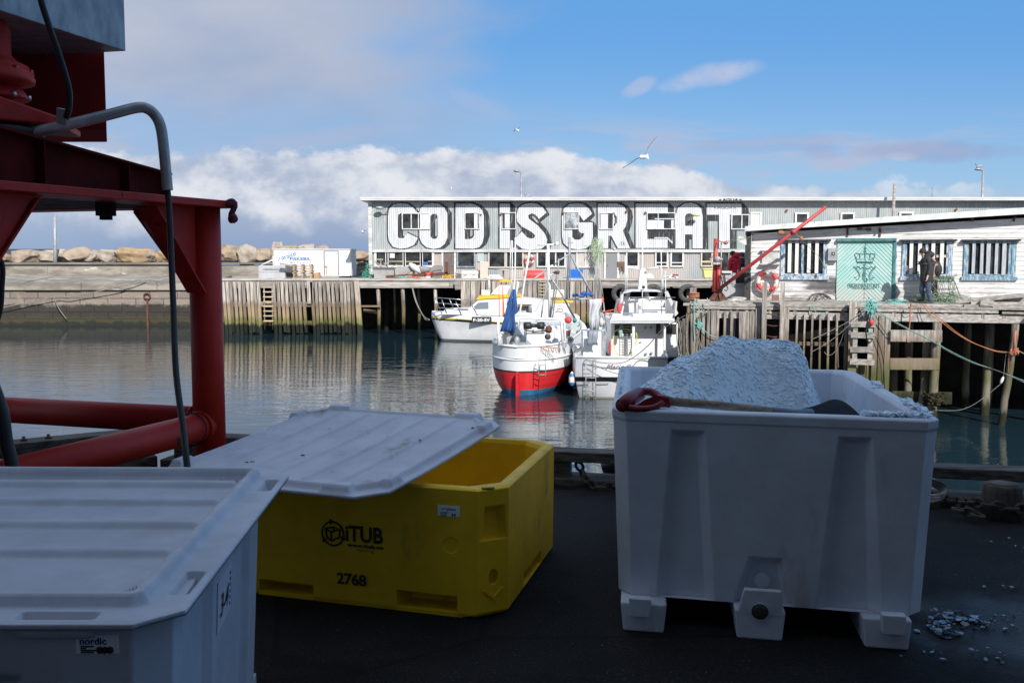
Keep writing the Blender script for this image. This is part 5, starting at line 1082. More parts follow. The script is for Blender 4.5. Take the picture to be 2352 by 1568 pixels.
mb.lathe(c_+Vector((-145*Z4m, 0, 0)), [(.02, 0), (48*Z4m, 4*Z4m), (50*Z4m, 60*Z4m), (46*Z4m, 100*Z4m), (26*Z4m, 112*Z4m), (26*Z4m, 180*Z4m), (46*Z4m, 190*Z4m), (50*Z4m, 230*Z4m), (48*Z4m, 285*Z4m), (.02, 290*Z4m)], 20, (1, 0, .0))
mb.build('net_drum', black, t)
mb = MB(); mb.lathe(bp('Z4', 737, 1322, 37.3), [(.02, -.03), (38*Z4m, -.03), (42*Z4m, .0), (38*Z4m, .05), (.02, .06)], 18, (0, -1, 0)); mb.tube([bp('Z4', x, y, 37.4) for x, y in ((430, 1235), (560, 1255), (690, 1240), (740, 1255))], .03, 6); mb.tube([bp('Z4', x, y, 37.4) for x, y in ((425, 1265), (440, 1278), (690, 1275))], .028, 6)
mb.build('net_hauler', M('dark_gear', (.04, .035, .035), (.10, .08, .07), 8, rough=.5), t)
mb = MB(); mb.ell(bp('Z4', 748, 1225, 37.35), (.13, .12, .13), 12, 8, jit=.5); mb.tube([bp('Z4', x, y, 37.3) for x, y in ((700, 1160), (730, 1210), (790, 1190), (775, 1270), (800, 1240))], .02, 5); mb.build('hauler_motor', rust, t)
# mizzen sail bundle and its spars
def cloth(pts_l, pts_r, Y, name, mat, parent, m_='Z4', wob=.08, seed=1, n=14):
    """ruffled cloth between two edges"""
    rr = random.Random(seed); mb = MB(); mb.sm = True; k = len(pts_l); vs = []
    for i in range(k):
        a = bp(m_, *pts_l[i], Y); b_ = bp(m_, *pts_r[i], Y)
        for j in range(n+1):
            f = j/n; v = a+(b_-a)*f; v.y += wob*math.sin(f*13+i*.7+seed)*(.6+.4*math.sin(i*1.7))+.5*wob*noise.noise(Vector((f*6, i*1.3, seed))); vs.append(v)
    fs = [(i*(n+1)+j, i*(n+1)+j+1, (i+1)*(n+1)+j+1, (i+1)*(n+1)+j) for i in range(k-1) for j in range(n)]
    mb.add(vs, fs); o = mb.build(name, mat, parent); s_ = o.modifiers.new('solid', 'SOLIDIFY'); s_.thickness = .012; return o
cloth([(268, 690), (225, 800), (185, 950), (150, 1080), (120, 1180), (100, 1250)], [(312, 690), (322, 800), (338, 1000), (300, 1030), (310, 1180), (295, 1265)], 37.0, 'mizzen_sail', blue_cloth, t, seed=2)
mb = MB()
for pts, r_ in (([(305, 0), (303, 300), (296, 600), (275, 760), (235, 1010)], .028), ([(248, 40), (228, 570)], .018), ([(265, 40), (262, 540), (190, 900)], .016), ([(322, 590), (342, 600), (325, 700), (212, 1240), (190, 1270), (105, 1280)], .045), ([(500, 150), (430, 560), (385, 880), (345, 1110), (340, 1220)], .036),
                ([(285, 690), (240, 1000)], .05), ([(78, 1100), (75, 1440)], .05), ([(105, 1280), (90, 1440)], .035)):
    mb.tube([bp('Z4', x, y, 37.1) for x, y in pts], r_, 7)
mb.build('mizzen_mast', white, t)
mb = MB(); mb.tube([bp('Z4', x, y, 38.8) for x, y in ((742, 95), (745, 520), (760, 640), (762, 1060))], .055, 8); mb.tube([bp('Z4', x, y, 38.8) for x, y in ((606, 100), (880, 92))], .035, 6); mb.box(bp('Z4', 838, 98, 38.9), bp('Z4', 880, 55, 38.6)); mb.tube([bp('Z4', x, y, 38.8) for x, y in ((735, 500), (800, 500), (840, 470))], .03, 6); mb.tube([bp('Z4', x, y, 38.8) for x, y in ((750, 385), (810, 370))], .03, 6)
mb.build('main_mast', white, t)
mb = MB()
for pts, r_ in (([(730, 430), (330, 705)], .028), ([(885, 280), (873, 450), (855, 480), (775, 1070)], .03), ([(855, 480), (820, 700), (770, 1075)], .022), ([(775, 530), (830, 610), (940, 780), (1040, 980), (1100, 1080)], .04), ([(880, 480), (858, 660), (800, 1075)], .024), ([(685, 800), (650, 1070)], .035), ([(760, 640), (560, 1005)], .012), ([(840, 355), (880, 310), (1020, 230)], .03), ([(720, 820), (690, 780), (735, 560)], .02)):
    mb.tube([bp('Z4', x, y, 38.6) for x, y in pts], r_, 7)
mb.build('stay', alu, t)
mb = MB(); mb.ell(bp('Z4', 860, 465, 38.6), (.12, .08, .07), 10, 7, jit=.6); mb.build('masthead_block', rust, t)
mb = MB(); a = bp('Z4', 75, 1080, 37.2)
for x0, x1 in ((82, 98), (130, 165)):
    mb.hexa([bp('Z4', x0, 560 if x0 < 100 else 640, 37.2), bp('Z4', x0+8, 560 if x0 < 100 else 640, 37.2), bp('Z4', x0+8, 560 if x0 < 100 else 640, 37.25), bp('Z4', x0, 560 if x0 < 100 else 640, 37.25), bp('Z4', x0+2, 1060, 37.2), bp('Z4', x1, 1060, 37.2), bp('Z4', x1, 1060, 37.25), bp('Z4', x0+2, 1060, 37.25)])
mb.build('orange_streamer', orange, t)
mb = MB(); mb.hexa([bp('Z4', 265, 1435, 36.9), bp('Z4', 450, 1440, 36.9), bp('Z4', 440, 1420, 37.6), bp('Z4', 290, 1420, 37.6), bp('Z4', 270, 1410, 36.9), bp('Z4', 445, 1405, 36.9), bp('Z4', 430, 1395, 37.6), bp('Z4', 300, 1395, 37.6)]); mb.add([bp('Z4', 450, 1345, 37.3), bp('Z4', 545, 1445, 37.0), bp('Z4', 445, 1440, 37.0), bp('Z4', 480, 1440, 37.6)], [(0, 1, 2), (0, 3, 1), (0, 2, 3)]); mb.ell(bp('Z4', 325, 1370, 37.3), (.12, .1, .16)); mb.build('fish_chute', alu, t)
mb = MB(); c_ = bp('Z4', 1042, 1362, 37.5); mb.torus(c_, .1, .018, (0, 1, 0)); mb.tube([c_-Vector((.1, 0, 0)), c_+Vector((.1, 0, 0))], .014, 5); mb.tube([c_-Vector((0, 0, .1)), c_+Vector((0, 0, .1))], .014, 5); mb.ell(c_+Vector((0, .06, 0)), (.07, .06, .07)); mb.build('hand_wheel', ink, t)
mb = MB(); mb.beam(bp('Z4', 160, 1290, 37.2), bp('Z4', 165, 1430, 37.2), .16, .3); mb.beam(bp('Z4', 165, 1300, 37.2), bp('Z4', 290, 1270, 37.2), .2, .16); mb.build('rope_hauler', M('dark_grey_hauler', (.10, .11, .12), rough=.5), t)
mb = MB(); rr = random.Random(3)
for k in range(13):
    a = bp('Z4', 655+k*20, 1455+k*1.5, 36.85); mb.tube([a, a+Vector((rr.uniform(-.03, .05), -.04, -.08)), a+Vector((rr.uniform(-.03, .1), -.02, -rr.uniform(.12, .22)))], .012, 4)
mb.tube([bp('Z4', 640, 1452, 36.9), bp('Z4', 910, 1478, 36.9)], .015, 4); mb.build('rope_fringe', rusty_orange, t)
mb = MB()
def rung_ladder(m_, x0, x1, y0, y1, n_, Y, r_=.018, hook=True):
    mb = MB(); a0, a1, b0, b1 = bp(m_, x0, y0, Y), bp(m_, x0, y1, Y), bp(m_, x1, y0, Y), bp(m_, x1, y1, Y)
    mb.tube([a1, a0, a0+Vector((.03, .15, .02))] if hook else [a1, a0], r_, 6); mb.tube([b1, b0, b0+Vector((-.03, .15, .02))] if hook else [b1, b0], r_, 6)
    for k in range(n_): f = (k+.3)/n_; mb.tube([a0+(a1-a0)*f, b0+(b1-b0)*f], r_*.8, 6)
    return mb
rung_ladder('S1', 1218, 1284, 1050, 1235, 4, 36.35).build('boarding_ladder', alu, t)
mb = MB(); a = bp('S2', 328, 1185, 36.6); b_ = bp('S2', 328, 1295, 36.6); rr_ = .165*(60/60); w_ = (bp('S2', 356, 1200, 36.6)-bp('S2', 296, 1200, 36.6)).x/2
mb.lathe((a.x, 36.3, b_.z), [(.03, -.02), (w_*.5, 0), (w_, .10), (w_, (a.z-b_.z)-.08), (w_*.5, (a.z-b_.z)+.02), (.03, (a.z-b_.z)+.08)], 16); fo = one(mb, 'boat_fender', [off_white], 'white cylindrical fender with blue ends between red boat and white boat', 'fender')
t3 = fo
for zz_ in (0, 1):
    mb = MB(); z_ = b_.z+.0 if not zz_ else a.z-.10; mb.lathe((a.x, 36.3, z_), [(w_*.55, 0), (w_*1.02, .09), (w_*1.02, .12)] if not zz_ else [(w_*1.02, 0), (w_*1.02, .03), (w_*.55, .12)], 16, cap=False); mb.build('fender_end', ink_blue, fo)
# buoys and tub on the red boat's deck
for (x, y, rx, mt, lb) in ((1010, 1100, 50, orange_red, 'round red buoy above the net drum on the red boat'), (1095, 1105, 30, M('green_net', (.06, .28, .24), (.02, .15, .13), 8, rough=.9, bump=.03), 'ball of teal netting beside the red buoy')):
    mb = MB(); r_ = rx*Z4m; mb.ell(bp('Z4', x, y, 38.2), (r_, r_, r_*.95), 14, 10, jit=.0 if mt is orange_red else .7); one(mb, 'buoy' if mt is orange_red else 'net_ball', mt, lb, 'buoy' if mt is orange_red else 'netting')
mb = MB(); mb.beam(bp('Z4', 1060, 1215, 37.9), bp('Z4', 1160, 1165, 37.9), .2, .3); one(mb, 'fish_crate', M('pale_green_crate', (.45, .52, .50), rough=.6), 'tilted pale green crate under the netting on the red boat', 'crate')
mb = MB(); mb.ell(bp('Z4', 1130, 1470, 37.4), (.22, .3, .14), rot=Matrix.Rotation(-.7, 3, 'Y')); mb.tube([bp('Z4', 1080, 1430, 37.2), bp('Z4', 1190, 1490, 37.2)], .07, 10); one(mb, 'outboard_float', steel, 'shiny steel cylinder lying on the red boat at its right side', 'cylinder')
# ---------------------------------------------------------------- white cabin boat, stern to the camera
TY = 36.0
t = thing('cabin_boat', 'white cabin boat seen from its flat stern, with flybridge, black band and italic name', 'boat', (bp('S2', 650, 1440, TY).x, TY, WZ))
F36b = FY(TY)
l0 = F36b.q('S2', 375, 1035); r0_ = F36b.q('S2', 1250, 1035); l1 = F36b.q('S2', 392, 1440)
zt_ = l0[1]; zb_ = F36b.q('S2', 400, 1225)[1]; zc_ = F36b.q('S2', 400, 1270)[1]
wb = r0_[0]-l0[0]; cxx = (l0[0]+r0_[0])/2
rows = [(WZ-.4, .86, 0), (WZ, .90, 0), (WZ+.06, .905, 1), (WZ+.07, .91, 1), (zc_-.02, .97, 1), (zc_, .98, 2), (zb_, .995, 1), (zb_+.3, .99, 1), (zt_, .975, 1)]
grid, h, sd, C = hull('hull', [M('fouled_waterline', (.25, .25, .18), rough=.7), white, M('black_band', (.015, .016, .02), rough=.35), white], t, (cxx, TY, WZ), R(90-4), 10.5, wb*1.14, rows, 'flat', sheer=.5, rake=1.2)
# fittings on the transom
a = bp('S2', 662, 1145, TY-.02); b_ = bp('S2', 880, 1103, TY-.02); wq = lambda x, z, o: Vector((x, TY-.03-o, z))
text('Marie B', wq, F36b.q('S2', 662, 1145)[0], F36b.q('S2', 900, 1145)[0], F36b.q('S2', 662, 1147)[1], F36b.q('S2', 662, 1100)[1], .0, M('grey_script', (.12, .12, .13), rough=.5), 'lettering', t, shear=.45)
for x0, x1 in ((392, 498), (575, 685)): bq('drain_slot', 'S2', x0, 1281, x1, 1294, TY-.02, .03, alu, t)
mb = rung_ladder('S2', 467, 562, 1050, 1560, 12, TY-.18); mb.tube([bp('S2', x, y, TY-.2) for x, y in ((480, 1420), (485, 1370), (515, 1350), (545, 1370), (552, 1420))], .02, 6); mb.build('boarding_ladder', alu, t)
cab = bq('cabin', 'Z6', 565, 750, 1610, 1290, 38.2, 4.2, white, t, .06)
bq('cabin_roof', 'Z6', 548, 700, 1560, 752, 37.3, 5.0, white, t, .05)
mb = MB(); F = FY(37.3); mb.prism(F.w, [F.q('Z6', x, y) for x, y in ((548, 752), (590, 610), (720, 610), (720, 655), (910, 655), (910, 610), (1560, 610), (1560, 752))], -.5, .0); mb.build('roof_coaming', white, t)
for x0, x1, y0, y1, nm in ((622, 900, 775, 950, 'window'), (1272, 1340, 765, 930, 'door_window'), (1425, 1590, 765, 925, 'window')): bq(nm, 'Z6', x0, y0, x1, y1, 38.16, .05, glass, cab, .02)
for x0, x1 in ((900, 935), (1395, 1420)): bq('pillar', 'Z6', x0, 760, x1, 1285, 37.5, .1, white, cab)
for x, y in ((1098, 825), (1190, 818), (1110, 1230), (1195, 1222)): mb = MB(); F = FY(38.14); c_ = F.q('Z6', x, y); mb.lathe(F.w(c_[0], c_[1]), [(.055, 0), (.055, .02)], 12, (0, -1, 0)); mb.build('vent', alu, cab)
bq('handle', 'Z6', 1018, 1035, 1050, 1045, 38.1, .04, alu, cab)
# flybridge
mb = MB(); F = FY(38.6); A = [F.q('Z6', x, y) for x, y in ((715, 640), (760, 420), (1580, 415), (1560, 640))]; mb.prism(F.w, A, -2.6, -2.4); F2 = FY(37.8)
mb.hexa([F.w(*A[0], -2.5), F.w(*A[0], 0), F.w(A[0][0]+.06, A[0][1], 0), F.w(A[0][0]+.06, A[0][1], -2.5), F.w(*A[1], -2.5), F.w(*A[1], 0), F.w(A[1][0]+.06, A[1][1], 0), F.w(A[1][0]+.06, A[1][1], -2.5)])
mb.hexa([F.w(*A[3], -2.5), F.w(*A[3], 0), F.w(A[3][0]+.06, A[3][1], 0), F.w(A[3][0]+.06, A[3][1], -2.5), F.w(*A[2], -2.5), F.w(*A[2], 0), F.w(A[2][0]+.06, A[2][1], 0), F.w(A[2][0]+.06, A[2][1], -2.5)])
mb.build('flybridge', M('warm_white_panel', (.62, .59, .57), rough=.5), t)
bq('seat_back', 'Z6', 1065, 510, 1415, 610, 38.9, .3, white, t, .05); bq('console', 'Z6', 995, 450, 1040, 610, 38.7, .3, white, t, .06)
mb = MB(); F = FY(39.0)
A = [F.q('Z6', x, y) for x, y in ((735, 280), (760, 252), (890, 222), (1270, 228), (1420, 255), (1430, 285), (1280, 262), (900, 258), (760, 292))]
mb.prism(F.w, A, -.5, 0)
mb.prism(F.w, [F.q('Z6', x, y) for x, y in ((722, 275), (765, 285), (735, 560), (700, 560))], -.3, 0); mb.prism(F.w, [F.q('Z6', x, y) for x, y in ((1420, 270), (1455, 250), (1620, 600), (1575, 640))], -.3, 0); mb.build('radar_arch', M('light_grey_gelcoat', (.56, .56, .58), rough=.4), t)
mb = MB(); F = FY(39.2); mb.prism(F.w, [F.q('Z6', x, y) for x, y in ((1000, 228), (1020, -30), (1040, -110), (1100, -110), (1120, -30), (1140, 228))], -.35, -.1); mb.build('mast_fin', white, t)
mb = MB()
for pts, r_ in (([(1060, -480), (1055, -100), (1058, 695)], .022), ([(1420, -60), (1420, 620)], .016), ([(790, -300), (790, 230)], .02), ([(815, -120), (815, 230)], .02), ([(1350, -370), (1360, 230)], .02), ([(1378, 60), (1378, 230)], .018)): mb.tube([bp('Z6', x, y, 38.9) for x, y in pts], r_, 6)
mb.tube([bp('Z6', x, y, 39.1) for x, y in ((780, -118), (1010, -98))], .04, 6); mb.tube([bp('Z6', x, y, 39.1) for x, y in ((1130, -98), (1350, -122))], .04, 6); mb.build('aerial', white, t)
mb = MB()
for pts in ([(760, 352), (1570, 352)], [(852, 352), (852, 418)], [(1172, 352), (1172, 418)], [(935, 610), (935, 420), (950, 390), (990, 382), (1440, 382)], [(1356, 390), (1356, 610)]): mb.tube([bp('Z6', x, y, 38.2) for x, y in pts], .024, 6)
mb.build('railing', steel, t)
for x, y in ((745, 245), (1395, 245), (1075, 190)): mb = MB(); mb.ell(bp('Z6', x, y, 38.9), .065); mb.build('deck_light', ink, t)
rung_ladder('Z6', 750, 880, 795, 1280, 12, 37.9, .014, False).build('cabin_ladder', steel, t)
mb = MB(); mb.tube([bp('Z6', 615+315*0+ (x), y, 37.8) for x, y in ((-5, 885), (60, 855), (160, 845), (260, 860), (300, 880))], .024, 6); mb.tube([bp('Z6', x, y, 37.8) for x, y in ((605, 950), (600, 1060), (620, 1160), (660, 1230), (720, 1280))], .022, 6); mb.tube([bp('Z6', x, y, 37.8) for x, y in ((958, 900), (972, 960), (950, 1080), (900, 1200), (830, 1260))], .022, 6)
one(mb, 'yellow_hose', M('yellow_hose', (.62, .52, .08), rough=.5), 'yellow hose looped over the cabin back of the white boat', 'hose')
mb = MB(); mb.ell(bp('Z6', 718, 880, 37.75), (.08, .06, .24), 10, 8, jit=.4); mb.ell(bp('Z6', 735, 795, 37.75), (.05, .05, .06)); one(mb, 'green_net_bag', M('pale_green_net', (.35, .52, .46), (.22, .4, .35), 10, rough=.9), 'pale green net bag hanging on the white boat cabin ladder', 'net bag')
for (x, y, w_, hh, lb) in ((693, 520, 38, 92, 'orange lifejacket roll standing at the left of the flybridge'), (548, 1140, 20, 112, 'orange lifejacket roll beside the left wall of the cabin')):
    mb = MB(); c_ = bp('Z6', x, y, 37.9); k = .1465*37.9/FPX; mb.ell(c_, (w_*k, .15, hh*k), 14, 12, jit=.1); o_ = one(mb, 'lifejacket_roll', orange_red, lb, 'lifejacket'); mb = MB(); mb.lathe(c_+Vector((0, 0, -hh*k*.55)), [(w_*k*.95, -.03), (w_*k*1.0, .03)], 12, cap=False); mb.build('reflective_band', ink_white, o_)
# left white deck block and furled grey sail
bq('engine_casing', 'Z6', 125, 880, 480, 1290, 37.3, 1.0, white, t, .03)
bq('casing_side', 'Z6', 425, 885, 480, 1280, 37.25, .3, alu, t)
cloth([(225, 380), (228, 470), (222, 600), (226, 720), (232, 860)], [(415, 370), (418, 460), (372, 560), (385, 700), (372, 860)], 37.0, 'furled_sail', grey_cloth, t, m_='Z6', wob=.10, seed=5)
cloth([(215, 880), (212, 960), (205, 1040), (186, 1095)], [(372, 880), (360, 960), (345, 1040), (362, 1095)], 36.9, 'sail_foot', M('slate_cloth', (.30, .33, .38), (.22, .25, .3), 4, rough=.8), t, m_='Z6', wob=.05, seed=9)
mb = MB()
for pts, r_ in (([(370, -420), (352, 120), (300, 480), (385, 570), (395, 820)], .022), ([(330, -250), (300, 380)], .018), ([(345, -250), (320, 380)], .016), ([(388, -200), (360, 370)], .018), ([(445, 420), (495, 850)], .022), ([(445, 550), (455, 830)], .03), ([(385, 30), (430, 250), (500, 900)], .012), ([(80, -60), (290, 330)], .03), ([(165, 605), (330, 480)], .02)): mb.tube([bp('Z6', x, y, 37.1) for x, y in pts], r_, 6)
mb.build('rigging', alu, t)
mb = MB(); mb.ell(bp('Z6', 425, 735, 37.2), (.16, .14, .18), 12, 9); one(mb, 'white_float', off_white, 'white float beside the grey furled sail', 'float')
mb = MB()
for x, y, w_, hh in ((428, 385, 26, 48), (482, 600, 16, 36), (545, 610, 14, 48)): 
    F = FY(37.0); a = F.q('Z6', x-w_, y-hh); b_ = F.q('Z6', x+w_, y+hh); mb.prism(F.w, [(a[0], b_[1]+.05), (b_[0]-.05, b_[1]), (b_[0], a[1]-.08), (a[0]+.06, a[1])], -.03, .0)
mb.tube([bp('Z6', 400, 585, 37.0), bp('Z6', 635, 538, 37.0)], .022, 6)
one(mb, 'orange_gloves', orange, 'orange rubber gloves and sleeve hung on a pole beside the grey sail', 'gloves')
mb = MB(); mb.tube([bp('Z6', 0, 300, 39.0), bp('Z6', 120, 305, 39.0)], .03, 6); 
rr = random.Random(4)
A0, A1 = bp('Z6', -40, 330, 39.0), bp('Z6', 275, 335, 39.0)
mb = MB(); mb.sm = True
pts = []; rs = []
for k in range(12): f = k/11; pts.append(A0+(A1-A0)*f+Vector((0, rr.uniform(-.03, .03), .04*math.sin(k)+.10*f))); rs.append(.05+.022*math.sin(k*1.3)+.03*f)
mb.tube(pts, rs, 9); mb.ell(bp('Z6', 140, 285, 39.0), (.10, .09, .08), 12, 8, jit=.4); blue_boom = one(mb, 'furled_blue_sail', M('bright_blue_tarp', (.02, .13, .48), (.01, .07, .30), 6, rough=.6, bump=.03, bsc=5), 'bright blue tarpaulin furled on a boom between the two boats', 'tarpaulin')
mb = MB(); mb.tube([bp('Z4', 1030, 0, 39.0), bp('Z4', 1025, 230, 39.0), bp('Z4', 990, 830, 39.0)], .05, 8); mb.tube([bp('Z4', 1040, 225, 39.0), bp('Z4', 1140, 420, 39.0), bp('Z4', 1330, 760, 39.0)], .04, 8); mb.tube([bp('Z4', 1005, 72, 39.0), bp('Z4', 1075, 72, 39.0)], .02, 6); mb.tube([bp('Z4', 1010, 825, 39.0), bp('Z4', 1330, 815, 39.0)], .04, 6); mb.tube([bp('Z4', 1040, 240, 39.0), bp('Z4', 1035, 760, 39.0)], .012, 5)
mb.build('tall_mast', alu, t)
# mooring rope across the stern
def rope(pts, r_, mat, label, cat='rope', nm='mooring_rope', sag=0, group=None):
    P_ = []
    for i in range(len(pts)-1):
        n_ = 10
        for k in range(n_): f = k/n_; p_ = Vector(pts[i])+(Vector(pts[i+1])-Vector(pts[i]))*f; p_.z -= sag*4*f*(1-f); P_.append(p_)
    P_.append(Vector(pts[-1])); mb = MB(); mb.tube(P_, r_, 6); return one(mb, nm, mat, label, cat, group)
def smooth(pts, n=6):
    P_ = [Vector(p) for p in pts]; out = []
    for i in range(len(P_)-1):
        p0 = P_[max(i-1, 0)]; p1 = P_[i]; p2 = P_[i+1]; p3 = P_[min(i+2, len(P_)-1)]
        for k in range(n):
            f = k/n; out.append(.5*((2*p1)+(p2-p0)*f+(2*p0-5*p1+4*p2-p3)*f*f+(3*p1-p0-3*p2+p3)*f**3))
    out.append(P_[-1]); return out
mb = MB(); mb.tube(smooth([bp('Z6', 170, 1320, 35.85), bp('Z6', 400, 1370, 35.8), bp('Z6', 700, 1380, 35.7), bp('Z6', 900, 1300, 35.5), bp('Z6', 1150, 1100, 34.8), bp('Z6', 1400, 830, 34.2), FD.w(.6, -.1, .2)]), .018, 6); one(mb, 'mooring_rope', grey_rope, 'grey rope sagging from the white stern up to the dock corner', 'rope', 'mooring ropes')
mb = MB(); mb.tube(smooth([bp('Z6', 170, 1320, 35.8), bp('Z6', 350, 1430, 35.7), bp('Z6', 600, 1530, 35.6), bp('Z6', 760, 1550, 35.5)]), .014, 6); one(mb, 'mooring_rope', grey_rope, 'thin line drooping below the italic name on the white stern', 'rope', 'mooring ropes')
# ---------------------------------------------------------------- cabin cruiser, bow to the left
CY = 60.0; FCr = FY(CY)
t = thing('cabin_cruiser', 'white cabin cruiser with yellow trim and number F-20-SV, bow pointing left', 'cruiser', (FCr.q('S1', 600, 880)[0], CY, WZ))
xb = FCr.q('S1', 262, 880)[0]; xtip = FCr.q('S1', 163, 650)[0]; xs_ = FCr.q('R4', 2400, 1400)[0]
L = xs_-xtip; Bc = 3.2
zs = FCr.q('S1', 190, 597)[1]; zrub = FCr.q('S1', 165, 685)[1]; zst = FCr.q('S1', 165, 652)[1]; zsa = FCr.q('S1', 820, 640)[1]; zra = FCr.q('S1', 820, 715)[1]; zsta = FCr.q('S1', 820, 690)[1]
mb = MB(); bm = mb.bm; n = 40; cols = []
chine = lambda f: WZ+.0
for i in range(n+1):
    f = i/n; xx = L*f
    br_w = Bc/2*min(1, (f/.42))**.62 if f > 0 else .02
    zsh = zs+(zsa-zs)*min(1, f/.35)**1.0; zr2 = zrub+(zra-zrub)*min(1, f/.45); zs2 = zst+(zsta-zst)*min(1, f/.45)
    rows = []
    for (z, kb, kx, mi) in ((WZ-.35, .55, 1.0, 2), (WZ+.02, .74, .93, 2), (WZ+.12, .78, .88, 0), ((WZ+zr2)/2, .90, .45, 0), (zr2-.03, .985, .06, 0), (zr2, 1.0, .03, 3), (zr2+.09, 1.0, .01, 0), (zs2-.10, 1.0, .0, 1), (zs2+.00, 1.0, .0, 0), (zs2+.03, 1.0, .0, 0), (zsh-.05, .97, .03, 0), (zsh, .90, .10, 0)):
        xo = (xb-xtip)*kx*max(0, 1-f/.5)**1.6
        rows.append((Vector((xtip+xx*(1)+xo, CY+Bc/2-br_w*kb*(1 if f > 0 else 1), z)), mi, br_w*kb))
    cols.append(rows)
Vn = [[bm.verts.new(r_[0]) for r_ in c_] for c_ in cols]; Vf = [[bm.verts.new(Vector((r_[0].x, CY+Bc/2+r_[2], r_[0].z))) for r_ in c_] for c_ in cols]
for i in range(n):
    for j in range(len(cols[0])-1):
        for A, sg in ((Vn, 1), (Vf, -1)):
            f = bm.faces.new([A[i][j], A[i+1][j], A[i+1][j+1], A[i][j+1]][::sg]); f.material_index = cols[i][j][1]; f.smooth = True
for j in range(len(cols[0])-1): f = bm.faces.new([Vn[n][j], Vf[n][j], Vf[n][j+1], Vn[n][j+1]]); f.material_index = cols[0][j][1]; g_ = bm.faces.new([Vn[0][j], Vn[0][j+1], Vf[0][j+1], Vf[0][j]]); g_.material_index = cols[0][j][1]
for i in range(n): bm.faces.new([Vn[i][-1], Vn[i+1][-1], Vf[i+1][-1], Vf[i][-1]])
mb.build('hull', [white, M('mustard_stripe', (.62, .48, .10), rough=.5), M('grey_antifouling', (.12, .13, .14), rough=.7), M('black_rubbing_strake', (.02, .02, .025), rough=.4)], t)
Fn = FY(CY+.55)
mb = MB(); P_ = [Fn.q('R4', x, y) for x, y in ((960, 1330), (985, 1280), (1240, 1268), (1345, 1172), (1345, 1160), (1760, 1150), (2110, 1185), (2290, 1195), (2310, 1345), (960, 1322))]
hole = [Fn.q('R4', x, y) for x, y in ((1752, 1218), (1905, 1222), (1905, 1312), (1752, 1306))]
mb.prism(Fn.w, P_, -2.4, 0, holes=[hole]); cb = mb.build('cabin', white, t, bevel=.03)
mb = MB(); mb.prism(Fn.w, [Fn.q('R4', x, y) for x, y in ((1284, 1255), (1340, 1203), (1448, 1195), (1448, 1268), (1290, 1270))], .0, .02); mb.build('window', M('pale_grey_window', (.20, .24, .26), rough=.12), cb)
mb = MB(); mb.prism(Fn.w, [Fn.q('R4', x, y) for x, y in ((1318, 1168), (1345, 1135), (1600, 1118), (1790, 1120), (1790, 1140), (1700, 1148))], -2.5, .08); mb.prism(Fn.w, [Fn.q('R4', x, y) for x, y in ((2095, 1182), (2330, 1184), (2330, 1203), (2110, 1200))], -2.5, .05); mb.build('yellow_trim', yellow, t)
mb = MB(); mb.prism(Fn.w, [Fn.q('R4', x, y) for x, y in ((1475, 1118), (1500, 1080), (1560, 1020), (1680, 1020), (1640, 1110), (1620, 1118))], -1.9, -.2); mb.build('flybridge_screen', white, t)
mb = MB(); mb.prism(Fn.w, [Fn.q('R4', x, y) for x, y in ((1560, 975), (1690, 968), (1690, 985), (1580, 988))], -1.9, -.2); mb.build('yellow_visor', yellow, t)
bq('life_raft', 'R4', 1370, 1072, 1462, 1128, CY+.9, .8, off_white, t, .06)
mb = MB(); mb.tube([bp('R4', 1452, 1080, CY+1), bp('R4', 1455, 965, CY+1)], .05, 8); mb.build('radar_pole', white, t)
bq('radar_scanner', 'R4', 1448, 912, 1565, 935, CY+1, .25, off_white, t, .05); bq('radar_housing', 'R4', 1420, 925, 1475, 965, CY+1, .5, off_white, t, .1)
mb = MB(); mb.ell(bp('R4', 1520, 950, CY+1.2), (.5, .25, .16)); mb.build('white_dome', off_white, t)
mb = MB()
for pts in ([(888, 1150), (1315, 1182)], [(905, 1205), (1260, 1235)], [(892, 1150), (905, 1290)], [(960, 1170), (1010, 1310)], [(1038, 1160), (1080, 1260)], [(1105, 1190), (1165, 1325)], [(1265, 1205), (1335, 1330)], [(905, 1255), (1240, 1275)], [(888, 1150), (945, 1290)]): mb.tube([bp('R4', x, y, CY+.5) for x, y in pts], .028, 6)
mb.build('bow_railing', steel, t)
Fp = FY(CY-.02); a, b_, c_, d_ = Fp.rect('R4', 1272, 1350, 1480, 1416); mb = MB(); mb.fb(Fp, a, b_, c_, d_, -.04, .03); pl = mb.build('number_plate', M('dark_number_plate', (.025, .03, .035), rough=.5), t)
for bmv in pl.data.vertices: pass
text('F-20-SV', Fp.w, a+.1, b_-.1, c_+.10, d_-.10, .035, ink_white, 'lettering', t, bold=.025)
Fz = FY(CY+.32); s0 = Fz.q('R4', 2118, 1270)[0]; s1 = Fz.q('R4', 2245, 1270)[0]
arc = lambda amp: (lambda a, b_: (a, b_*.45+(1-(2*a-1)**2)*.55))
text('STELLUFJARDAR', Fz.w, s0, s1, Fz.q('R4', 2118, 1268)[1], Fz.q('R4', 2118, 1232)[1], .012, ink, 'lettering', t, bold=.01, warp=arc(1))
text('EIGUR', Fz.w, s0+.25, s1-.1, Fz.q('R4', 2118, 1298)[1], Fz.q('R4', 2118, 1252)[1], .012, ink_red, 'lettering', t, bold=.03, warp=arc(1))
mb = MB(); mb.tube([bp('R4', x, y, CY+.31) for x, y in ((2140, 1300), (2170, 1294), (2200, 1304), (2230, 1296))], .02, 5); mb.build('wave_mark', ink, t)
mb = MB(); mb.ell(bp('R4', 1830, 1300, CY+1.6), (.9, .5, .35)); mb.tube([bp('R4', 1895, 1215, CY+.8), bp('R4', 1900, 1300, CY+.8)], .2, 10); mb.build('deck_gear', alu, t)
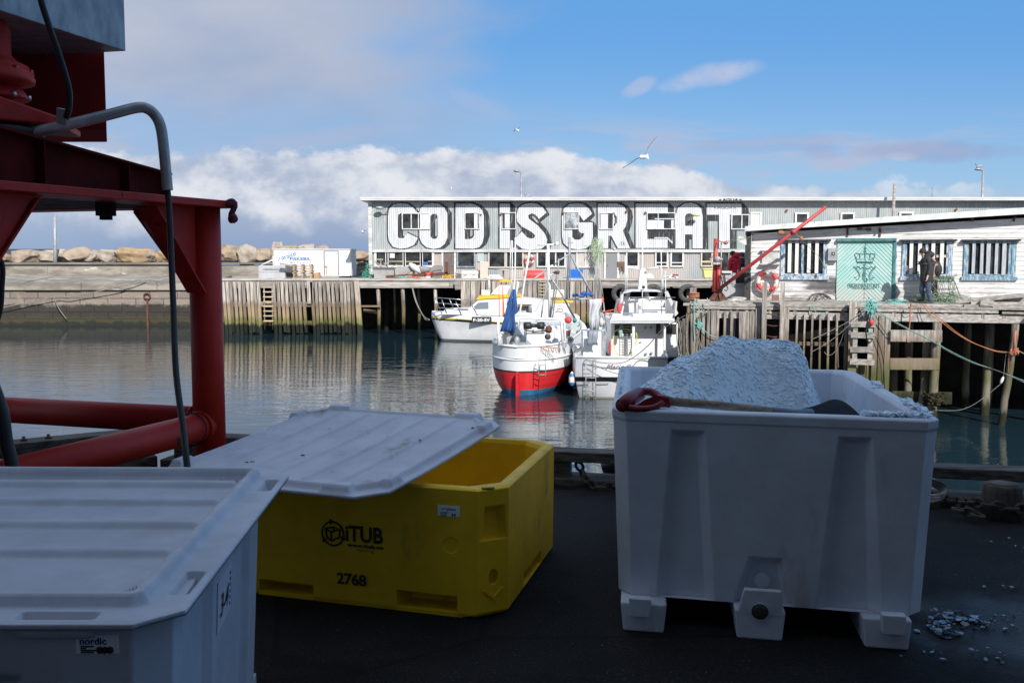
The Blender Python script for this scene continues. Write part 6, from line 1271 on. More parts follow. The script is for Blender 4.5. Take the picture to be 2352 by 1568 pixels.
bq('stern_box', 'R4', 2080, 1070, 2240, 1150, CY+1.5, .9, off_white, t, .05)
mb = MB(); mb.tube(smooth([(bp('R4', 828, 1380, CY+1.2)), bp('R4', 770, 1345, 63), bp('R4', 700, 1210, 65), bp('R4', 655, 1050, 66.8)]), .04, 5); mb.tube(smooth([(bp('R4', 828, 1384, CY+1.2)), bp('R4', 780, 1370, 63), bp('R4', 690, 1200, 65), bp('R4', 650, 1050, 66.8)]), .03, 5); one(mb, 'mooring_rope', grey_rope, 'double bow rope from the cruiser up to the far timber quay', 'rope', 'mooring ropes')
# part of a third boat glimpsed between the two sterns
t = thing('motorboat', 'small white boat with red 06 on its side, glimpsed between the two nearer boats', 'boat', (bp('Z6', 100, 900, 44).x, 44, WZ))
mb = MB(); F = FY(44); P_ = [F.q('Z6', x, y) for x, y in ((-60, 845), (60, 820), (200, 850), (200, 1500), (-60, 1500))]; mb.prism(F.w, P_, -3, 0); mb.build('hull', whull, t, bevel=.05)
mb = MB(); P_ = [F.q('Z6', x, y) for x, y in ((-150, 700), (60, 712), (150, 760), (200, 845), (-150, 845))]; mb.prism(F.w, P_, -2.4, -.3); mb.build('cabin', white, t, bevel=.05)
a = F.q('Z6', 52, 1028); b_ = F.q('Z6', 128, 960); text('06', F.w, a[0], b_[0], a[1], b_[1], .01, ink_red, 'lettering', t, bold=.03)
bq('red_panel', 'Z6', 50, 1045, 118, 1125, 43.98, .05, ink_red, t)
# ================================================================ FAR QUAY CLUTTER
F75b = FY(75.2)
a, b_, z0, z1 = F75b.rect('R3', 780, 125, 1580, 412); z0 = .14
cont_m = M('white_insulated_panel', (.80, .81, .83), (.74, .75, .77), .6, (.5, 1, 2), rough=.4, pos=True)
t = thing('truck_box', 'white refrigerated truck box lettered Haralds FISKEBIL beside a stack of pallets', 'truck box', F75b.w((a+b_)/2, 0, -1.2))
mb = MB(); mb.fb(F75b, a, b_, z0, z1, -2.5, 0); bx = mb.build('body', cont_m, t)
mb = MB()
for s_ in (a, b_): mb.fb(F75b, s_-.05, s_+.05, z0-.01, z1+.03, .0, .05)
mb.fb(F75b, a, b_, z1-.03, z1+.05, .003, .05); mb.fb(F75b, a, b_, z0-.02, z0+.06, .003, .05); mb.fb(F75b, b_-.02, b_+.05, z1-.05, z1+.04, -2.5, .0); mb.build('edge_profile', M('pale_profile', (.60, .62, .64), rough=.4), t)
d0, d1, e0, e1 = F75b.rect('R3', 1303, 148, 1443, 400); mb = MB(); mb.fb(F75b, d0, d1, e0, e1, .01, .04); dd = mb.build('door', cont_m, t)
mb = MB(); mb.fb(F75b, d0-.07, d0-.01, e0, e1+.07, .01, .045); mb.fb(F75b, d1+.01, d1+.07, e0, e1+.07, .01, .045); mb.fb(F75b, d0-.01, d1+.01, e1+.01, e1+.07, .01, .045); mb.build('door_seal', M('grey_seal', (.16, .16, .15), rough=.7), dd)
mb = MB(); s_, z_ = F75b.q('R3', 1320, 302); mb.fb(F75b, s_-.08, s_+.08, z_-.05, z_+.05, .04, .10); mb.fb(F75b, s_-.02, s_+.05, z_-.75, z_-.06, .04, .045); mb.build('door_lock', M('rust_run', (.45, .28, .12), rough=.8), dd)
for x in (a+.5, b_-.5): mb = MB(); mb.fb(F75b, x-.15, x+.15, 0, z0, -2.2, -.1); mb.build('support', wood_dark, t)
txt = lambda s, x0, x1, y0, y1, m, **k: text(s, F75b.w, F75b.q('R3', x0, y0)[0], F75b.q('R3', x1, y0)[0], F75b.q('R3', x0, y1)[1], F75b.q('R3', x0, y0)[1], .012, m, 'lettering', t, **k)
txt('FISKEBIL', 940, 1158, 207, 238, ink_blue, bold=.03); txt('Mob. 416 69 210', 940, 1160, 252, 268, M('grey_blue_print', (.15, .20, .28), rough=.5), bold=.01)
ha, hb_ = F75b.q('R3', 815, 250), F75b.q('R3', 1010, 140)
text('Haralds', F75b.w, ha[0], hb_[0], ha[1], hb_[1], .012, ink_blue, 'lettering', t, bold=.012, shear=.5, warp=lambda u, v: (u, v*.42+u*.58))
mb = MB(); P_ = [F75b.q('R3', x, y, .05) for x, y in ((1265, 430), (1300, 398), (1445, 400), (1460, 430))]; mb.prism(lambda s, z, o: F75b.w(s, z, o), P_, .05, .6); one(mb, 'door_ramp', wood_h, 'grey wooden ramp below the truck box door', 'ramp')
# grey plastic box in front
F73 = FY(72.5)
t = thing('grey_container', 'light grey open metal container with rails left of the pallets', 'container', F73.w(F73.q('R3', 750, 435)[0], 0))
mb = MB(); a, b_, z0, z1 = F73.rect('R3', 610, 292, 892, 432); mb.fb(F73, a, b_, .02, z1, -1.8, 0); mb.fb(F73, a, b_, (z0+z1)/2, (z0+z1)/2+.05, .001, .03); mb.build('body', M('light_grey_metal', (.48, .49, .51), (.42, .43, .45), 1, (3, 1, .5), rough=.5), t, bevel=.03)
mb = MB(); mb.qb(F73, 'R3', 660, 318, 840, 338, .0, .05); mb.build('bracket', alu, t)
mb = MB()
for x0, y0, x1, y1 in ((755, 195, 760, 315), (833, 200, 835, 315), (622, 292, 758, 230), (756, 232, 758, 315)): mb.tube([F73.w(*F73.q('R3', x0, y0), -.3), F73.w(*F73.q('R3', x1, y1), -.3)], .06, 6)
mb.build('rail', off_white, t)
F725 = FY(72.9); a, b_, z0, z1 = F725.rect('R3', 893, 290, 978, 432)
mb = MB(); mb.fb(F725, a, b_, .01, z1, -1.2, 0); 
for k in range(4): s_ = a+(b_-a)*(k+.5)/4; mb.fb(F725, s_-.06, s_+.06, .05, z1-.1, .001, .05)
one(mb, 'dark_crate', M('dark_grey_crate', (.12, .12, .13), (.09, .09, .1), 3, rough=.7), 'dark grey ribbed crate between grey container and pallets', 'crate', bevel=.02)
# pallets
F72 = FY(72.4); s0 = F72.q('R3', 990, 300)[0]; s1 = F72.q('R3', 1185, 300)[0]; base_z = .01; rr = random.Random(3)
def pallet_mesh(root, Wp):
    mb = MB()
    for k in range(7): x = -Wp/2+(Wp-.1)*k/6; mb.box((x, -.4, .118), (x+.1, .4, .140))
    mb.build('top_board', pallet_wood, root)
    for y in (-.4, -.05, .3):
        mb = MB(); mb.box((-Wp/2, y, .0), (Wp/2, y+.1, .022)); mb.box((-Wp/2, y, .101), (Wp/2, y+.1, .117))
        for x in (-Wp/2, -.07, Wp/2-.14): mb.box((x, y+.002, .0215), (x+.14, y+.098, .1015))
        mb.build('runner', pallet_wood, root)
Wp = (s1-s0); zt_ = F72.q('R3', 1090, 278)[1]; npal = 9; hh = .145
sc_ = (zt_/npal)/hh
ORD = ['bottom', 'second', 'third', 'fourth', 'fifth', 'sixth', 'seventh', 'eighth', 'topmost']
t0 = thing('pallet', 'worn wooden pallet, %s of the stack before the white truck box' % ORD[0], 'pallet', (0, 0, 0), 'wooden pallets stacked by the truck box'); pallet_mesh(t0, Wp)
for k in range(npal):
    loc = ((s0+s1)/2+rr.uniform(-.05, .05), 72.2, base_z+k*zt_/npal)
    if k == 0: t0.location = loc; t0['_loc'] = loc; t0.scale = (1, 1, sc_)
    else: c_ = dup(t0, loc, rr.uniform(-.04, .04), 'worn wooden pallet, %s %s of the stack before the white truck box' % (ORD[k], '' if k == 8 else 'from the ground'), scale=(1, 1, sc_))
    if 0 < k < 8: c_['label'] = 'worn wooden pallet, %s from the bottom of the stack before the white truck box' % ORD[k]
mb = MB(); A = [F72.w(*F72.q('R3', x, y, .1), .1) for x, y in ((1190, 370), (1240, 362), (1250, 428), (1190, 432))]; B_ = [v+Vector((.05, .4, 0)) for v in A]; mb.hexa([A[3], A[2], B_[2], B_[3], A[0], A[1], B_[1], B_[0]]); one(mb, 'plywood_board', M('plywood', (.45, .31, .18), (.38, .26, .15), 2, rough=.8), 'tan plywood piece leaning against the pallet stack', 'board')
mb = MB(); mb.beam(F72.w(*F72.q('R3', 860, 275), .5), F72.w(*F72.q('R3', 985, 290), .5), .3, .1); one(mb, 'loose_plank', wood_h, 'short grey plank lying between crate and pallets', 'plank')
# green net pile by the building corner
rr = random.Random(2); mb = MB(); F69 = FY(69.0)
for k in range(90):
    x = rr.uniform(1712, 1770); y = rr.uniform(250+(1770-x)*2.2, 430); a = F69.w(*F69.q('R3', x, y)); mb.tube([a, a+Vector((rr.uniform(-.25, .25), rr.uniform(-.2, .2), rr.uniform(-.25, .1))), a+Vector((rr.uniform(-.4, .4), 0, -rr.uniform(.1, .4)))], .018, 3)
one(mb, 'green_net', M('green_netting', (.05, .28, .20), (.1, .38, .28), 8, rough=.9), 'heap of green netting at the left corner of the lettered building', 'net')
# gear in front of the lower windows
F68 = FY(68.4)
def blk(m_, x0, y0, x1, y1, F, dep, mat, name, label, cat, bevel=.02, zb=.01, grp=None):
    a, b_, z0, z1 = F.rect(m_, x0, y0, x1, y1); mb = MB(); mb.fb(F, a, b_, zb if zb is not None else z0, z1, -dep, 0); return one(mb, name, mat, label, cat, grp, bevel=bevel)
cg = M('pale_concrete_grey', (.38, .37, .36), (.30, .30, .29), 1.5, rough=.8); dg = M('dark_grey_lid', (.12, .12, .13), rough=.7)
t = thing('work_table', 'grey workbench with dark top at the left end of the building', 'bench', F68.w(F68.q('R4', 350, 950)[0], 0))
a, b_, z0, z1 = F68.rect('R4', 250, 835, 460, 950); mb = MB(); mb.fb(F68, a, b_, .02, z1-.12, -.9, 0); mb.build('cabinet', cg, t); mb = MB(); mb.fb(F68, a-.08, b_+.08, z1-.115, z1, -1.0, .06); mb.build('top', dg, t)
mb = MB(); rr = random.Random(7)
for k in range(12):
    c_ = F68.w(*F68.q('R4', rr.uniform(270, 430), 832), -rr.uniform(.1, .8)); mb.beam(c_, c_+Vector((rr.uniform(-.6, .6), 0, rr.uniform(.05, .5))), .07, .05)
one(mb, 'scrap_timber', wood_h, 'pile of grey scrap timber on the workbench', 'timber')
F682 = FY(68.2); mb = MB(); mb.prism(F682.w, [F682.q('R4', x, y) for x, y in ((470, 915), (465, 850), (500, 825), (655, 822), (658, 870), (600, 900), (560, 925), (500, 922))], -.5, 0); one(mb, 'grey_mudguard', cg, 'pale grey moulded panel leaning between workbench and white buoy', 'panel', bevel=.03)
a, b_, z0, z1 = F68.rect('R4', 652, 832, 676, 950); mb = MB(); mb.fb(F682, a, b_, .01, z1, -.6, -.2); one(mb, 'white_post', off_white, 'short white post beside the white long buoy', 'post')
mb = MB(); p0, p1 = F682.w(*F682.q('R4', 655, 822), .1), F682.w(*F682.q('R4', 725, 875), .1); d_ = (p1-p0).normalized(); L = (p1-p0).length; mb.lathe(p0-d_*.3, [(.05, 0), (.14, .08), (.2, .3), (.22, L*.6), (.2, L+.2), (.13, L+.42), (.05, L+.5)], 18, d_); one(mb, 'long_buoy', off_white, 'long white buoy lying slanted under the shop windows', 'buoy')
mb = MB(); mb.ell(F682.w(*F682.q('R4', 770, 860), 0), (.45, .3, .28)); one(mb, 'grey_fender', M('grey_fender', (.28, .27, .27), (.2, .2, .2), 3, rough=.7), 'dark grey rounded fender right of the long white buoy', 'fender')
mb = MB(); c0_ = F682.q('R4', 965, 900); pts = [F682.q('R4', x, y) for x, y in ((800, 905), (830, 850), (880, 815), (960, 812), (968, 830), (960, 950), (880, 950), (820, 940))]; mb.prism(F682.w, pts, -.35, 0)
for pp_ in ([(835, 905), (880, 860), (955, 855)], [(850, 930), (900, 890), (955, 885)]): mb.tube([F682.w(*F682.q('R4', x, y), .02) for x, y in pp_], .05, 6)
one(mb, 'curved_hatch', M('weathered_grey_hatch', (.27, .25, .24), (.20, .19, .18), 2, rough=.8), 'quarter round weathered grey hatch standing beside the brown door', 'hatch')
F672 = FY(67.6)
t = thing('rusty_davit', 'rusty steel beam lying along the quay with an upright end', 'steel beam', F672.w(F672.q('R4', 700, 950)[0], 0))
mb = MB(); mb.beam(F672.w(*F672.q('R4', 375, 935), 0), F672.w(*F672.q('R4', 1020, 900), 0), .2, .22); mb.build('beam', rust, t); mb = MB(); mb.beam(F672.w(*F672.q('R4', 1012, 775), 0), F672.w(*F672.q('R4', 1012, 900), 0), .2, .2); mb.build('upright', rust, t)
mb = MB(); mb.prism(F672.w, [F672.q('R4', x, y) for x, y in ((960, 955), (1015, 895), (1030, 895), (1075, 958))], -.3, 0); mb.build('foot', rust, t)
t = thing('paint_bucket', 'white bucket with red top beside the rusty beam', 'bucket', F672.w(*F672.q('R4', 820, 955), .4)); c_ = F672.w(F672.q('R4', 820, 955)[0], 0, .3)
mb = MB(); mb.lathe(c_, [(.15, 0), (.17, .28)], 16); mb.build('bucket', off_white, t); mb = MB(); mb.lathe(c_+Vector((0, 0, .285)), [(.18, 0), (.19, .22)], 16); mb.build('red_rim', orange_red, t)
rr = random.Random(17)
for nm, mt, x0, x1, lb, nn in (('orange_line', orange, 560, 700, 'tangle of orange line on the quay under the rusty beam', 24), ('yellow_line', yellow, 1005, 1040, 'small yellow rope tangle hanging at the upright of the rusty beam', 14), ('teal_line', teal_rope, 540, 600, 'teal rope tangle draped over the quay edge', 16)):
    mb = MB()
    for k in range(nn): c_ = F672.w(*F672.q('R4', rr.uniform(x0, x1), rr.uniform(920, 958)), .3); mb.tube([c_, c_+Vector((rr.uniform(-.5, .5), rr.uniform(-.2, .2), rr.uniform(-.08, .1))), c_+Vector((rr.uniform(-.6, .6), 0, rr.uniform(-.1, .08)))], .022, 4)
    one(mb, nm, mt, lb, 'rope tangle')
blk('R4', 1100, 885, 1162, 952, F682, .7, cg, 'small_cabinet', 'small grey cabinet with dark door left of the white chest', 'cabinet'); blk('R4', 1108, 900, 1158, 945, FY(68.15), .02, dg, 'dark_hatch', 'dark square cover leaning on the small grey cabinet', 'cover', zb=.1)
t = thing('white_chest', 'weathered white chest with lid under the blue framed window', 'chest', F682.w(F682.q('R4', 1250, 950)[0], 0)); a, b_, z0, z1 = F682.rect('R4', 1166, 872, 1335, 955)
mb = MB(); mb.fb(F682, a, b_, .02, z1-.25, -.9, 0); mb.build('body', M('peeling_white_chest', (.72, .71, .70), (.35, .32, .30), 2.2, (1, 1, 3), lo=.5, hi=.6, rough=.8), t); mb = MB(); mb.fb(F682, a-.03, b_+.03, z1-.24, z1, -.95, .04); mb.build('lid', off_white, t, bevel=.03)
blk('R4', 1358, 775, 1443, 955, FY(69.2), .06, M('pinkish_board', (.62, .54, .47), (.56, .48, .42), 1, rough=.8), 'leaning_board', 'tall pinkish tan board leaning on the wall between two windows', 'board')
t = thing('bar_table', 'round pale high table on a steel leg on the far quay', 'table', F682.w(F682.q('R4', 1603, 955)[0], 0)); c_ = F682.q('R4', 1603, 858); mb = MB(); mb.lathe(F682.w(c_[0], c_[1]-.05, 0), [(.55, 0), (.6, .04), (.6, .08)], 24); mb.build('tabletop', off_white, t); mb = MB(); mb.tube([F682.w(c_[0], .02), F682.w(c_[0], c_[1]-.06)], .07, 10); mb.build('leg', steel, t); mb = MB(); mb.lathe(F682.w(c_[0], 0), [(.3, 0), (.3, .03)], 20); mb.build('foot', steel, t)
mb = MB(); p0, p1 = F682.w(*F682.q('R4', 1815, 918), 0), F682.w(*F682.q('R4', 2035, 918), 0); L = (p1-p0).length; mb.lathe(p0, [(.05, 0), (.3, .05), (.36, .2), (.36, L-.2), (.3, L-.05), (.05, L)], 18, (1, 0, 0)); one(mb, 'red_cylinder', orange_red, 'long orange red cylinder lying on the far quay below the window of gear', 'cylinder')
mb = MB(); mb.beam(F682.w(*F682.q('R4', 1745, 948), .1), F682.w(*F682.q('R4', 2055, 948), .1), .3, .12); one(mb, 'grey_beam', wood_h, 'grey timber under the red cylinder', 'timber')
t = thing('blue_box', 'bright blue plastic box beside a window, on the far quay', 'box', F682.w(F682.q('R5', 268, 950)[0], 0)); a, b_, z0, z1 = F682.rect('R5', 200, 852, 342, 955); mb = MB(); mb.fb(F682, a, b_, .06, z1-.12, -1, 0); mb.build('body', M('bright_blue_plastic', (.015, .16, .62), (.01, .12, .5), 2, rough=.4), t, bevel=.04); mb = MB(); mb.fb(F682, a-.04, b_+.04, z1-.115, z1, -1.04, .04); mb.build('rim', M('blue_rim', (.02, .2, .7), rough=.4), t, bevel=.02)
mb = MB(); mb.fb(F682, a+.05, b_-.05, .0, .055, -.9, -.1); mb.build('foot', black, t)
t = thing('wheelie_bin', 'pale yellow wheeled bin beside the red crane column', 'bin', F682.w(F682.q('R5', 1655, 960)[0], 0)); a, b_, z0, z1 = F682.rect('R5', 1606, 845, 1703, 962)
ybin = M('pale_yellow_plastic', (.72, .66, .22), (.64, .58, .2), 2, rough=.5); mb = MB(); mb.hexa([F682.w(a+.08, .15, 0), F682.w(b_-.1, .15, 0), F682.w(b_-.1, .15, -.7), F682.w(a+.08, .15, -.7), F682.w(a, z1-.1, 0), F682.w(b_, z1-.1, 0), F682.w(b_, z1-.1, -.8), F682.w(a, z1-.1, -.8)]); mb.build('body', ybin, t, bevel=.03); mb = MB(); mb.fb(F682, a-.04, b_+.04, z1-.095, z1, -.85, .05); mb.build('lid', ybin, t, bevel=.02)
for s_ in (a+.15, b_-.15): mb = MB(); mb.lathe(F682.w(s_, .12, -.6), [(.12, 0), (.12, .06)], 14, (1, 0, 0)); mb.build('wheel', black, t)
t = thing('white_dinghy', 'upturned white dinghy with grey and red patches on the far quay', 'dinghy', F682.w(F682.q('R5', 1275, 960)[0], 0)); a, b_, z0, z1 = F682.rect('R5', 1178, 902, 1368, 962)
mb = MB(); c_ = F682.w((a+b_)/2, 0, -.8); mb.ell(c_, ((b_-a)/2, .8, z1), 20, 12); mb.build('hull', white, t); mb = MB(); mb.qb(F682, 'R5', 1280, 905, 1340, 926, .0, .06); mb.build('red_patch', M('dark_red_patch', (.35, .03, .06), rough=.6), t); mb = MB(); mb.qb(F682, 'R5', 1205, 903, 1262, 920, .0, .06); mb.build('grey_patch', alu, t)
mb = MB(); c_ = F682.w(*F682.q('R5', 1030, 955), .2); mb.ell(c_, (.35, .3, .4), jit=.2); one(mb, 'white_sack', off_white, 'white and blue sack on the far quay right of the white mast', 'sack')
mb = MB()
for k in range(6): c_ = F70.q('R5', 708+k*13, 790); mb.fb(F70, c_[0]-.03, c_[0]+.03, c_[1]-.25-.2*(k % 3), c_[1]+.1, .05, .15)
mb.qb(F70, 'R5', 705, 775, 780, 800, .02, .12); one(mb, 'coat_rack', M('brown_rack', (.20, .12, .08), rough=.8), 'small brown rack with hanging tools between grey door and window', 'rack')
# green net blown on the wall
mb = MB(); rr = random.Random(31)
for k in range(150):
    x = rr.gauss(500, 32); y = rr.uniform(520, 760); w_ = max(4, 70*(1-abs(y-560)/220)); x = 500+rr.uniform(-w_, w_); c_ = FY(69.2).w(*FY(69.2).q('R5', x, y)); mb.tube([c_, c_+Vector((rr.uniform(-.3, .3), 0, rr.uniform(-.5, .1))), c_+Vector((rr.uniform(-.3, .3), 0, -rr.uniform(.3, .9)))], .012, 3)
one(mb, 'hanging_net', M('pale_green_mesh', (.38, .50, .30), (.48, .56, .40), 8, rough=.9), 'pale green net hanging on the lettered wall between G and R', 'net')
# ================================================================ POLES AND LAMPS
def pole(m_, x, ytop, ybot, Y, r_, label, nm='lamp_pole', head=None, lean=0, mat=alu):
    F = FY(Y); s0, zt_ = F.q(m_, x, ytop); s1, zb_ = F.q(m_, x-lean, ybot); t = thing(nm, label, 'lamp post' if head else 'pole', F.w(s1, 0)); mb = MB(); mb.tube([F.w(s1, 0), F.w(s0, zt_)], [r_*1.3, r_], 8); mb.build('shaft', mat, t)
    if head:
        mb = MB(); L = head; mb.tube([F.w(s0, zt_), F.w(s0+L*.6, zt_+.12)], r_*.8, 6); mb.ell(F.w(s0+L*.8, zt_+.12), (abs(L)*.55, .2, .12)); mb.build('lamp_head', mat, t)
    return t
pole('P', 1197, 396, 455, 88, .09, 'grey street lamp rising behind the letter S of the building', head=-.5); pole('P', 2258, 392, 455, 88, .10, 'grey street lamp with a bird perched on it, behind the roof at the right', head=-.55)
pole('P', 2142, 430, 456, 92, .06, 'thin short mast behind the roof, between pole and bird lamp', 'mast')
pole('P', 2055, 422, 490, 68.5, .10, 'leaning grey pole on the front of the long building above the shed', 'pole', lean=6, mat=wood_h)
pole('P', 126, 492, 603, 83.2, .13, 'thin tall pale mast among the boulders at the far left', 'mast')
mb = MB(); c0_ = W(127, 545, 83.2)
# ================================================================ GULLS
gw = M('gull_white', (.75, .76, .78), rough=.7); gg = M('gull_grey', (.28, .31, .36), rough=.7)
def gull(m_, pts_l, pts_r, body, tail, Y, label, chord=.16, dark=gg):
    """wing polylines from body to tip, in picture coordinates, standing at distance Y"""
    c_ = WQ(m_, *body, Y); t = thing('gull', label, 'gull', c_)
    bt = WQ(m_, *tail, Y+.1); ax = (bt-c_).normalized(); mb = MB(); L = (bt-c_).length
    rot = ax.to_track_quat('Z', 'Y').to_matrix(); mb.ell(c_+ax*L*.25, (.055, .055, L*.65), 12, 9, rot=rot); mb.ell(c_-ax*L*.55, (.045, .045, .055), 10, 7); mb.lathe(c_-ax*(L*.55+.05), [(.014, 0), (.002, .05)], 8, -ax); mb.build('body', gw, t)
    mb = MB(); sd = ax.cross(Vector((0, 1, 0))).normalized(); mb.hexa([bt-sd*.03, bt+sd*.03, bt+sd*.03+Vector((0, .02, 0)), bt-sd*.03+Vector((0, .02, 0)), bt+ax*.10-sd*.08, bt+ax*.10+sd*.08, bt+ax*.10+sd*.08+Vector((0, .02, 0)), bt+ax*.10-sd*.08+Vector((0, .02, 0))]); mb.build('tail', gw, t)
    for pts in (pts_l, pts_r):
        P_ = smooth([WQ(m_, x, y, Y+.02*i) for i, (x, y) in enumerate(pts)], 5); mb = MB(); n_ = len(P_); vs = []
        mb.sm = True
        for i, p_ in enumerate(P_):
            f = i/(n_-1); ch = chord*(1-.2*f)*(1-f**4)+.01; tn = (P_[min(i+1, n_-1)]-P_[max(i-1, 0)]).normalized(); fw = (Vector((0, 1, 0))*.88+ax*.45); fw = (fw-tn*fw.dot(tn)).normalized()
            vs += [p_-fw*ch*.5, p_+fw*ch*.5, p_+fw*ch*.1+fw.cross(tn)*.018]
        fs = [(3*i, 3*i+1, 3*i+4, 3*i+3) for i in range(n_-1)]+[(3*i, 3*i+3, 3*i+5, 3*i+2) for i in range(n_-1)]+[(3*i+2, 3*i+5, 3*i+4, 3*i+1) for i in range(n_-1)]
        mb.add(vs, fs); mb.build('wing', dark, t)
    return t
gull('Z5', [(1180, 990), (1000, 1060), (850, 1160), (700, 1270), (560, 1360)], [(1200, 960), (1270, 860), (1340, 700), (1470, 520), (1620, 340)], (1190, 1000), (1290, 990), 26, 'large white and grey gull gliding with tilted wings above the letters GR')
gull('P', [(1187, 297), (1183, 299), (1178, 303)], [(1188, 296), (1192, 293), (1196, 291)], (1187, 298), (1190, 299), 75, 'small distant gull high in the middle of the sky', .3)
gull('R4', [(132, 460), (120, 445), (97, 430)], [(135, 460), (150, 450), (168, 445)], (132, 463), (140, 464), 45, 'gull flying beside the left corner of the lettered building', .2)
gull('R4', [(1060, 8), (1055, 4), (1046, -2)], [(1062, 10), (1070, 16), (1076, 20)], (1061, 9), (1064, 11), 75, 'tiny distant gull just above the roof over the letter O', .25)
def perch(x, y, Y, label, k=1.0):
    c_ = W(x, y, Y); t = thing('gull', label, 'gull', c_); mb = MB(); mb.ell(c_+Vector((0, 0, .14*k)), (.20*k, .09*k, .10*k), rot=Matrix.Rotation(-.35, 3, 'Y')); mb.ell(c_+Vector((-.18*k, 0, .28*k)), .06*k); mb.lathe(c_+Vector((-.23*k, 0, .27*k)), [(.018*k, 0), (.003, .07*k)], 6, (-1, 0, -.1)); mb.build('body', gg, t)
    mb = MB(); mb.tube([c_+Vector((0, .03, .06*k)), c_+Vector((0, .03, 0))], .012, 5); mb.tube([c_+Vector((0, -.03, .06*k)), c_+Vector((0, -.03, 0))], .012, 5); mb.build('leg', orange, t)
lp = FY(88); s0_, zt_ = lp.q('P', 2258, 392); pv = lp.w(s0_-.3, zt_+.22); perch(2249, 388, 88, 'dark bird perched on the right street lamp', 1.5)
pr = F694.q('R4', 1860, 118); perch(*q('R4', 1860, 116), 69.5, 'small gull standing on the roof edge above the letter S', 1.2)
# ================================================================ ROPES ON THE RIGHT DOCK
def rp(m_, pts, offs, r_, mat, label, F=FD):
    mb = MB(); P_ = []
    for i, (x, y) in enumerate(pts):
        o = offs[i] if hasattr(offs, '__len__') else offs; P_.append(F.w(*F.q(m_, x, y, o), o))
    mb.tube(smooth(P_, 7), r_*.55, 6); return one(mb, 'rope', mat, label, 'rope', 'ropes on the right dock')
rp('Z8', [(540, 215), (720, 340), (1000, 495), (1250, 620), (1500, 760), (1750, 880), (2000, 970), (2352, 1100)], [.4, .7, 1.2, 1.8, 2.5, 3.3, 4, 5], .020, teal_rope, 'teal rope running down right from the rope knot to the water')
rp('Z8', [(545, 230), (730, 360), (1000, 505), (1250, 630), (1500, 775), (1760, 895), (2050, 985), (2352, 1120)], [.4, .8, 1.3, 1.9, 2.6, 3.4, 4.2, 5.1], .016, grey_rope, 'grey rope hanging just below the long teal rope')
rp('Z8', [(1150, 190), (1250, 320), (1380, 410), (1520, 520), (1700, 630), (1900, 710), (2050, 752), (2230, 765)], [.2, .35, .4, .4, .4, .4, .4, .5], .022, orange_rope, 'thick rusty orange rope sagging from the deck to the right pile')
rp('Z8', [(1175, 190), (1290, 310), (1400, 400), (1560, 530), (1740, 645), (1920, 722), (2060, 762), (2225, 772)], [.2, .35, .4, .4, .4, .4, .4, .5], .018, orange_rope, 'second thinner orange rope beside the thick one')
rp('Z8', [(1015, 185), (1008, 300), (1002, 420), (990, 530)], .3, .035, orange_rope, 'doubled orange rope hanging straight down from the deck edge')
rp('Z8', [(1020, 190), (1060, 240), (1110, 230), (1150, 190)], .35, .02, orange_rope, 'orange rope loop on the deck edge under the man')
rp('Z8', [(525, 225), (420, 300), (280, 400), (130, 480), (0, 545), (-150, 610)], [.4, .5, .5, .5, .5, .6], .020, grey_rope, 'grey rope from the rope knot down left across the slats')
rp('Z8', [(520, 250), (420, 340), (280, 450), (130, 580), (-30, 690), (-160, 760)], [.4, .5, .5, .5, .5, .6], .018, grey_rope, 'lower grey rope crossing the slats down left')
rp('Z8', [(600, 330), (640, 420), (700, 510), (770, 610)], [.3, .3, .3, .25], .022, M('dark_rope', (.05, .05, .05), rough=.9), 'dark rope crossing the posts right of the ladder')
rp('Z8', [(230, 470), (200, 600), (165, 680), (155, 720), (160, 950)], .2, .012, grey_rope, 'thin line hanging with a knot left of the big post')
rp('Z8', [(-10, 760), (30, 795), (80, 790), (130, 740)], .2, .016, grey_rope, 'drooping grey loop between the thin slats')
rp('Z8', [(285, 480), (300, 600), (350, 740), (385, 860)], .42, .016, M('dark_rope2', (.06, .055, .05), rough=.9), 'dark line across the foot of the dock ladder')
rp('Z8', [(2140, 780), (2125, 900), (2110, 1050)], .4, .014, grey_rope, 'thin rope from the right pile down to the small float')
rp('Z8', [(2085, 1130), (2000, 1200), (1850, 1320), (1700, 1410), (1550, 1450), (1300, 1450)], .4, .016, grey_rope, 'thin rope sagging from the small float into the water')
rp('Z8', [(2240, 720), (2352, 780), (2500, 850)], .5, .03, grey_rope, 'grey rope leaving the right pile out of the picture')
rp('Z8', [(2178, 780), (2170, 880), (2172, 1000)], .5, .014, orange_rope, 'short orange rope tail hanging from the right pile')
mb = MB(); c_ = FD.w(*FD.q('Z8', 2092, 1092, .4), .4); mb.ell(c_, (.045, .045, .12), rot=Matrix.Rotation(.35, 3, 'Y')); one(mb, 'small_float', off_white, 'small white float on a thin rope at the right pile', 'float')
mb = MB(); rr = random.Random(15); c_ = FD.w(*FD.q('Z8', 548, 220, .45), .45)
for k in range(60): a = Vector((rr.gauss(0, .09), rr.gauss(0, .05), rr.gauss(0, .10))); b__ = Vector((rr.gauss(0, .11), rr.gauss(0, .05), rr.gauss(-.05, .14))); mb.tube([c_+a, c_+(a+b__)/2+Vector((0, -.03, .03)), c_+b__], .016, 5)
for k in range(6): mb.tube(smooth([c_+Vector((rr.uniform(-.05, .05), 0, -.1)), c_+Vector((rr.uniform(-.12, .12), 0, -.5)), c_+Vector((rr.uniform(-.1, .1), 0, -rr.uniform(.8, 1.2)))]), .014, 5)
one(mb, 'rope_knot', teal_rope, 'large teal rope knot tied round the post above the ladder', 'rope knot')
mb = MB(); c_ = FD.w(*FD.q('Z8', 535, 500, .5), .5)
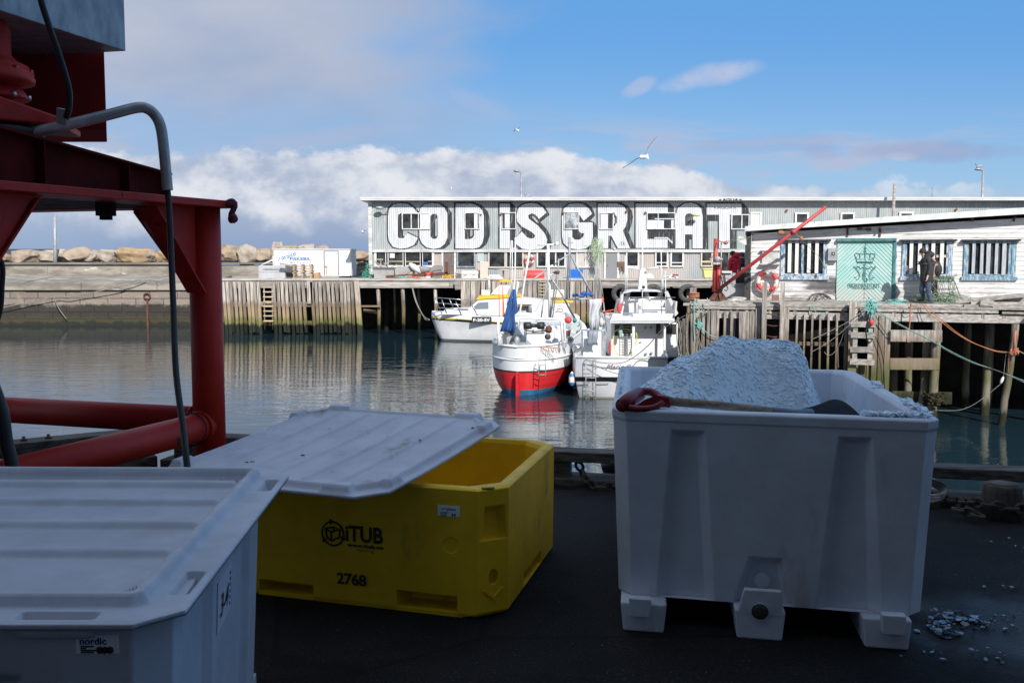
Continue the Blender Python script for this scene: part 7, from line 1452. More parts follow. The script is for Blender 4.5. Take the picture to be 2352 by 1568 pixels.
for k in range(9): mb.tube([c_+Vector(((.14+.02*rr.random())*math.cos(a)*(.8), 0.02*k, (.38+.04*rr.random())*math.sin(a))) for a in [j*math.pi/10 for j in range(20)]], .014, 5, closed=True)
one(mb, 'cable_coil', black, 'black cable coil hanging on the dock ladder', 'coil')
mb = MB(); c_ = FD.w(*FD.q('Z8', 548, 410, .6), .6); mb.ell(c_, (.07, .07, .11), jit=.2); one(mb, 'red_float', orange_red, 'small bright red float hanging over the black cable coil', 'float')
mb = MB(); c_ = FD.w(*FD.q('Z8', 2225, 760, .55), .55)
for k in range(16): mb.torus(c_+Vector((rr.uniform(-.06, .1), rr.uniform(-.03, .03), rr.uniform(-.05, .05))), rr.uniform(.05, .1), .016, (rr.uniform(-1, 1), rr.uniform(-1, 1), rr.uniform(-1, 1)), 12, 5)
mb.tube([c_+Vector((.02, 0, .05)), c_+Vector((.04, 0, .65))], .035, 6); one(mb, 'rope_knot', orange_rope, 'orange rope knot around the right pile', 'rope knot')
mb = MB(); c_ = FD.w(*FD.q('Z8', 992, 615, .3), .3); mb.tube([c_+Vector((.075*math.cos(a), 0, .075*math.sin(a)+(.05 if abs(math.cos(a)) > .9 else 0))) for a in [math.pi+j*math.pi/8 for j in range(9)]], .02, 6); one(mb, 'hook', orange_rope, 'small rusty hook below the upper cross board', 'hook')
# ropes at the left corner of the dock
rp('S3', [(335, 240), (330, 400), (328, 560), (335, 680)], .3, .030, teal_rope, 'pale teal rope hanging straight down at the left corner of the dock')
rp('S3', [(345, 245), (350, 320), (400, 380), (450, 395), (485, 340), (478, 270), (465, 240)], .3, .025, M('pale_rope', (.45, .50, .45), (.32, .36, .32), 10, rough=.9), 'pale rope loop hanging over the deck edge at the left')
rp('S3', [(370, 245), (365, 300), (395, 345)], .3, .022, teal_rope, 'short teal rope end beside the pale loop')
rp('S3', [(365, 490), (400, 540), (450, 590), (500, 630), (570, 655)], .25, .024, teal_rope, 'teal rope slanting across the slats at the left')
rp('S3', [(1575, 285), (1590, 370), (1640, 400), (1730, 400)], .2, .018, teal_rope, 'teal rope end dangling from the deck left of the big post')
mb = MB(); c_ = FD.w(*FD.q('S3', 380, 520, .25), .25)
for k in range(14): mb.tube([c_+Vector((rr.gauss(0, .07), 0, rr.gauss(0, .09))) for _ in range(3)], .018, 5)
one(mb, 'teal_knot', teal_rope, 'bright teal knot on the corner pile below the pale loop', 'rope knot')
mb = MB(); c_ = FD.w(*FD.q('S3', 330, 215, -.1), -.1)
for k in range(5): mb.torus(c_+Vector((.0, 0, -.10+k*.045)), .16, .02, (rr.uniform(-.1, .1), rr.uniform(-.1, .1), 1), 18, 5)
one(mb, 'rope_wraps', orange_rope, 'brown rope wound round the short bollard post at the dock corner', 'rope')
mb = MB()
for k in range(10):
    x = rr.choice([rr.uniform(150, 215), rr.uniform(255, 300), rr.uniform(340, 390)]); P_ = [FD.w(*FD.q('S3', x+rr.uniform(-18, 18), y, .2), .2+rr.uniform(0, .08)) for y in (400+rr.uniform(0, 80), 520, 640, 760, 850)]; mb.tube(smooth(P_), .014, 5)
one(mb, 'hanging_lines', grey_rope, 'thin grey lines hanging down over the piles at the dock corner', 'rope')
mb = MB()
for k in range(9):
    c_ = FS.w(*FS.q('R6', 610+rr.uniform(-50, 50), 965, .4), .4); r0 = rr.uniform(.12, .26); mb.tube([c_+Vector((r0*1.5*math.cos(a), rr.uniform(-.05, .05), r0*math.sin(a))) for a in [j*math.pi/8 for j in range(9)]], .012, 5)
one(mb, 'wire_coil', M('dark_wire', (.06, .06, .055), rough=.8), 'springy coil of dark wire on the planks left of the green door', 'coil')
for (x, y, lb) in ((760, 990, 'teal line coiled on the deck below the green door'),):
    mb = MB(); c_ = FS.w(FS.q('R6', 1240, 990, 1.2)[0], .03, 1.2)
    for k in range(5): mb.torus(c_+Vector((k*.06, 0, .02*k)), .28-.02*k, .016, (rr.uniform(-.2, .2), rr.uniform(-.2, .2), 1), 22, 5)
    one(mb, 'rope_coil', teal_rope, lb, 'coil')
mb = MB(); c_ = FC.w(FC.q('Z7', 640, 1380)[0], .04, .6)
for k in range(5): mb.torus(c_+Vector((rr.uniform(-.2, .2), 0, .02*k)), .25, .022, (rr.uniform(-.2, .2), rr.uniform(-.2, .2), 1), 22, 5)
mb.torus(c_+Vector((-1.1, .1, 0)), .3, .022, (0, .1, 1), 22, 5); one(mb, 'rope_coil', M('pale_hawser', (.52, .52, .45), rough=.9), 'pale hawser coiled at the foot of the red crane', 'coil')
mb = MB(); mb.tube(smooth([W(-90, 725, 74.5), W(0, 708, 74.5), W(123, 682, 74.5), W(173, 680, 74.5), W(327, 646, 74.5), W(400, 630, 77)]), .035, 5); mb.tube(smooth([W(124, 682, 74.5), W(133, 705, 74.6), W(152, 732, 74.7)]), .035, 5); one(mb, 'slack_rope', grey_rope, 'long slack rope strung across the far stone wall at the left', 'rope')
# ================================================================ NEAR QUAY EDGE
t = thing('timber_kerb', 'dark wet timber kerb on short blocks along the near quay edge, right of the corner', 'kerb', E0)
mb = MB(); e0 = edge(-2.75, 0); x = -2.75
for a, b_ in ((-2.75, .2), (.215, 4.2), (4.215, 9)):
    p0, p1 = edge(a, 0), edge(b_, 0); q0, q1 = edge(a, -.17), edge(b_, -.17)
    mb.hexa([p0+Vector((0, 0, .155)), p1+Vector((0, 0, .155)), q1+Vector((0, 0, .155)), q0+Vector((0, 0, .155)), p0+Vector((0, 0, .225)), p1+Vector((0, 0, .225)), q1+Vector((0, 0, .225)), q0+Vector((0, 0, .225))])
mb.build('rail', wood_near, t, bevel=.008)
for x in (-2.5, -.9, .26, 2.2, 3.9, 6):
    p0, p1 = edge(x, -.01), edge(x+.12, -.01); q0, q1 = edge(x, -.15), edge(x+.12, -.15); mb = MB()
    mb.hexa([p0, p1, q1, q0]+[v+Vector((0, 0, .152)) for v in (p0, p1, q1, q0)]); mb.build('block', wood_near, t)
mb = MB(); p0, p1 = edge(-2.6, .02), edge(9, .02); q0, q1 = edge(-2.6, -.22), edge(9, -.22); mb.hexa([v+Vector((0, 0, -.25)) for v in (p0, p1, q1, q0)]+[v+Vector((0, 0, .045)) for v in (p0, p1, q1, q0)]); mb.build('sill', wood_near, t, bevel=.01)
t = thing('timber_kerb', 'dark timber kerb with bolt heads behind the red frame, left of the corner', 'kerb', CORN)
def lk(d_, off, z): return CORN+LD*d_-LN*off+Vector((0, 0, z))
mb = MB()
for a, b_ in ((-.1, .9), (.91, 3), (3.01, 9)): mb.hexa([lk(a, 0, .14), lk(b_, 0, .14), lk(b_, .2, .14), lk(a, .2, .14), lk(a, 0, .24), lk(b_, 0, .24), lk(b_, .2, .24), lk(a, .2, .24)])
mb.build('rail', wood_near, t, bevel=.008)
mb = MB(); mb.hexa([lk(-.1, -.03, -.25), lk(9, -.03, -.25), lk(9, .2, -.25), lk(-.1, .2, -.25), lk(-.1, -.03, .05), lk(9, -.03, .05), lk(9, .2, .05), lk(-.1, .2, .05)]); mb.build('sill', wood_near, t)
for a in (.62, .78, 1.1, 2.4): mb = MB(); mb.lathe(lk(a, .1, .24), [(.026, 0), (.026, .012), (.012, .014), (.012, .03)], 6); mb.build('bolt', rust, t)
for a in (.4, 1.6, 3.2): mb = MB(); mb.hexa([lk(a, .02, .05), lk(a+.14, .02, .05), lk(a+.14, .18, .05), lk(a, .18, .05), lk(a, .02, .138), lk(a+.14, .02, .138), lk(a+.14, .18, .138), lk(a, .18, .138)]); mb.build('block', wood_near, t)
# chains and bollard stump
def chain(pts, label, r_=.011, L=.075):
    P_ = smooth(pts, 12); mb = MB(); acc = 0; k = 0; last = P_[0]; dist = 0
    for i in range(1, len(P_)):
        seg = (P_[i]-P_[i-1]).length; acc += seg
        if acc >= L*.72:
            acc = 0; c_ = P_[i]; tn = (P_[i]-P_[i-1]).normalized(); up = Vector((0, 0, 1)) if k % 2 else tn.cross(Vector((0, 0, 1))).normalized(); sd = tn.cross(up).normalized(); up = sd.cross(tn)
            mb.tube([c_+tn*(L/2*math.cos(a))+up*(L*.34*math.sin(a)) for a in [j*math.pi/6 for j in range(12)]], r_, 5, closed=True); k += 1
    return one(mb, 'chain', rustd, label, 'chain', 'chains on the quay edge')
rustd = M('dark_rusty_chain', (.075, .05, .04), (.04, .035, .03), 20, rough=.8)
sb = G(2300, 1188, 0)
t = thing('bollard_stump', 'sawn round wooden bollard stump at the right edge of the near quay', 'bollard', sb)
mb = MB(); pts = []; R0 = .105
mb.lathe(sb, [(.12, 0), (.115, .08), (.11, .16), (.107, .195), (.095, .205)], 18); mb.build('stump', M('sawn_log', (.10, .078, .058), (.05, .04, .032), 4, (6, 6, 1), rough=.85, bump=.008, bsc=10), t)
mb = MB(); mb.lathe(sb+Vector((0, 0, .2051)), [(.094, 0), (.02, .002)], 18); mb.build('cut_face', M('end_grain', (.15, .12, .09), (.08, .065, .05), 14, rough=.9), t)
chain([edge(2.6, -.05)+Vector((0, 0, .05)), edge(2.75, .10)+Vector((0, 0, .04)), sb+Vector((-.16, -.05, .10)), sb+Vector((-.02, -.13, .09)), sb+Vector((.12, -.09, .07)), sb+Vector((.35, -.05, .02))], 'heavy rusty chain wrapped round the log bollard')
chain([edge(.42, -.1)+Vector((0, 0, .16)), edge(.50, .02)+Vector((0, 0, .05)), edge(.62, .10)+Vector((0, 0, .02)), edge(.80, .05)+Vector((0, 0, .05))], 'short rusty chain over the kerb behind the yellow tub')
chain([G(2180, 1165, .06), G(2230, 1178, .05), G(2262, 1190, .04)], 'rusty chain lying on the sill left of the bollard')
mb = MB()
for k in range(3): mb.torus(edge(3.05, -.02)+Vector((-.55+k*.03, .12, .07+.012*k)), .20-.02*k, .012, (0, -.15, 1), 30, 6)
one(mb, 'coiled_wire', grey_rope, 'coil of grey wire on the sill behind the large white tub at the right', 'coil')
mb = MB(); mb.ell(Vector((.8, 6.95, .06)), (.17, .08, .1), jit=.3); one(mb, 'rubber_fender', black, 'dark fender hanging outside the kerb behind the yellow tub', 'fender')
# ================================================================ TUBS
def plast(name, c, c2, dirt, sc=5, **kw): return M(name, c, c2, sc, rough=.42, rough2=.62, spec=.3, c3=dirt, t3=(.58, .74), sc3=5, st3=(1, 1, .45), bump=.0015, bsc=30, **kw)
white_pl = plast('white_polyethylene', (.66, .71, .79), (.59, .64, .72), (.50, .49, .47))
grey_pl = plast('pale_grey_polyethylene', (.53, .57, .65), (.47, .51, .58), (.45, .44, .42))
yellow_pl = plast('yellow_polyethylene', (.90, .57, .015), (.80, .50, .015), (.45, .30, .04))
def lerp2(Q, s, d_, z):      # Q = FL, FR, BR, BL
    a = Q[0]+(Q[1]-Q[0])*s; b_ = Q[3]+(Q[2]-Q[3])*s; p_ = a+(b_-a)*d_; return Vector((p_.x, p_.y, z))
def octo(Q, z, ins, cut):
    W_ = (Q[1]-Q[0]).length; D_ = (Q[3]-Q[0]).length; i = ins/W_; j = ins/D_; c = cut/W_; e = cut/D_
    return [lerp2(Q, s, d_, z) for s, d_ in ((i+c, j), (1-i-c, j), (1-i, j+e), (1-i, 1-j-e), (1-i-c, 1-j), (i+c, 1-j), (i, 1-j-e), (i, j+e))]
def V2(x, y): return Vector((x, y, 0))
def tub_body(Q, prof, cut, skip):
    """prof: (z, inset); skip: {side index: builder} replaces the first strip of that side"""
    mb = MB(); rings = [octo(Q, z, ins, cut*(1-.0*ins)) for z, ins in prof]
    for k in range(len(prof)-1):
        for i in range(8):
            if k == 0 and i in skip: continue
            j = (i+1) % 8; mb.add([rings[k][i], rings[k][j], rings[k+1][j], rings[k+1][i]], [(0, 1, 2, 3)])
    mb.add(rings[-1], [tuple(range(8))]); mb.add(rings[0], [tuple(range(8))[::-1]])
    return mb, rings
def panel(mb, a0, a1, b0, b1, notches, depth, pits=()):
    """side strip between bottom edge a0-a1 and top edge b0-b1; notches: ((xb0, xt0, xt1, xb1, vtop), inner same)"""
    nrm = (a1-a0).cross(b0-a0).normalized()
    fn = lambda s, v, o: (a0+(a1-a0)*s)+((b0+(b1-b0)*s)-(a0+(a1-a0)*s))*v+nrm*o
    out = [(0, 0)]
    for (o_, i_) in notches: out += [(o_[0], 0), (o_[1], o_[4]), (o_[2], o_[4]), (o_[3], 0)]
    out += [(1, 0), (1, 1), (0, 1)]
    mb.prism(fn, out, 0, 0, holes=[list(p_) for p_, q_, dd in pits], sides=False, back=False)
    for (o_, i_) in notches:
        O = [fn(o_[0], 0, 0), fn(o_[1], o_[4], 0), fn(o_[2], o_[4], 0), fn(o_[3], 0, 0)]; I = [fn(i_[0], 0, -depth), fn(i_[1], i_[4], -depth), fn(i_[2], i_[4], -depth), fn(i_[3], 0, -depth)]
        for k in range(3): mb.add([O[k], O[k+1], I[k+1], I[k]], [(0, 1, 2, 3)])
        mb.add(I, [(0, 1, 2, 3)])
    for p_, q_, dd in pits:
        O = [fn(x, y, 0) for x, y in p_]; I = [fn(x, y, -dd) for x, y in q_]; n_ = len(O)
        for k in range(n_): mb.add([O[k], O[(k+1) % n_], I[(k+1) % n_], I[k]], [(0, 1, 2, 3)])
        mb.add(I, [tuple(range(n_))])
    return fn
# ---------------------------------------------------------------- large white tub
Q = [V2(.41, 4.06), V2(1.65, 3.765), V2(1.888, 5.48), V2(.615, 5.68)]
t = thing('fish_tub', 'large open white plastic tub holding the ice heap, standing on three runners', 'tub', (1.1, 4.6, 0))
prof = [(.122, .035), (.86, .006), (.868, .002), (.902, 0), (.91, .010), (.91, .055), (.895, .068), (.30, .10)]
mb, rg = tub_body(Q, prof, .055, (0, 2))
W_ = 1.0
cv = lambda s: (s-.045)/.91
def nt(a, b_, c_, d_, z): return (cv(a), cv(b_), cv(c_), cv(d_), (z-.122)/(.86-.122))
ff = panel(mb, rg[0][0], rg[0][1], rg[1][0], rg[1][1], [(nt(.13, .188, .296, .33, .83), nt(.160, .208, .268, .295, .80)), (nt(.387, .44, .55, .598, .32), nt(.41, .463, .532, .558, .285)), (nt(.66, .703, .804, .87, .83), nt(.690, .722, .785, .828, .80))], .036)
panel(mb, rg[0][2], rg[0][3], rg[1][2], rg[1][3], [((.2, .24, .36, .40, .93), (.23, .26, .34, .37, .89)), ((.6, .64, .76, .80, .93), (.63, .66, .74, .77, .89))], .025)
mb.build('body', white_pl, t, bevel=.007, weld=True)
Qb = [V2(.43, 3.972), V2(1.59, 3.74), V2(1.86, 5.42), V2(.63, 5.60)]
c_ = [lerp2(Qb, s, d_, z) for z, s0, s1 in ((.1, .408, .559), (.205, .430, .552)) for s, d_ in ((s0, .0155 if z < .2 else .0125), (s1, .0155 if z < .2 else .0125), (s1, .03), (s0, .03))]; mb = MB(); mb.hexa(c_); mb.build('drain_boss', white_pl, t, bevel=.004)
for s0, s1 in ((.018, .165), (.405, .562), (.82, .965)):
    f0, f1 = .012 if s0 < .1 else .016, .985
    mb = MB(); mb.hexa([lerp2(Qb, s0+.004, f0, 0), lerp2(Qb, s1-.004, f0, 0), lerp2(Qb, s1-.004, f1, 0), lerp2(Qb, s0+.004, f1, 0), lerp2(Qb, s0-.006, f0, .12), lerp2(Qb, s1+.006, f0, .12), lerp2(Qb, s1+.006, f1, .12), lerp2(Qb, s0-.006, f1, .12)]); mb.build('runner', white_pl, t, bevel=.008)
for s0, s1 in ((.04, .118), (.868, .945)):
    mb = MB(); mb.hexa([lerp2(Qb, s0+.006, -.006, .07), lerp2(Qb, s1-.006, -.006, .07), lerp2(Qb, s1-.006, .02, .07), lerp2(Qb, s0+.006, .02, .07), lerp2(Qb, s0, -.008, .15), lerp2(Qb, s1, -.008, .15), lerp2(Qb, s1, .02, .15), lerp2(Qb, s0, .02, .15)]); mb.build('corner_tab', white_pl, t, bevel=.005)
nf = (rg[0][1]-rg[0][0]).cross(rg[1][0]-rg[0][0]).normalized()
c_ = lerp2(Qb, .483, .012, .118); mb = MB(); mb.lathe(c_+nf*.001, [(.036, 0), (.036, .002), (.034, .002), (.033, -.02)], 24, nf); mb.build('drain_ring', white_pl, t)
mb = MB(); mb.lathe(c_+nf*.0015, [(.033, 0), (.02, .003), (.001, .004)], 20, nf); mb.build('drain_plug', M('dark_plug', (.03, .035, .03), (.07, .07, .06), 30, rough=.5), t)
c2 = ff(cv(.485), (.215-.122)/.738, -.027); mb = MB(); mb.lathe(c2, [(.034, 0), (.034, .003), (.030, .004), (.001, .004)], 24, nf); mb.build('moulded_disc', white_pl, t)
# ---------------------------------------------------------------- crushed ice
ice = bpy.data.materials.new('crushed_ice'); ice.use_nodes = True
b = NB(ice.node_tree); b.n.clear(); out = b.node('ShaderNodeOutputMaterial'); p = b.node('ShaderNodeBsdfPrincipled'); b.l.new(p.outputs[0], out.inputs[0])
b.put(p.inputs['Base Color'], (.76, .90, 1.0, 1)); p.inputs['Roughness'].default_value = .28; p.inputs['IOR'].default_value = 1.31; p.inputs['Transmission Weight'].default_value = .0; p.inputs['Subsurface Weight'].default_value = .0
p.inputs['Subsurface Radius'].default_value = (.04, .06, .09); p.inputs['Subsurface Scale'].default_value = 1.0
def ZR(x):
    T_ = ((.45, .80), (.56, .86), (.643, .93), (.77, 1.03), (.89, 1.08), (.95, 1.11), (1.0, 1.135), (1.08, 1.14), (1.16, 1.135), (1.30, 1.13), (1.36, 1.11), (1.40, 1.03), (1.435, .90), (1.48, .80), (1.54, .55), (1.7, .48))
    for i in range(len(T_)-1):
        if x <= T_[i+1][0]: f = max(0, (x-T_[i][0])/(T_[i+1][0]-T_[i][0])); return T_[i][1]+(T_[i+1][1]-T_[i][1])*f
    return .48
def HI(s, d_):
    p_ = lerp2(Q, s, d_, 0); x = p_.x*4.7/p_.y; base = min(.862, .40+1.6*max(0, (1.50-x))) if x > 1.2 else .862
    f0 = .10+.26*max(0, min(1, (x-.7)/.5)); f = max(0, min(1, (d_-f0)/.24)); f = f*f*(3-2*f); g_ = max(0, min(1, (d_-.62)/.34)); g_ = g_*g_*(3-2*g_)
    front = min(.835-.11*max(0, min(1, (x-.85)/.4)), ZR(x)-.02); zr_ = EYE-(EYE-ZR(x))*p_.y/4.7; z = front+(zr_-front)*f; z = z-(z-min(z, .78))*g_
    n_ = noise.noise(Vector((p_.x*9, p_.y*9, 3)))*.030+noise.noise(Vector((p_.x*28, p_.y*28, 7)))*.008+noise.noise(Vector((p_.x*70, p_.y*70, 1)))*.002
    return Vector((p_.x, p_.y, z+n_))
mb = MB(); NI, NJ = 150, 150; vs = [HI(.055+.89*i/NI, .045+.91*j/NJ) for i in range(NI+1) for j in range(NJ+1)]
mb.sm = True; mb.add(vs, [(i*(NJ+1)+j, (i+1)*(NJ+1)+j, (i+1)*(NJ+1)+j+1, i*(NJ+1)+j+1) for i in range(NI) for j in range(NJ)])
rr = random.Random(21); mb.sm = False
def flake(mb, c, r_, th, nrm, rr):
    n_ = rr.randint(5, 7); M_ = nrm.to_track_quat('Z', 'Y').to_matrix(); el = rr.uniform(.45, 1)
    k = [(r_*rr.uniform(.7, 1.1), 2*math.pi*i/n_+rr.uniform(-.3, .3)) for i in range(n_)]
    top = [c+M_@Vector((a*math.cos(w_), el*a*math.sin(w_), th/2)) for a, w_ in k]; bot = [c+M_@Vector((a*math.cos(w_)*.85, el*a*math.sin(w_)*.85, -th/2)) for a, w_ in k]
    mb.add(top+bot, [tuple(range(n_)), tuple(range(n_, 2*n_))[::-1]]+[(i, (i+1) % n_, n_+(i+1) % n_, n_+i)[::-1] for i in range(n_)])
for k in range(12000):
    s = rr.uniform(.06, .80) if k % 3 else rr.uniform(.60, .82); d_ = rr.uniform(.05, .85); c_ = HI(s, d_)
    if c_.z < .6: continue
    e = .01; n_ = (HI(s+e, d_)-c_).cross(HI(s, d_+e)-c_).normalized(); n_ = (n_+Vector((rr.uniform(-1, 1), rr.uniform(-1, 1), rr.uniform(-.6, .6)))*.28).normalized()
    flake(mb, c_+Vector((0, 0, rr.uniform(-.002, .005))), rr.uniform(.005, .014), rr.uniform(.002, .005), n_, rr)
struct(mb, 'ice_heap', ice, kind='stuff', recalc=False)
mb = MB()
def scatter(mb, pts, n_, z, rmin=.006, rmax=.018, spread=.05):
    for k in range(n_):
        a = pts[rr.randrange(len(pts))]; c_ = Vector((a.x+rr.gauss(0, spread), a.y+rr.gauss(0, spread), z+rr.uniform(0, .012))); flake(mb, c_, rr.uniform(rmin, rmax), rr.uniform(.003, .008), (Vector((0, 0, 1))+Vector((rr.uniform(-1, 1), rr.uniform(-1, 1), 0))*.55).normalized(), rr)
rp_ = [lerp2(Q, .973, f, 0) for f in (.10, .13, .16, .2, .22)]
for k in range(120): a = lerp2(Q, .975+rr.gauss(0, .006), rr.choice([rr.uniform(.04, .30), rr.uniform(.55, .62), rr.uniform(.14, .2)]), 0); flake(mb, a+Vector((0, 0, .912+rr.uniform(0, .016))), rr.uniform(.008, .02), .005, (Vector((0, 0, 1))+Vector((rr.uniform(-1, 1), rr.uniform(-1, 1), 0))*.6).normalized(), rr)
for k in range(170): a = lerp2(Q, rr.uniform(.78, .97), .02+rr.uniform(0, .022), 0); flake(mb, a+Vector((0, 0, .912+rr.uniform(0, .014))), rr.uniform(.008, .018), .005, (Vector((0, 0, 1))+Vector((rr.uniform(-1, 1), rr.uniform(-1, 1), 0))*.7).normalized(), rr)
for k in range(60): a = lerp2(Q, .022, rr.uniform(.1, .9), 0); flake(mb, a+Vector((0, 0, .912)), rr.uniform(.006, .014), .004, (Vector((0, 0, 1))+Vector((rr.uniform(-1, 1), rr.uniform(-1, 1), 0))*.4).normalized(), rr)
struct(mb, 'rim_ice', ice, kind='stuff', recalc=False)
mb = MB(); gp = [G(*q('S8', x, y), 0) for x, y in ((1930, 770), (1960, 800), (1900, 840), (1960, 850), (2000, 790), (2060, 780))]
scatter(mb, gp, 90, .003, .005, .024, .045)
scatter(mb, [G(*q('S8', x, y), 0) for x, y in ((1850, 950), (1900, 980), (2140, 800), (2060, 740), (2290, 760), (2290, 800), (2270, 615), (2300, 370), (2340, 380), (2200, 990), (1820, 730), (2150, 940))], 70, .003, .003, .014, .05)
struct(mb, 'spilt_ice', M('melting_ice', (.34, .42, .50), (.16, .21, .27), 20, rough=.12, trans=.45, spec=.6), kind='stuff', recalc=False)
# ---------------------------------------------------------------- shovel
t = thing('shovel', 'shovel with dark red plastic grip lying across the front rim of the ice tub', 'shovel', W(1600, 930, 4.2))
def sw(x, y, Y): return WQ('S5', x, y, Y)
a = sw(455, 512, 4.12); b_ = sw(1165, 578, 4.26); ax_ = (b_-a).normalized()
mb = MB(); mb.tube([a-ax_*.02, a+(b_-a)*.5+Vector((0, 0, .003)), b_], [.0185, .0185, .0165], 16); mb.build('shaft', M('ash_wood', (.33, .24, .16), (.18, .12, .08), 6, (.6, 9, 9), rough=.5), t)
gripm = M('dark_red_plastic', (.22, .012, .02), (.17, .01, .016), 6, rough=.35, spec=.5)
g0, g1 = sw(475, 520, 4.11), sw(345, 480, 4.10)
mb = MB(); mb.tube([g0, sw(420, 505, 4.11), sw(380, 500, 4.11)], [.024, .025, .022], 14)
mb.tube(smooth([sw(420, 500, 4.16), sw(345, 450, 4.20), sw(265, 448, 4.20), sw(240, 458, 4.20)]), .017, 10); mb.tube(smooth([sw(420, 520, 4.06), sw(350, 556, 4.04), sw(240, 562, 4.04), sw(150, 545, 4.05)]), .014, 10)
mb.tube([sw(262, 462, 4.2), sw(200, 500, 4.12), sw(145, 540, 4.04)], [.030, .032, .028], 14); mb.prism(lambda x, y, o: sw(x, y, 4.08+o), [(150, 560), (240, 560), (345, 560), (470, 545), (465, 490), (380, 470), (300, 500), (230, 545)], .02, -.02); mb.build('grip', gripm, t)
met = M('worn_blade_steel', (.022, .026, .03), (.014, .016, .02), 6, rough=.8, spec=.1)
mb = MB(); mb.tube([b_-ax_*.005, sw(1300, 592, 4.29), sw(1420, 596, 4.33)], [.0185, .019, .022], 14); mb.build('socket', M('blue_grey_socket', (.20, .24, .30), (.15, .18, .22), 8, rough=.45, metal=.3), t)
mb = MB(); mb.sm = True
B_ = [[sw(1310, 572, 4.36), sw(1440, 545, 4.45), sw(1520, 510, 4.58), sw(1575, 492, 4.66)], [sw(1360, 590, 4.33), sw(1480, 580, 4.40), sw(1570, 545, 4.54), sw(1640, 508, 4.64)], [sw(1400, 615, 4.30), sw(1520, 612, 4.36), sw(1620, 600, 4.46), sw(1705, 560, 4.55)], [sw(1440, 650, 4.27), sw(1560, 650, 4.32), sw(1680, 650, 4.38), sw(1790, 645, 4.44)]]
vs = [v for r_ in B_ for v in r_]; mb.add(vs, [(i*4+j, i*4+j+1, (i+1)*4+j+1, (i+1)*4+j) for i in range(3) for j in range(3)]); o_ = mb.build('blade', met, t); s_ = o_.modifiers.new('sub', 'SUBSURF'); s_.levels = 2; s_.render_levels = 2; s_ = o_.modifiers.new('solid', 'SOLIDIFY'); s_.thickness = .004
# ---------------------------------------------------------------- yellow tub
QY = [V2(-1.327, 4.480), V2(-.04, 4.075), V2(.246, 5.23), V2(-1.041, 5.635)]
t = thing('fish_tub', 'yellow plastic tub numbered 2768, half covered by a tilted pale lid', 'tub', (-.5, 4.8, 0))
prof = [(.02, .004), (.545, .0), (.552, 0), (.556, .006), (.56, .016), (.56, .052), (.54, .062), (.17, .075)]
CUT = .11
mb, rg = tub_body(QY, prof, CUT, (0, 1, 2))
FYt = Frame(QY[0].x, QY[0].y, QY[1].x-QY[0].x, QY[1].y-QY[0].y)
WY = (QY[1]-QY[0]).length; s_a = CUT/WY+.003; s_b = 1-CUT/WY-.003
def sv(m_, x, y): s, z = FYt.q(m_, x, y); return ((s/WY-s_a)/(s_b-s_a), (z-.02)/.525)
def rectp(m_, x0, y0, x1, y1, g_=0): a, z1 = sv(m_, x0, y0); b_, z0 = sv(m_, x1, y1); return [(a+g_, z0+g_), (b_-g_, z0+g_), (b_-g_, z1-g_), (a+g_, z1-g_)]
c0 = sv('S7', 1248, 805); circ = lambda r_: [(c0[0]+r_/(WY*(s_b-s_a))*math.cos(-k*math.pi/9), c0[1]+r_/.525*math.sin(-k*math.pi/9)) for k in range(18)]
L0 = rectp('S7', 188, 992, 488, 1112); L0 = [(max(.02, x), y) for x, y in L0]; R_0 = [sv('S7', x, y) for x, y in ((955, 1178), (1288, 1212), (1285, 1090), (950, 1052))]
ins = lambda P_, k: [(x+(sum(a for a, b__ in P_)/4-x)*k, y+(sum(b__ for a, b__ in P_)/4-y)*k) for x, y in P_]
pf = panel(mb, rg[0][0], rg[0][1], rg[1][0], rg[1][1], [], 0, pits=[(L0, ins(L0, .10), .12), (R_0, ins(R_0, .12), .12), (circ(.036), circ(.033), .004)])
# chamfer with its handle recess and drain hole
a0, a1, b0, b1 = rg[0][1], rg[0][2], rg[1][1], rg[1][2]
circ2 = [(.52+.15*math.cos(-k*math.pi/9), .29+.065*math.sin(-k*math.pi/9)) for k in range(18)]
pc = panel(mb, a0, a1, b0, b1, [], 0, pits=[([(.05, .60), (.95, .60), (.86, .88), (.22, .88)][::1], [(.28, .60), (.78, .60), (.76, .83), (.34, .83)], .03), (circ2, [(x*.92+.52*.08, y*.92+.29*.08) for x, y in circ2], .03)])
panel(mb, rg[0][2], rg[0][3], rg[1][2], rg[1][3], [((.30, .31, .69, .70, .12), (.31, .32, .68, .69, .11))], .05)
mb.build('body', yellow_pl, t, bevel=.009, weld=True)
mb = MB(); mb.box((-1.19, 4.43, .0), (-1.18, 4.44, .0)) if False else None
rb = octo(QY, 0, .02, CUT); rt_ = octo(QY, .021, .012, CUT); mb.add(rb+rt_, [tuple(range(8))[::-1], tuple(range(8, 16))]+[(i, (i+1) % 8, 8+(i+1) % 8, 8+i) for i in range(8)]); mb.build('foot', yellow_pl, t, bevel=.006)
mb = MB(); nn = (a1-a0).cross(b0-a0).normalized(); mb.prism(lambda s, v, o: pc(s, v, o), [(.18, .19), (.52, .10), (.84, .19), (.78, .195), (.52, .135), (.24, .195)], -.002, .006); mb.build('moulded_arrow', yellow_pl, t)
for s0, s1, d0, d1 in ((.905, .985, .03, .10),):
    p_ = [lerp2(QY, .925, .028, .5605), lerp2(QY, .962, .050, .5605)]; mb = MB(); mb.beam(p_[0]-Vector((.0, 0, 0)), p_[1], .022, .004); mb.build('rim_slot', M('shaded_recess', (.35, .24, .02), rough=.6), t)
w_ = lambda s, z, o: FYt.w(s, z, o)
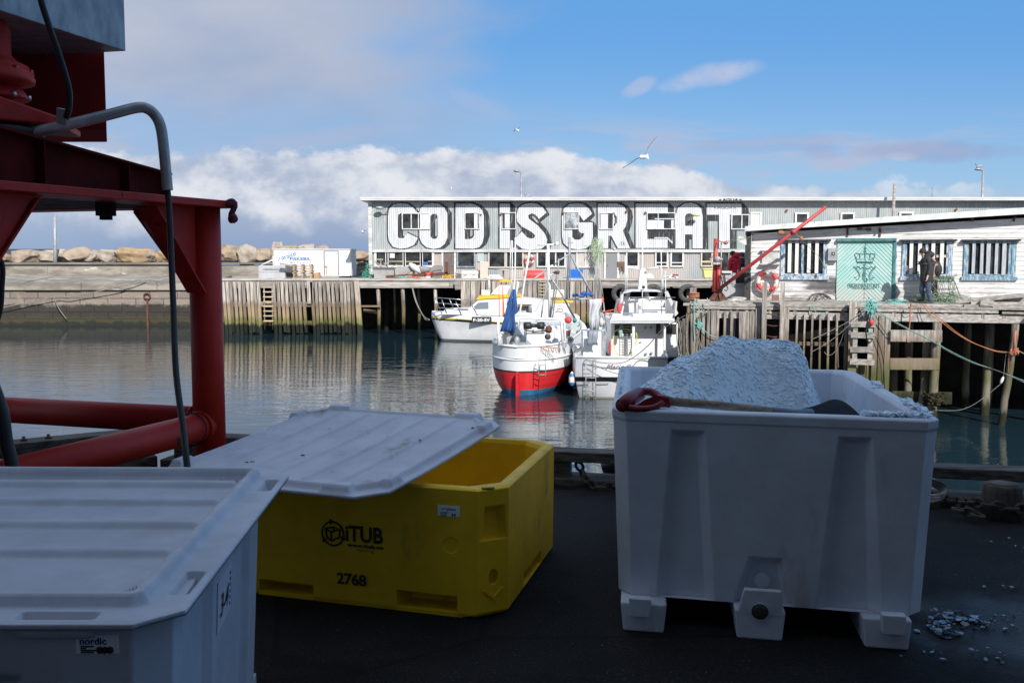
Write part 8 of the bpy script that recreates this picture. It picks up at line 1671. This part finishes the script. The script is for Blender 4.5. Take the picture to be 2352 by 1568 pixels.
def ty(s, m_, x0, y0, x1, y1, mat, nm, bold=.02, shear=0, F=FYt, off=.002, P_=None, par=None):
    a = F.q(m_, x0, y1); c_ = F.q(m_, x1, y0); cz = (a[1]+c_[1])/2
    za = F.q(m_, x0, y1)[1]; zb = F.q(m_, x0, y0)[1]
    text(s, F.w, a[0], c_[0], za, zb, off, mat, nm, par or t, bold=bold, shear=shear)
ink_y = M('printed_black', (.02, .018, .012), rough=.6)
ty('iTUB', 'Z2', 705, 265, 1390, 565, ink_y, 'lettering', .03); ty('www.itub.no', 'Z2', 735, 592, 1405, 662, ink_y, 'lettering', .04); ty('Tara 51 kg', 'Z2', 910, 705, 1225, 765, ink_y, 'lettering', .01); ty('2768', 'Z2', 545, 1130, 1085, 1350, ink_y, 'number', .03)
mb = MB(); Z = lambda x, y: FYt.w(*FYt.q('Z2', x, y), .003)
cc_ = FYt.q('Z2', 470, 425); rx = (FYt.q('Z2', 668, 425)[0]-FYt.q('Z2', 270, 425)[0])/2
for a0_, a1_ in ((100, 205), (220, 325), (340, 445)): mb.tube([FYt.w(cc_[0]+rx*math.cos(R(a)), cc_[1]+rx*math.sin(R(a)), .002) for a in range(a0_, a1_+1, 7)], .0042, 4)
for a in (97, 215, 337):
    c_ = (cc_[0]+rx*math.cos(R(a)), cc_[1]+rx*math.sin(R(a))); tt = R(a-90); mb.prism(FYt.w, [(c_[0]+.016*math.cos(tt+k*2.094), c_[1]+.016*math.sin(tt+k*2.094)) for k in range(3)], .001, .003)
for pts in ([(330, 330), (490, 305), (605, 350), (440, 395), (330, 330)], [(340, 335), (360, 480), (445, 560), (595, 490), (600, 350)], [(440, 395), (445, 560)], [(485, 310), (485, 375)]): mb.tube([Z(x, y) for x, y in pts], .0042, 4)
mb.build('box_logo', ink_y, t)
a, b_, z0, z1 = FYt.rect('S7', 1180, 580, 1303, 648); mb = MB(); mb.fb(FYt, a, b_, z0, z1, -.002, .002); stk = mb.build('sticker', M('label_paper', (.84, .86, .92), rough=.5), t, )
ty('sæplast', 'S7', 1202, 592, 1282, 609, ink_blue, 'lettering', .03, off=.0035, par=stk)
mb = MB(); 
for k in range(4): y = 618+k*7; s0, z = FYt.q('S7', 1196, y); s1 = FYt.q('S7', 1240-rr.randint(0, 12), y)[0]; mb.fb(FYt, s0, s1, z-.001, z+.0012, .0025, .003)
for x in (1262, 1276): s0, z = FYt.q('S7', x, 636); mb.fb(FYt, s0-.003, s0+.004, z-.005, z+.006, .0025, .003)
mb.build('small_print', ink, stk)
# ---------------------------------------------------------------- lids
def lid(name, label, C4, size, hf, cutc, mat, thick=.014, n=(150, 150), outl=None):
    """C4 corner points front-left, front-right, back-right, back-left; hf(a, b) height at metres from the left and front edges"""
    W_, D_ = size; mb = MB(); mb.sm = True; vs = []; NX, NY = n; out_ = []
    for j in range(NY+1):
        for i in range(NX+1):
            a = W_*i/NX; b_ = D_*j/NY; out_.append(min(a+b_, W_-a+b_, W_-a+D_-b_, a+D_-b_) < cutc-1e-6)
            for (cx_, cy_, sx_, sy_) in ((0, 0, 1, 1), (W_, 0, -1, 1), (W_, D_, -1, -1), (0, D_, 1, -1)):     # cut corners
                u = (a-cx_)*sx_; v = (b_-cy_)*sy_; e = cutc-(u+v)
                if e > 0: a += sx_*e/2; b_ += sy_*e/2
            s, d_ = a/W_, b_/D_; p_ = (C4[0]*(1-s)+C4[1]*s)*(1-d_)+(C4[3]*(1-s)+C4[2]*s)*d_; p_ = p_+Vector((0, 0, hf(a, b_))); vs.append(p_)
    mb.add(vs, [(j*(NX+1)+i, j*(NX+1)+i+1, (j+1)*(NX+1)+i+1, (j+1)*(NX+1)+i) for j in range(NY) for i in range(NX) if not (out_[j*(NX+1)+i] and out_[j*(NX+1)+i+1] and out_[(j+1)*(NX+1)+i+1] and out_[(j+1)*(NX+1)+i])])
    loose = [v for v in mb.bm.verts if not v.link_faces]; bmesh.ops.delete(mb.bm, geom=loose, context='VERTS')
    o_ = one(mb, name, mat, label, 'tub lid', recalc=False); s_ = o_.modifiers.new('solid', 'SOLIDIFY'); s_.thickness = thick; s_.offset = -1; return o_
ss = lambda x, a, b_: (lambda f: f*f*(3-2*f))(max(0, min(1, (x-a)/(b_-a))))
def h_white(a, b_, W_=1.09, D_=1.10):
    e = min(a, W_-a, b_, D_-b_); cd = min(a+b_, W_-a+b_, W_-a+D_-b_, a+D_-b_)*.7071-.09
    e = min(e, cd); h_ = .024*ss(e, .035, .05)-.010*ss(e, .058, .072)
    if e > .06:
        k = (a-.07)/(W_-.14)*6; f = abs(k-round(k))*(W_-.14)/6
        if 0.5 < round(k) < 5.5: h_ += .010*(1-ss(f, .006, .020))*ss(e, .07, .11)
    for (u, v) in ((a, b_), (W_-a, b_), (W_-a, D_-b_), (a, D_-b_)):
        if .12 < u < .26 and .008 < v < .06: h_ = max(h_, .034*ss(u, .12, .135)*(1-ss(u, .245, .26))*ss(v, .008, .02))
        if .12 < v < .22 and .008 < u < .06: h_ = max(h_, .034*ss(v, .12, .135)*(1-ss(v, .205, .22))*ss(u, .008, .02))
    return h_-.012*math.sin(math.pi*b_/D_)-.0*a
dust = plast('dusty_white_lid', (.66, .70, .78), (.60, .63, .71), (.34, .33, .31))
C4 = [W(330, 1092, 4.257), W(862, 1145, 3.86), W(1168, 964, 4.87), W(722, 935, 5.25)]
lid('tub_lid', 'tilted white ribbed lid lying askew over the yellow tub', C4, (1.09, 1.10), h_white, .09, dust, .012)
for k, (x, y) in enumerate(((800, 320), (1592, 243), (2075, 222), (1340, 228))): pass
mb = MB(); rr2 = random.Random(5)
for (fx, fy) in ((.30, .22), (.80, .62), (.62, .66), (.93, .83), (.45, .35)):
    p_ = (C4[0]*(1-fx)+C4[1]*fx)*(1-fy)+(C4[3]*(1-fx)+C4[2]*fx)*fy+Vector((0, 0, h_white(fx*1.09, fy*1.1)+.002))
    for k in range(4): mb.ell(p_+Vector((rr2.uniform(-.015, .015), rr2.uniform(-.012, .012), 0)), (rr2.uniform(.003, .008), .004, .002), 6, 4)
struct(mb, 'dirt_specks', ink, kind='stuff')
# grey tub at the left front
LZ = .80
R0 = Vector((-.672, 1.93, LZ)); R1 = Vector((-.755, 3.385, LZ)); LW = 1.10; LDp = (R1-R0).length
C4 = [R0+Vector((-LW, .0, 0)), R0, R1, R1+Vector((-LW, .02, 0))]
ribs = [b__-1.93 for b__ in (2.42, 2.68, 2.93, 3.16)]
def h_grey(a, b_):
    r_ = LW-a; e = min(a, r_, b_, LDp-b_); c1 = (r_+b_)*.7071; c2 = (r_+LDp-b_)*.7071; cd = min(c1, c2, (a+b_)*.7071, (a+LDp-b_)*.7071)
    ee = min(e, cd-.055); h_ = 0
    h_ += .004*ss(ee, .0, .02)
    h_ += .026*ss(ee, .085, .100)-.036*ss(ee, .118, .135)           # raised ridge inside the flange, then the sunken field
    if ee > .12:
        for rb in ribs: h_ += .017*(1-ss(abs(b_-rb), .010, .034))*ss(ee, .125, .16)
    for (u, v) in ((r_, b_), (r_, LDp-b_), (b_, r_), (LDp-b_, r_)):
        if .022 < u < .062 and .17 < v < .33: h_ -= .032*ss(u, .022, .026)*(1-ss(u, .056, .062))*ss(v, .17, .178)*(1-ss(v, .322, .33))
    for cc in (c1, c2):                                           # corner pocket
        v = min(r_, b_) if cc == c1 else min(r_, LDp-b_)
        if .205 < cc < .255 and v > .14: h_ -= .0*1; h_ += .018*(1-ss(abs(cc-.262), .006, .014))
    return h_
lid('tub_lid', 'pale grey ribbed lid with corner slots closed on the nearest tub at the left', C4, (LW, LDp), h_grey, .085, grey_pl, .012, n=(190, 230))
t = thing('fish_tub', 'pale grey plastic tub with 3-4 card at the lower left corner', 'tub', (-1.2, 2.65, 0))
QG = [V2(R0.x-LW+.04, 1.965), V2(-.702, 1.965), V2(-.848, 3.33), V2(R1.x-LW+.04, 3.36)]
mb, rg = tub_body(QG, [(.12, .03), (.788, 0)], .07, (0, 2))
gf = panel(mb, rg[0][0], rg[0][1], rg[1][0], rg[1][1], [((.18, .22, .30, .34, .84), (.20, .235, .285, .32, .80)), ((.55, .60, .745, .80, .84), (.58, .622, .715, .765, .80))], .025)
gs = panel(mb, rg[0][2], rg[0][3], rg[1][2], rg[1][3], [((.13, .14, .36, .37, .95), (.16, .17, .33, .34, .93)), ((.70, .71, .86, .87, .95), (.73, .74, .83, .84, .93))], .022)
mb.build('body', grey_pl, t, bevel=.006, weld=True)
for s0, s1 in ((.03, .2), (.42, .58), (.8, .97)): mb = MB(); mb.hexa([lerp2(QG, a, b_, z) for z in (0, .118) for a, b_ in ((s0, .03), (s1, .03), (s1, .97), (s0, .97))]); mb.build('runner', grey_pl, t)
FG = Frame(rg[1][0].x, rg[1][0].y, 1, 0); FG.o = rg[1][0].copy(); FG.o.z = 0
FG = Frame(0, 1.965, 1, 0)
a, b_, z0, z1 = FG.rect('S6', 415, 1305, 655, 1408, .004); tl_ = lambda z: -(.788-z)*.030/.668
mb = MB(); mb.hexa([(a, 1.962-tl_(z0), z0), (b_, 1.962-tl_(z0), z0), (b_, 1.967-tl_(z0), z0), (a, 1.967-tl_(z0), z0), (a, 1.962-tl_(z1), z1), (b_, 1.962-tl_(z1), z1), (b_, 1.967-tl_(z1), z1), (a, 1.967-tl_(z1), z1)])
stk = mb.build('sticker', M('label_paper_grey', (.86, .88, .93), rough=.5), t)
fnS = lambda s, z, o: Vector((s, 1.9605-tl_(z)-o, z))
p0 = FG.q('S6', 445, 1352); p1 = FG.q('S6', 592, 1312); text('nordic', fnS, p0[0], p1[0], p0[1], p1[1], .0, M('navy_print', (.02, .05, .16), rough=.5), 'lettering', stk, bold=.03)
mb = MB()
for k, L in enumerate((72, 30, 85, 72)): y = 1362+k*11; s0, z = FG.q('S6', 450, y); s1, _ = FG.q('S6', 450+L, y); mb.fb(Frame(0, 1.9605-tl_(z), 1, 0), s0, s1, z-.0013, z+.0013, -.001, .0006)
for x in (556, 583, 612): s0, z = FG.q('S6', x, 1382); F_ = Frame(0, 1.9605-tl_(z), 1, 0); mb.prism(F_.w, [(s0+.008*math.cos(k*.785), z+.008*math.sin(k*.785)) for k in range(8)], 0, .0006)
mb.build('small_print', ink, stk)
# white card on the side
nS = (rg[0][3]-rg[0][2]).cross(rg[1][2]-rg[0][2]).normalized()
card = lambda s, v, o: gs(s, v, .003+o)
mb = MB(); mb.prism(card, [(.40, .64), (.56, .65), (.56, .85), (.40, .85)], -.002, 0); cd_ = mb.build('card', M('white_card', (.62, .65, .76), rough=.5), t)
text('3-4', lambda s, v, o: card(s, v, o), 0.425, .525, .69, .78, .002, ink, 'lettering', cd_, bold=.01, shear=.25)
mb = MB()
for k in range(6): mb.prism(card, [(.543, .67+k*.026), (.550, .67+k*.026), (.550, .683+k*.026), (.543, .683+k*.026)], 0, .0015)
mb.build('small_print', ink, cd_)
# ================================================================ RED MACHINE ON ITS FRAME
mred = M('worn_red_enamel', (.50, .028, .020), (.42, .024, .018), 5, rough=.5, spec=.25, c3=(.05, .03, .03), t3=(.665, .68), sc3=7, bump=.002, bsc=30)
mred2 = M('dull_red_primer', (.42, .04, .045), (.34, .035, .038), 3, rough=.8, spec=.1)
galv = M('galvanised_sheet', (.44, .455, .47), (.26, .27, .29), 14, (1, 1, .5), rough=.45, metal=.35, lo=.3, hi=.7)
darkm = M('greasy_black_steel', (.018, .016, .016), (.03, .025, .025), 6, rough=.6)
P1 = Vector((-1.69, 5.5, 0)); Ad = Vector((-.936, .351, 0)); Bd = Vector((-.325, -.946, 0))
t = thing('ice_machine', 'red steel frame on round posts carrying a red box, gear motor and grey hopper', 'machine', P1)
posts = [P1, P1+Ad*1.75, P1+Bd*1.65, P1+Ad*1.75+Bd*1.65]
for k, p_ in enumerate(posts):
    mb = MB(); mb.tube([p_, p_+Vector((0, 0, 1.80))], .0875, 28); mb.lathe(p_, [(.15, 0), (.15, .015)], 20); mb.build('post', mred, t)
def pipe(a, b_, r_=.078): mb = MB(); mb.tube([a, a+(b_-a)*.5, b_], r_, 24); mb.build('cross_pipe', mred, t)
pipe(P1+Vector((0, 0, .60))+Bd*.03, posts[2]+Vector((0, 0, .60))); pipe(P1+Vector((0, 0, .62))+Ad*.03, posts[1]+Vector((0, 0, .60)))
pipe(posts[2]+Vector((0, 0, .60)), posts[3]+Vector((0, 0, .60)))
mb = MB(); mb.torus(P1+Bd*.09+Vector((0, 0, .6)), .082, .009, Bd); mb.torus(P1+Ad*.09+Vector((0, 0, .62)), .082, .009, Ad); mb.build('weld_bead', mred, t)
mb = MB(); U_ = Vector((0, 0, 1))
def plate(pts, z0, z1, m): mb = MB(); n_ = len(pts); mb.prism(lambda x, y, o: Vector((x, y, o)), [(p_.x, p_.y) for p_ in pts], z0, z1); return mb
o4 = [P1-Ad*.14-Bd*.12, P1+Ad*1.95-Bd*.12, P1+Ad*1.95+Bd*1.85, P1-Ad*.14+Bd*1.85]; i4 = [P1+Ad*.12+Bd*.12, P1+Ad*1.65+Bd*.12, P1+Ad*1.65+Bd*1.55, P1+Ad*.12+Bd*1.55]
mb = MB(); mb.prism(lambda x, y, o: Vector((x, y, o)), [(p_.x, p_.y) for p_ in o4], 1.80, 1.838, holes=[[(p_.x, p_.y) for p_ in i4]]); mb.build('top_plate', mred, t, bevel=.004)
mb = MB(); k = 0
while k < 7: a = i4[0]+Ad*(-.0)+Bd*(.03+k*.2); mb.beam(a+U_*1.82-Ad*.03, a+Ad*1.56+U_*1.82, .16, .03, tint=rnd.random()); k += 1
mb.build('deck_plank', M('grey_plank', (.24, .22, .21), (.14, .13, .12), 3, (6, 1, 1), rough=.8, tint=.3), t)
for a, d_, L, H_ in ((P1, Bd, .42, .46), (P1, Ad, .42, .46), (posts[2], -Bd, .42, .46), (posts[2], Ad, .42, .46), (posts[1], -Ad, .4, .44)):
    o_ = a+d_*.08; sd = Vector((-d_.y, d_.x, 0))*.006
    pts = [o_+U_*1.80, o_+d_*L+U_*1.80, o_+d_*L*.82+U_*1.77, o_+U_*(1.80-H_)]
    mb = MB(); mb.add([p_-sd for p_ in pts]+[p_+sd for p_ in pts], [(0, 1, 2, 3), (7, 6, 5, 4), (0, 4, 5, 1), (1, 5, 6, 2), (2, 6, 7, 3), (3, 7, 4, 0)]); mb.build('gusset', mred, t)
    mb2 = MB(); mb2.beam(o_+d_*L*.9+U_*1.785, o_+U_*(1.80-H_), .12 if d_ in (Bd,) else .05, .010); mb2.build('gusset_flange', mred, t)
# tapered girder
g0 = Vector((-1.945, 5.60, 1.839)); gd = (Vector((-2.27, 3.8, 0))-Vector((g0.x, g0.y, 0))).normalized(); GL = 2.0; sdg = Vector((-gd.y, gd.x, 0))
za, zb = .145, .265
def gp(l, h_, s_): return g0+gd*l+U_*h_+sdg*s_
mb = MB(); mb.hexa([gp(0, 0, -.006), gp(GL, 0, -.006), gp(GL, 0, .006), gp(0, 0, .006), gp(0, za, -.006), gp(GL, zb, -.006), gp(GL, zb, .006), gp(0, za, .006)])
mb.hexa([gp(0, za, -.06), gp(GL, zb, -.06), gp(GL, zb, .06), gp(0, za, .06), gp(0, za+.012, -.06), gp(GL, zb+.012, -.06), gp(GL, zb+.012, .06), gp(0, za+.012, .06)])
for l in (.02, .42, 1.1): h_ = za+(zb-za)*l/GL; mb.hexa([gp(l, 0, -.055), gp(l+.008, 0, -.055), gp(l+.008, 0, .055), gp(l, 0, .055), gp(l, h_-.002, -.055), gp(l+.008, h_-.002, -.055), gp(l+.008, h_-.002, .055), gp(l, h_-.002, .055)])
mb.build('girder', M('dark_red_steel', (.10, .010, .010), (.06, .008, .008), 4, rough=.8, spec=.08), t)
# box, hopper
bc = W(245, 296, 5.38); bt = 2.64
mb = MB(); mb.hexa([(-3.4, 5.38, bc.z), (bc.x, 5.38, bc.z), (bc.x*6/5.38, 6, bc.z), (-3.9, 6, bc.z), (-3.4, 5.38, bt), (bc.x, 5.38, bt), (bc.x*6/5.38, 6, bt), (-3.9, 6, bt)]); mb.build('red_box', mred2, t, bevel=.006)
hc = W(289, 118, 5.3); hb = hc.z; hd_ = (W(73, 48, 4.63)-hc); hd_.z = 0; hd_.normalize(); hn = Vector((-hd_.y, hd_.x, 0)); hn = hn if hn.x < 0 else -hn
c0_ = hc.copy(); c0_.z = 0; c1_ = c0_+hd_*1.15; c2_ = c1_+hn*1.4; c3_ = c0_+hn*1.4
mb = MB(); mb.hexa([v+U_*(hb+.0) for v in (c0_, c1_, c2_, c3_)]+[v+U_*(hb+1.0) for v in (c0_, c1_, c2_, c3_)]); mb.build('hopper', galv, t, bevel=.004)
# gear motor
mc = Vector((-2.37, 4.62, 0)); GZ = lambda y: W(40, y, 4.55).z
mb = MB(); mb.lathe(mc, [(.11, GZ(196)), (.15, GZ(186)), (.178, GZ(184)), (.182, GZ(172)), (.176, GZ(170)), (.176, GZ(158)), (.165, GZ(156)), (.155, GZ(143)), (.11, GZ(132)), (.085, GZ(118)), (.085, GZ(60)), (.07, GZ(38)), (.06, GZ(30))], 28); mb.build('gear_motor', mred, t)
mb = MB(); mb.lathe(mc, [(.155, GZ(222)), (.15, GZ(214)), (.13, GZ(200)), (.12, GZ(192))], 28); mb.build('motor_neck', mred, t)
for k in range(8):
    a = k*.785+.3; c_ = mc+Vector((math.cos(a)*.15, math.sin(a)*.15, 0)); mb = MB(); mb.lathe(c_+U_*GZ(222), [(.012, 0), (.012, .02)], 8); mb.build('bolt', steel, t)
    mb = MB(); mb.box(c_+Vector((-.012, -.012, GZ(170))), c_+Vector((.022, .012, GZ(150)))); mb.build('motor_lug', mred, t)
e1 = W(128, 262, 4.70); mb = MB(); a_, b__ = GZ(222), GZ(283)
mb.hexa([(-2.9, 4.45, b__), (-2.28, 4.42, b__), (e1.x+.02, 4.70, b__+.01), (e1.x-.10, 5.2, b__+.01), (-2.9, 4.45, a_), (-2.28, 4.42, a_), (e1.x+.02, 4.70, a_-.07), (e1.x-.10, 5.2, a_-.07)]); mb.build('motor_base', mred, t, bevel=.01)
mb = MB(); mb.lathe(Vector((-2.42, 4.65, 0)), [(.24, W(40, 312, 4.6).z), (.25, W(40, 296, 4.6).z), (.20, GZ(284))], 24); mb.box((-2.75, 4.5, 2.03), (-2.35, 4.9, 2.10)); mb.build('slew_ring', darkm, t)
mb = MB(); mb.box((-3.6, 4.95, 2.2), (-2.62, 5.3, 2.9)); mb.build('machinery_case', darkm, t)
# bent pipe and hoses
pp = [W(70, 306, 4.62), W(150, 288, 4.66), W(245, 265, 4.72), W(312, 248, 4.78), W(338, 250, 4.80), W(357, 266, 4.82), W(369, 292, 4.82), W(376, 340, 4.82), W(385, 437, 4.82)]
mb = MB(); P_ = smooth(pp, 6); mb.tube(P_, .0255, 18, cap=False); mb.tube(P_, .0215, 18, cap=False); mb.build('bent_pipe', M('galvanised_pipe', (.50, .51, .52), (.36, .37, .38), 7, rough=.38, metal=.35), t)
mb = MB(); mb.beam(W(143, 284, 4.64), W(143, 250, 4.62), .045, .02, up=(0, 1, 0)); mb.build('pipe_clamp', alu, t)
mb = MB(); mb.tube(smooth([W(380, 400, 4.82), W(387, 460, 4.82), W(392, 560, 4.78), W(398, 700, 4.66), W(404, 850, 4.52), W(420, 980, 4.38), W(432, 1090, 4.28), W(445, 1200, 4.22)], 8), .0145, 14)
mb.tube(smooth([W(85, -60, 4.45), W(94, 0, 4.45), W(112, 58, 4.48), W(140, 140, 4.52), W(158, 205, 4.56), W(158, 250, 4.6), W(150, 272, 4.64)], 8), .0140, 14); mb.build('hose', black, t)
mb = MB(); mb.tube(smooth([W(-30, 850, 4.0), W(3, 940, 4.0), W(14, 1010, 4.0), W(26, 1060, 4.0), W(34, 1110, 4.0)], 8), .026, 12); mb.tube(smooth([W(-40, 560, 4.2), W(2, 600, 4.2), W(4, 660, 4.2), W(-2, 720, 4.2), W(-30, 800, 4.2)], 8), .012, 8); one(mb, 'black_cable', black, 'thick black cable hanging at the far left edge beside the frame', 'cable')
mb = MB(); c_ = W(425, 940, 5.35); mb.torus(P1+Bd*.16+U_*.6, .088, .004, Bd+Vector((.2, 0, .1))); mb.tube([W(428, 985, 5.3), W(447, 1010, 5.3), W(455, 1060, 5.3)], .003, 4); mb.build('tie_wire', ink, t)
mb = MB(); s_ = P1-Ad*.13-Bd*.02+U_*1.82; mb.tube(smooth([s_, s_+Vector((.035, 0, .015)), s_+Vector((.05, 0, -.005)), s_+Vector((.04, 0, -.035)), s_+Vector((.03, 0, -.06)), s_+Vector((.045, 0, -.09))]), .016, 9); mb.ell(s_+Vector((.035, 0, -.075)), (.028, .024, .03), 10, 7, jit=.4); mb.ell(s_+Vector((.025, 0, .0)), (.035, .02, .02), 10, 7, jit=.4); mb.build('shackle', M('maroon_shackle', (.16, .03, .04), rough=.6), t)
mb = MB(); mb.box(W(243, 482, 5.0)-Vector((.04, .03, .03)), W(243, 482, 5.0)+Vector((.04, .03, .04))); mb.box(W(243, 482, 5.0)-Vector((.025, .02, .05)), W(243, 482, 5.0)+Vector((.025, .02, -.02))); mb.build('under_bolt', darkm, t)
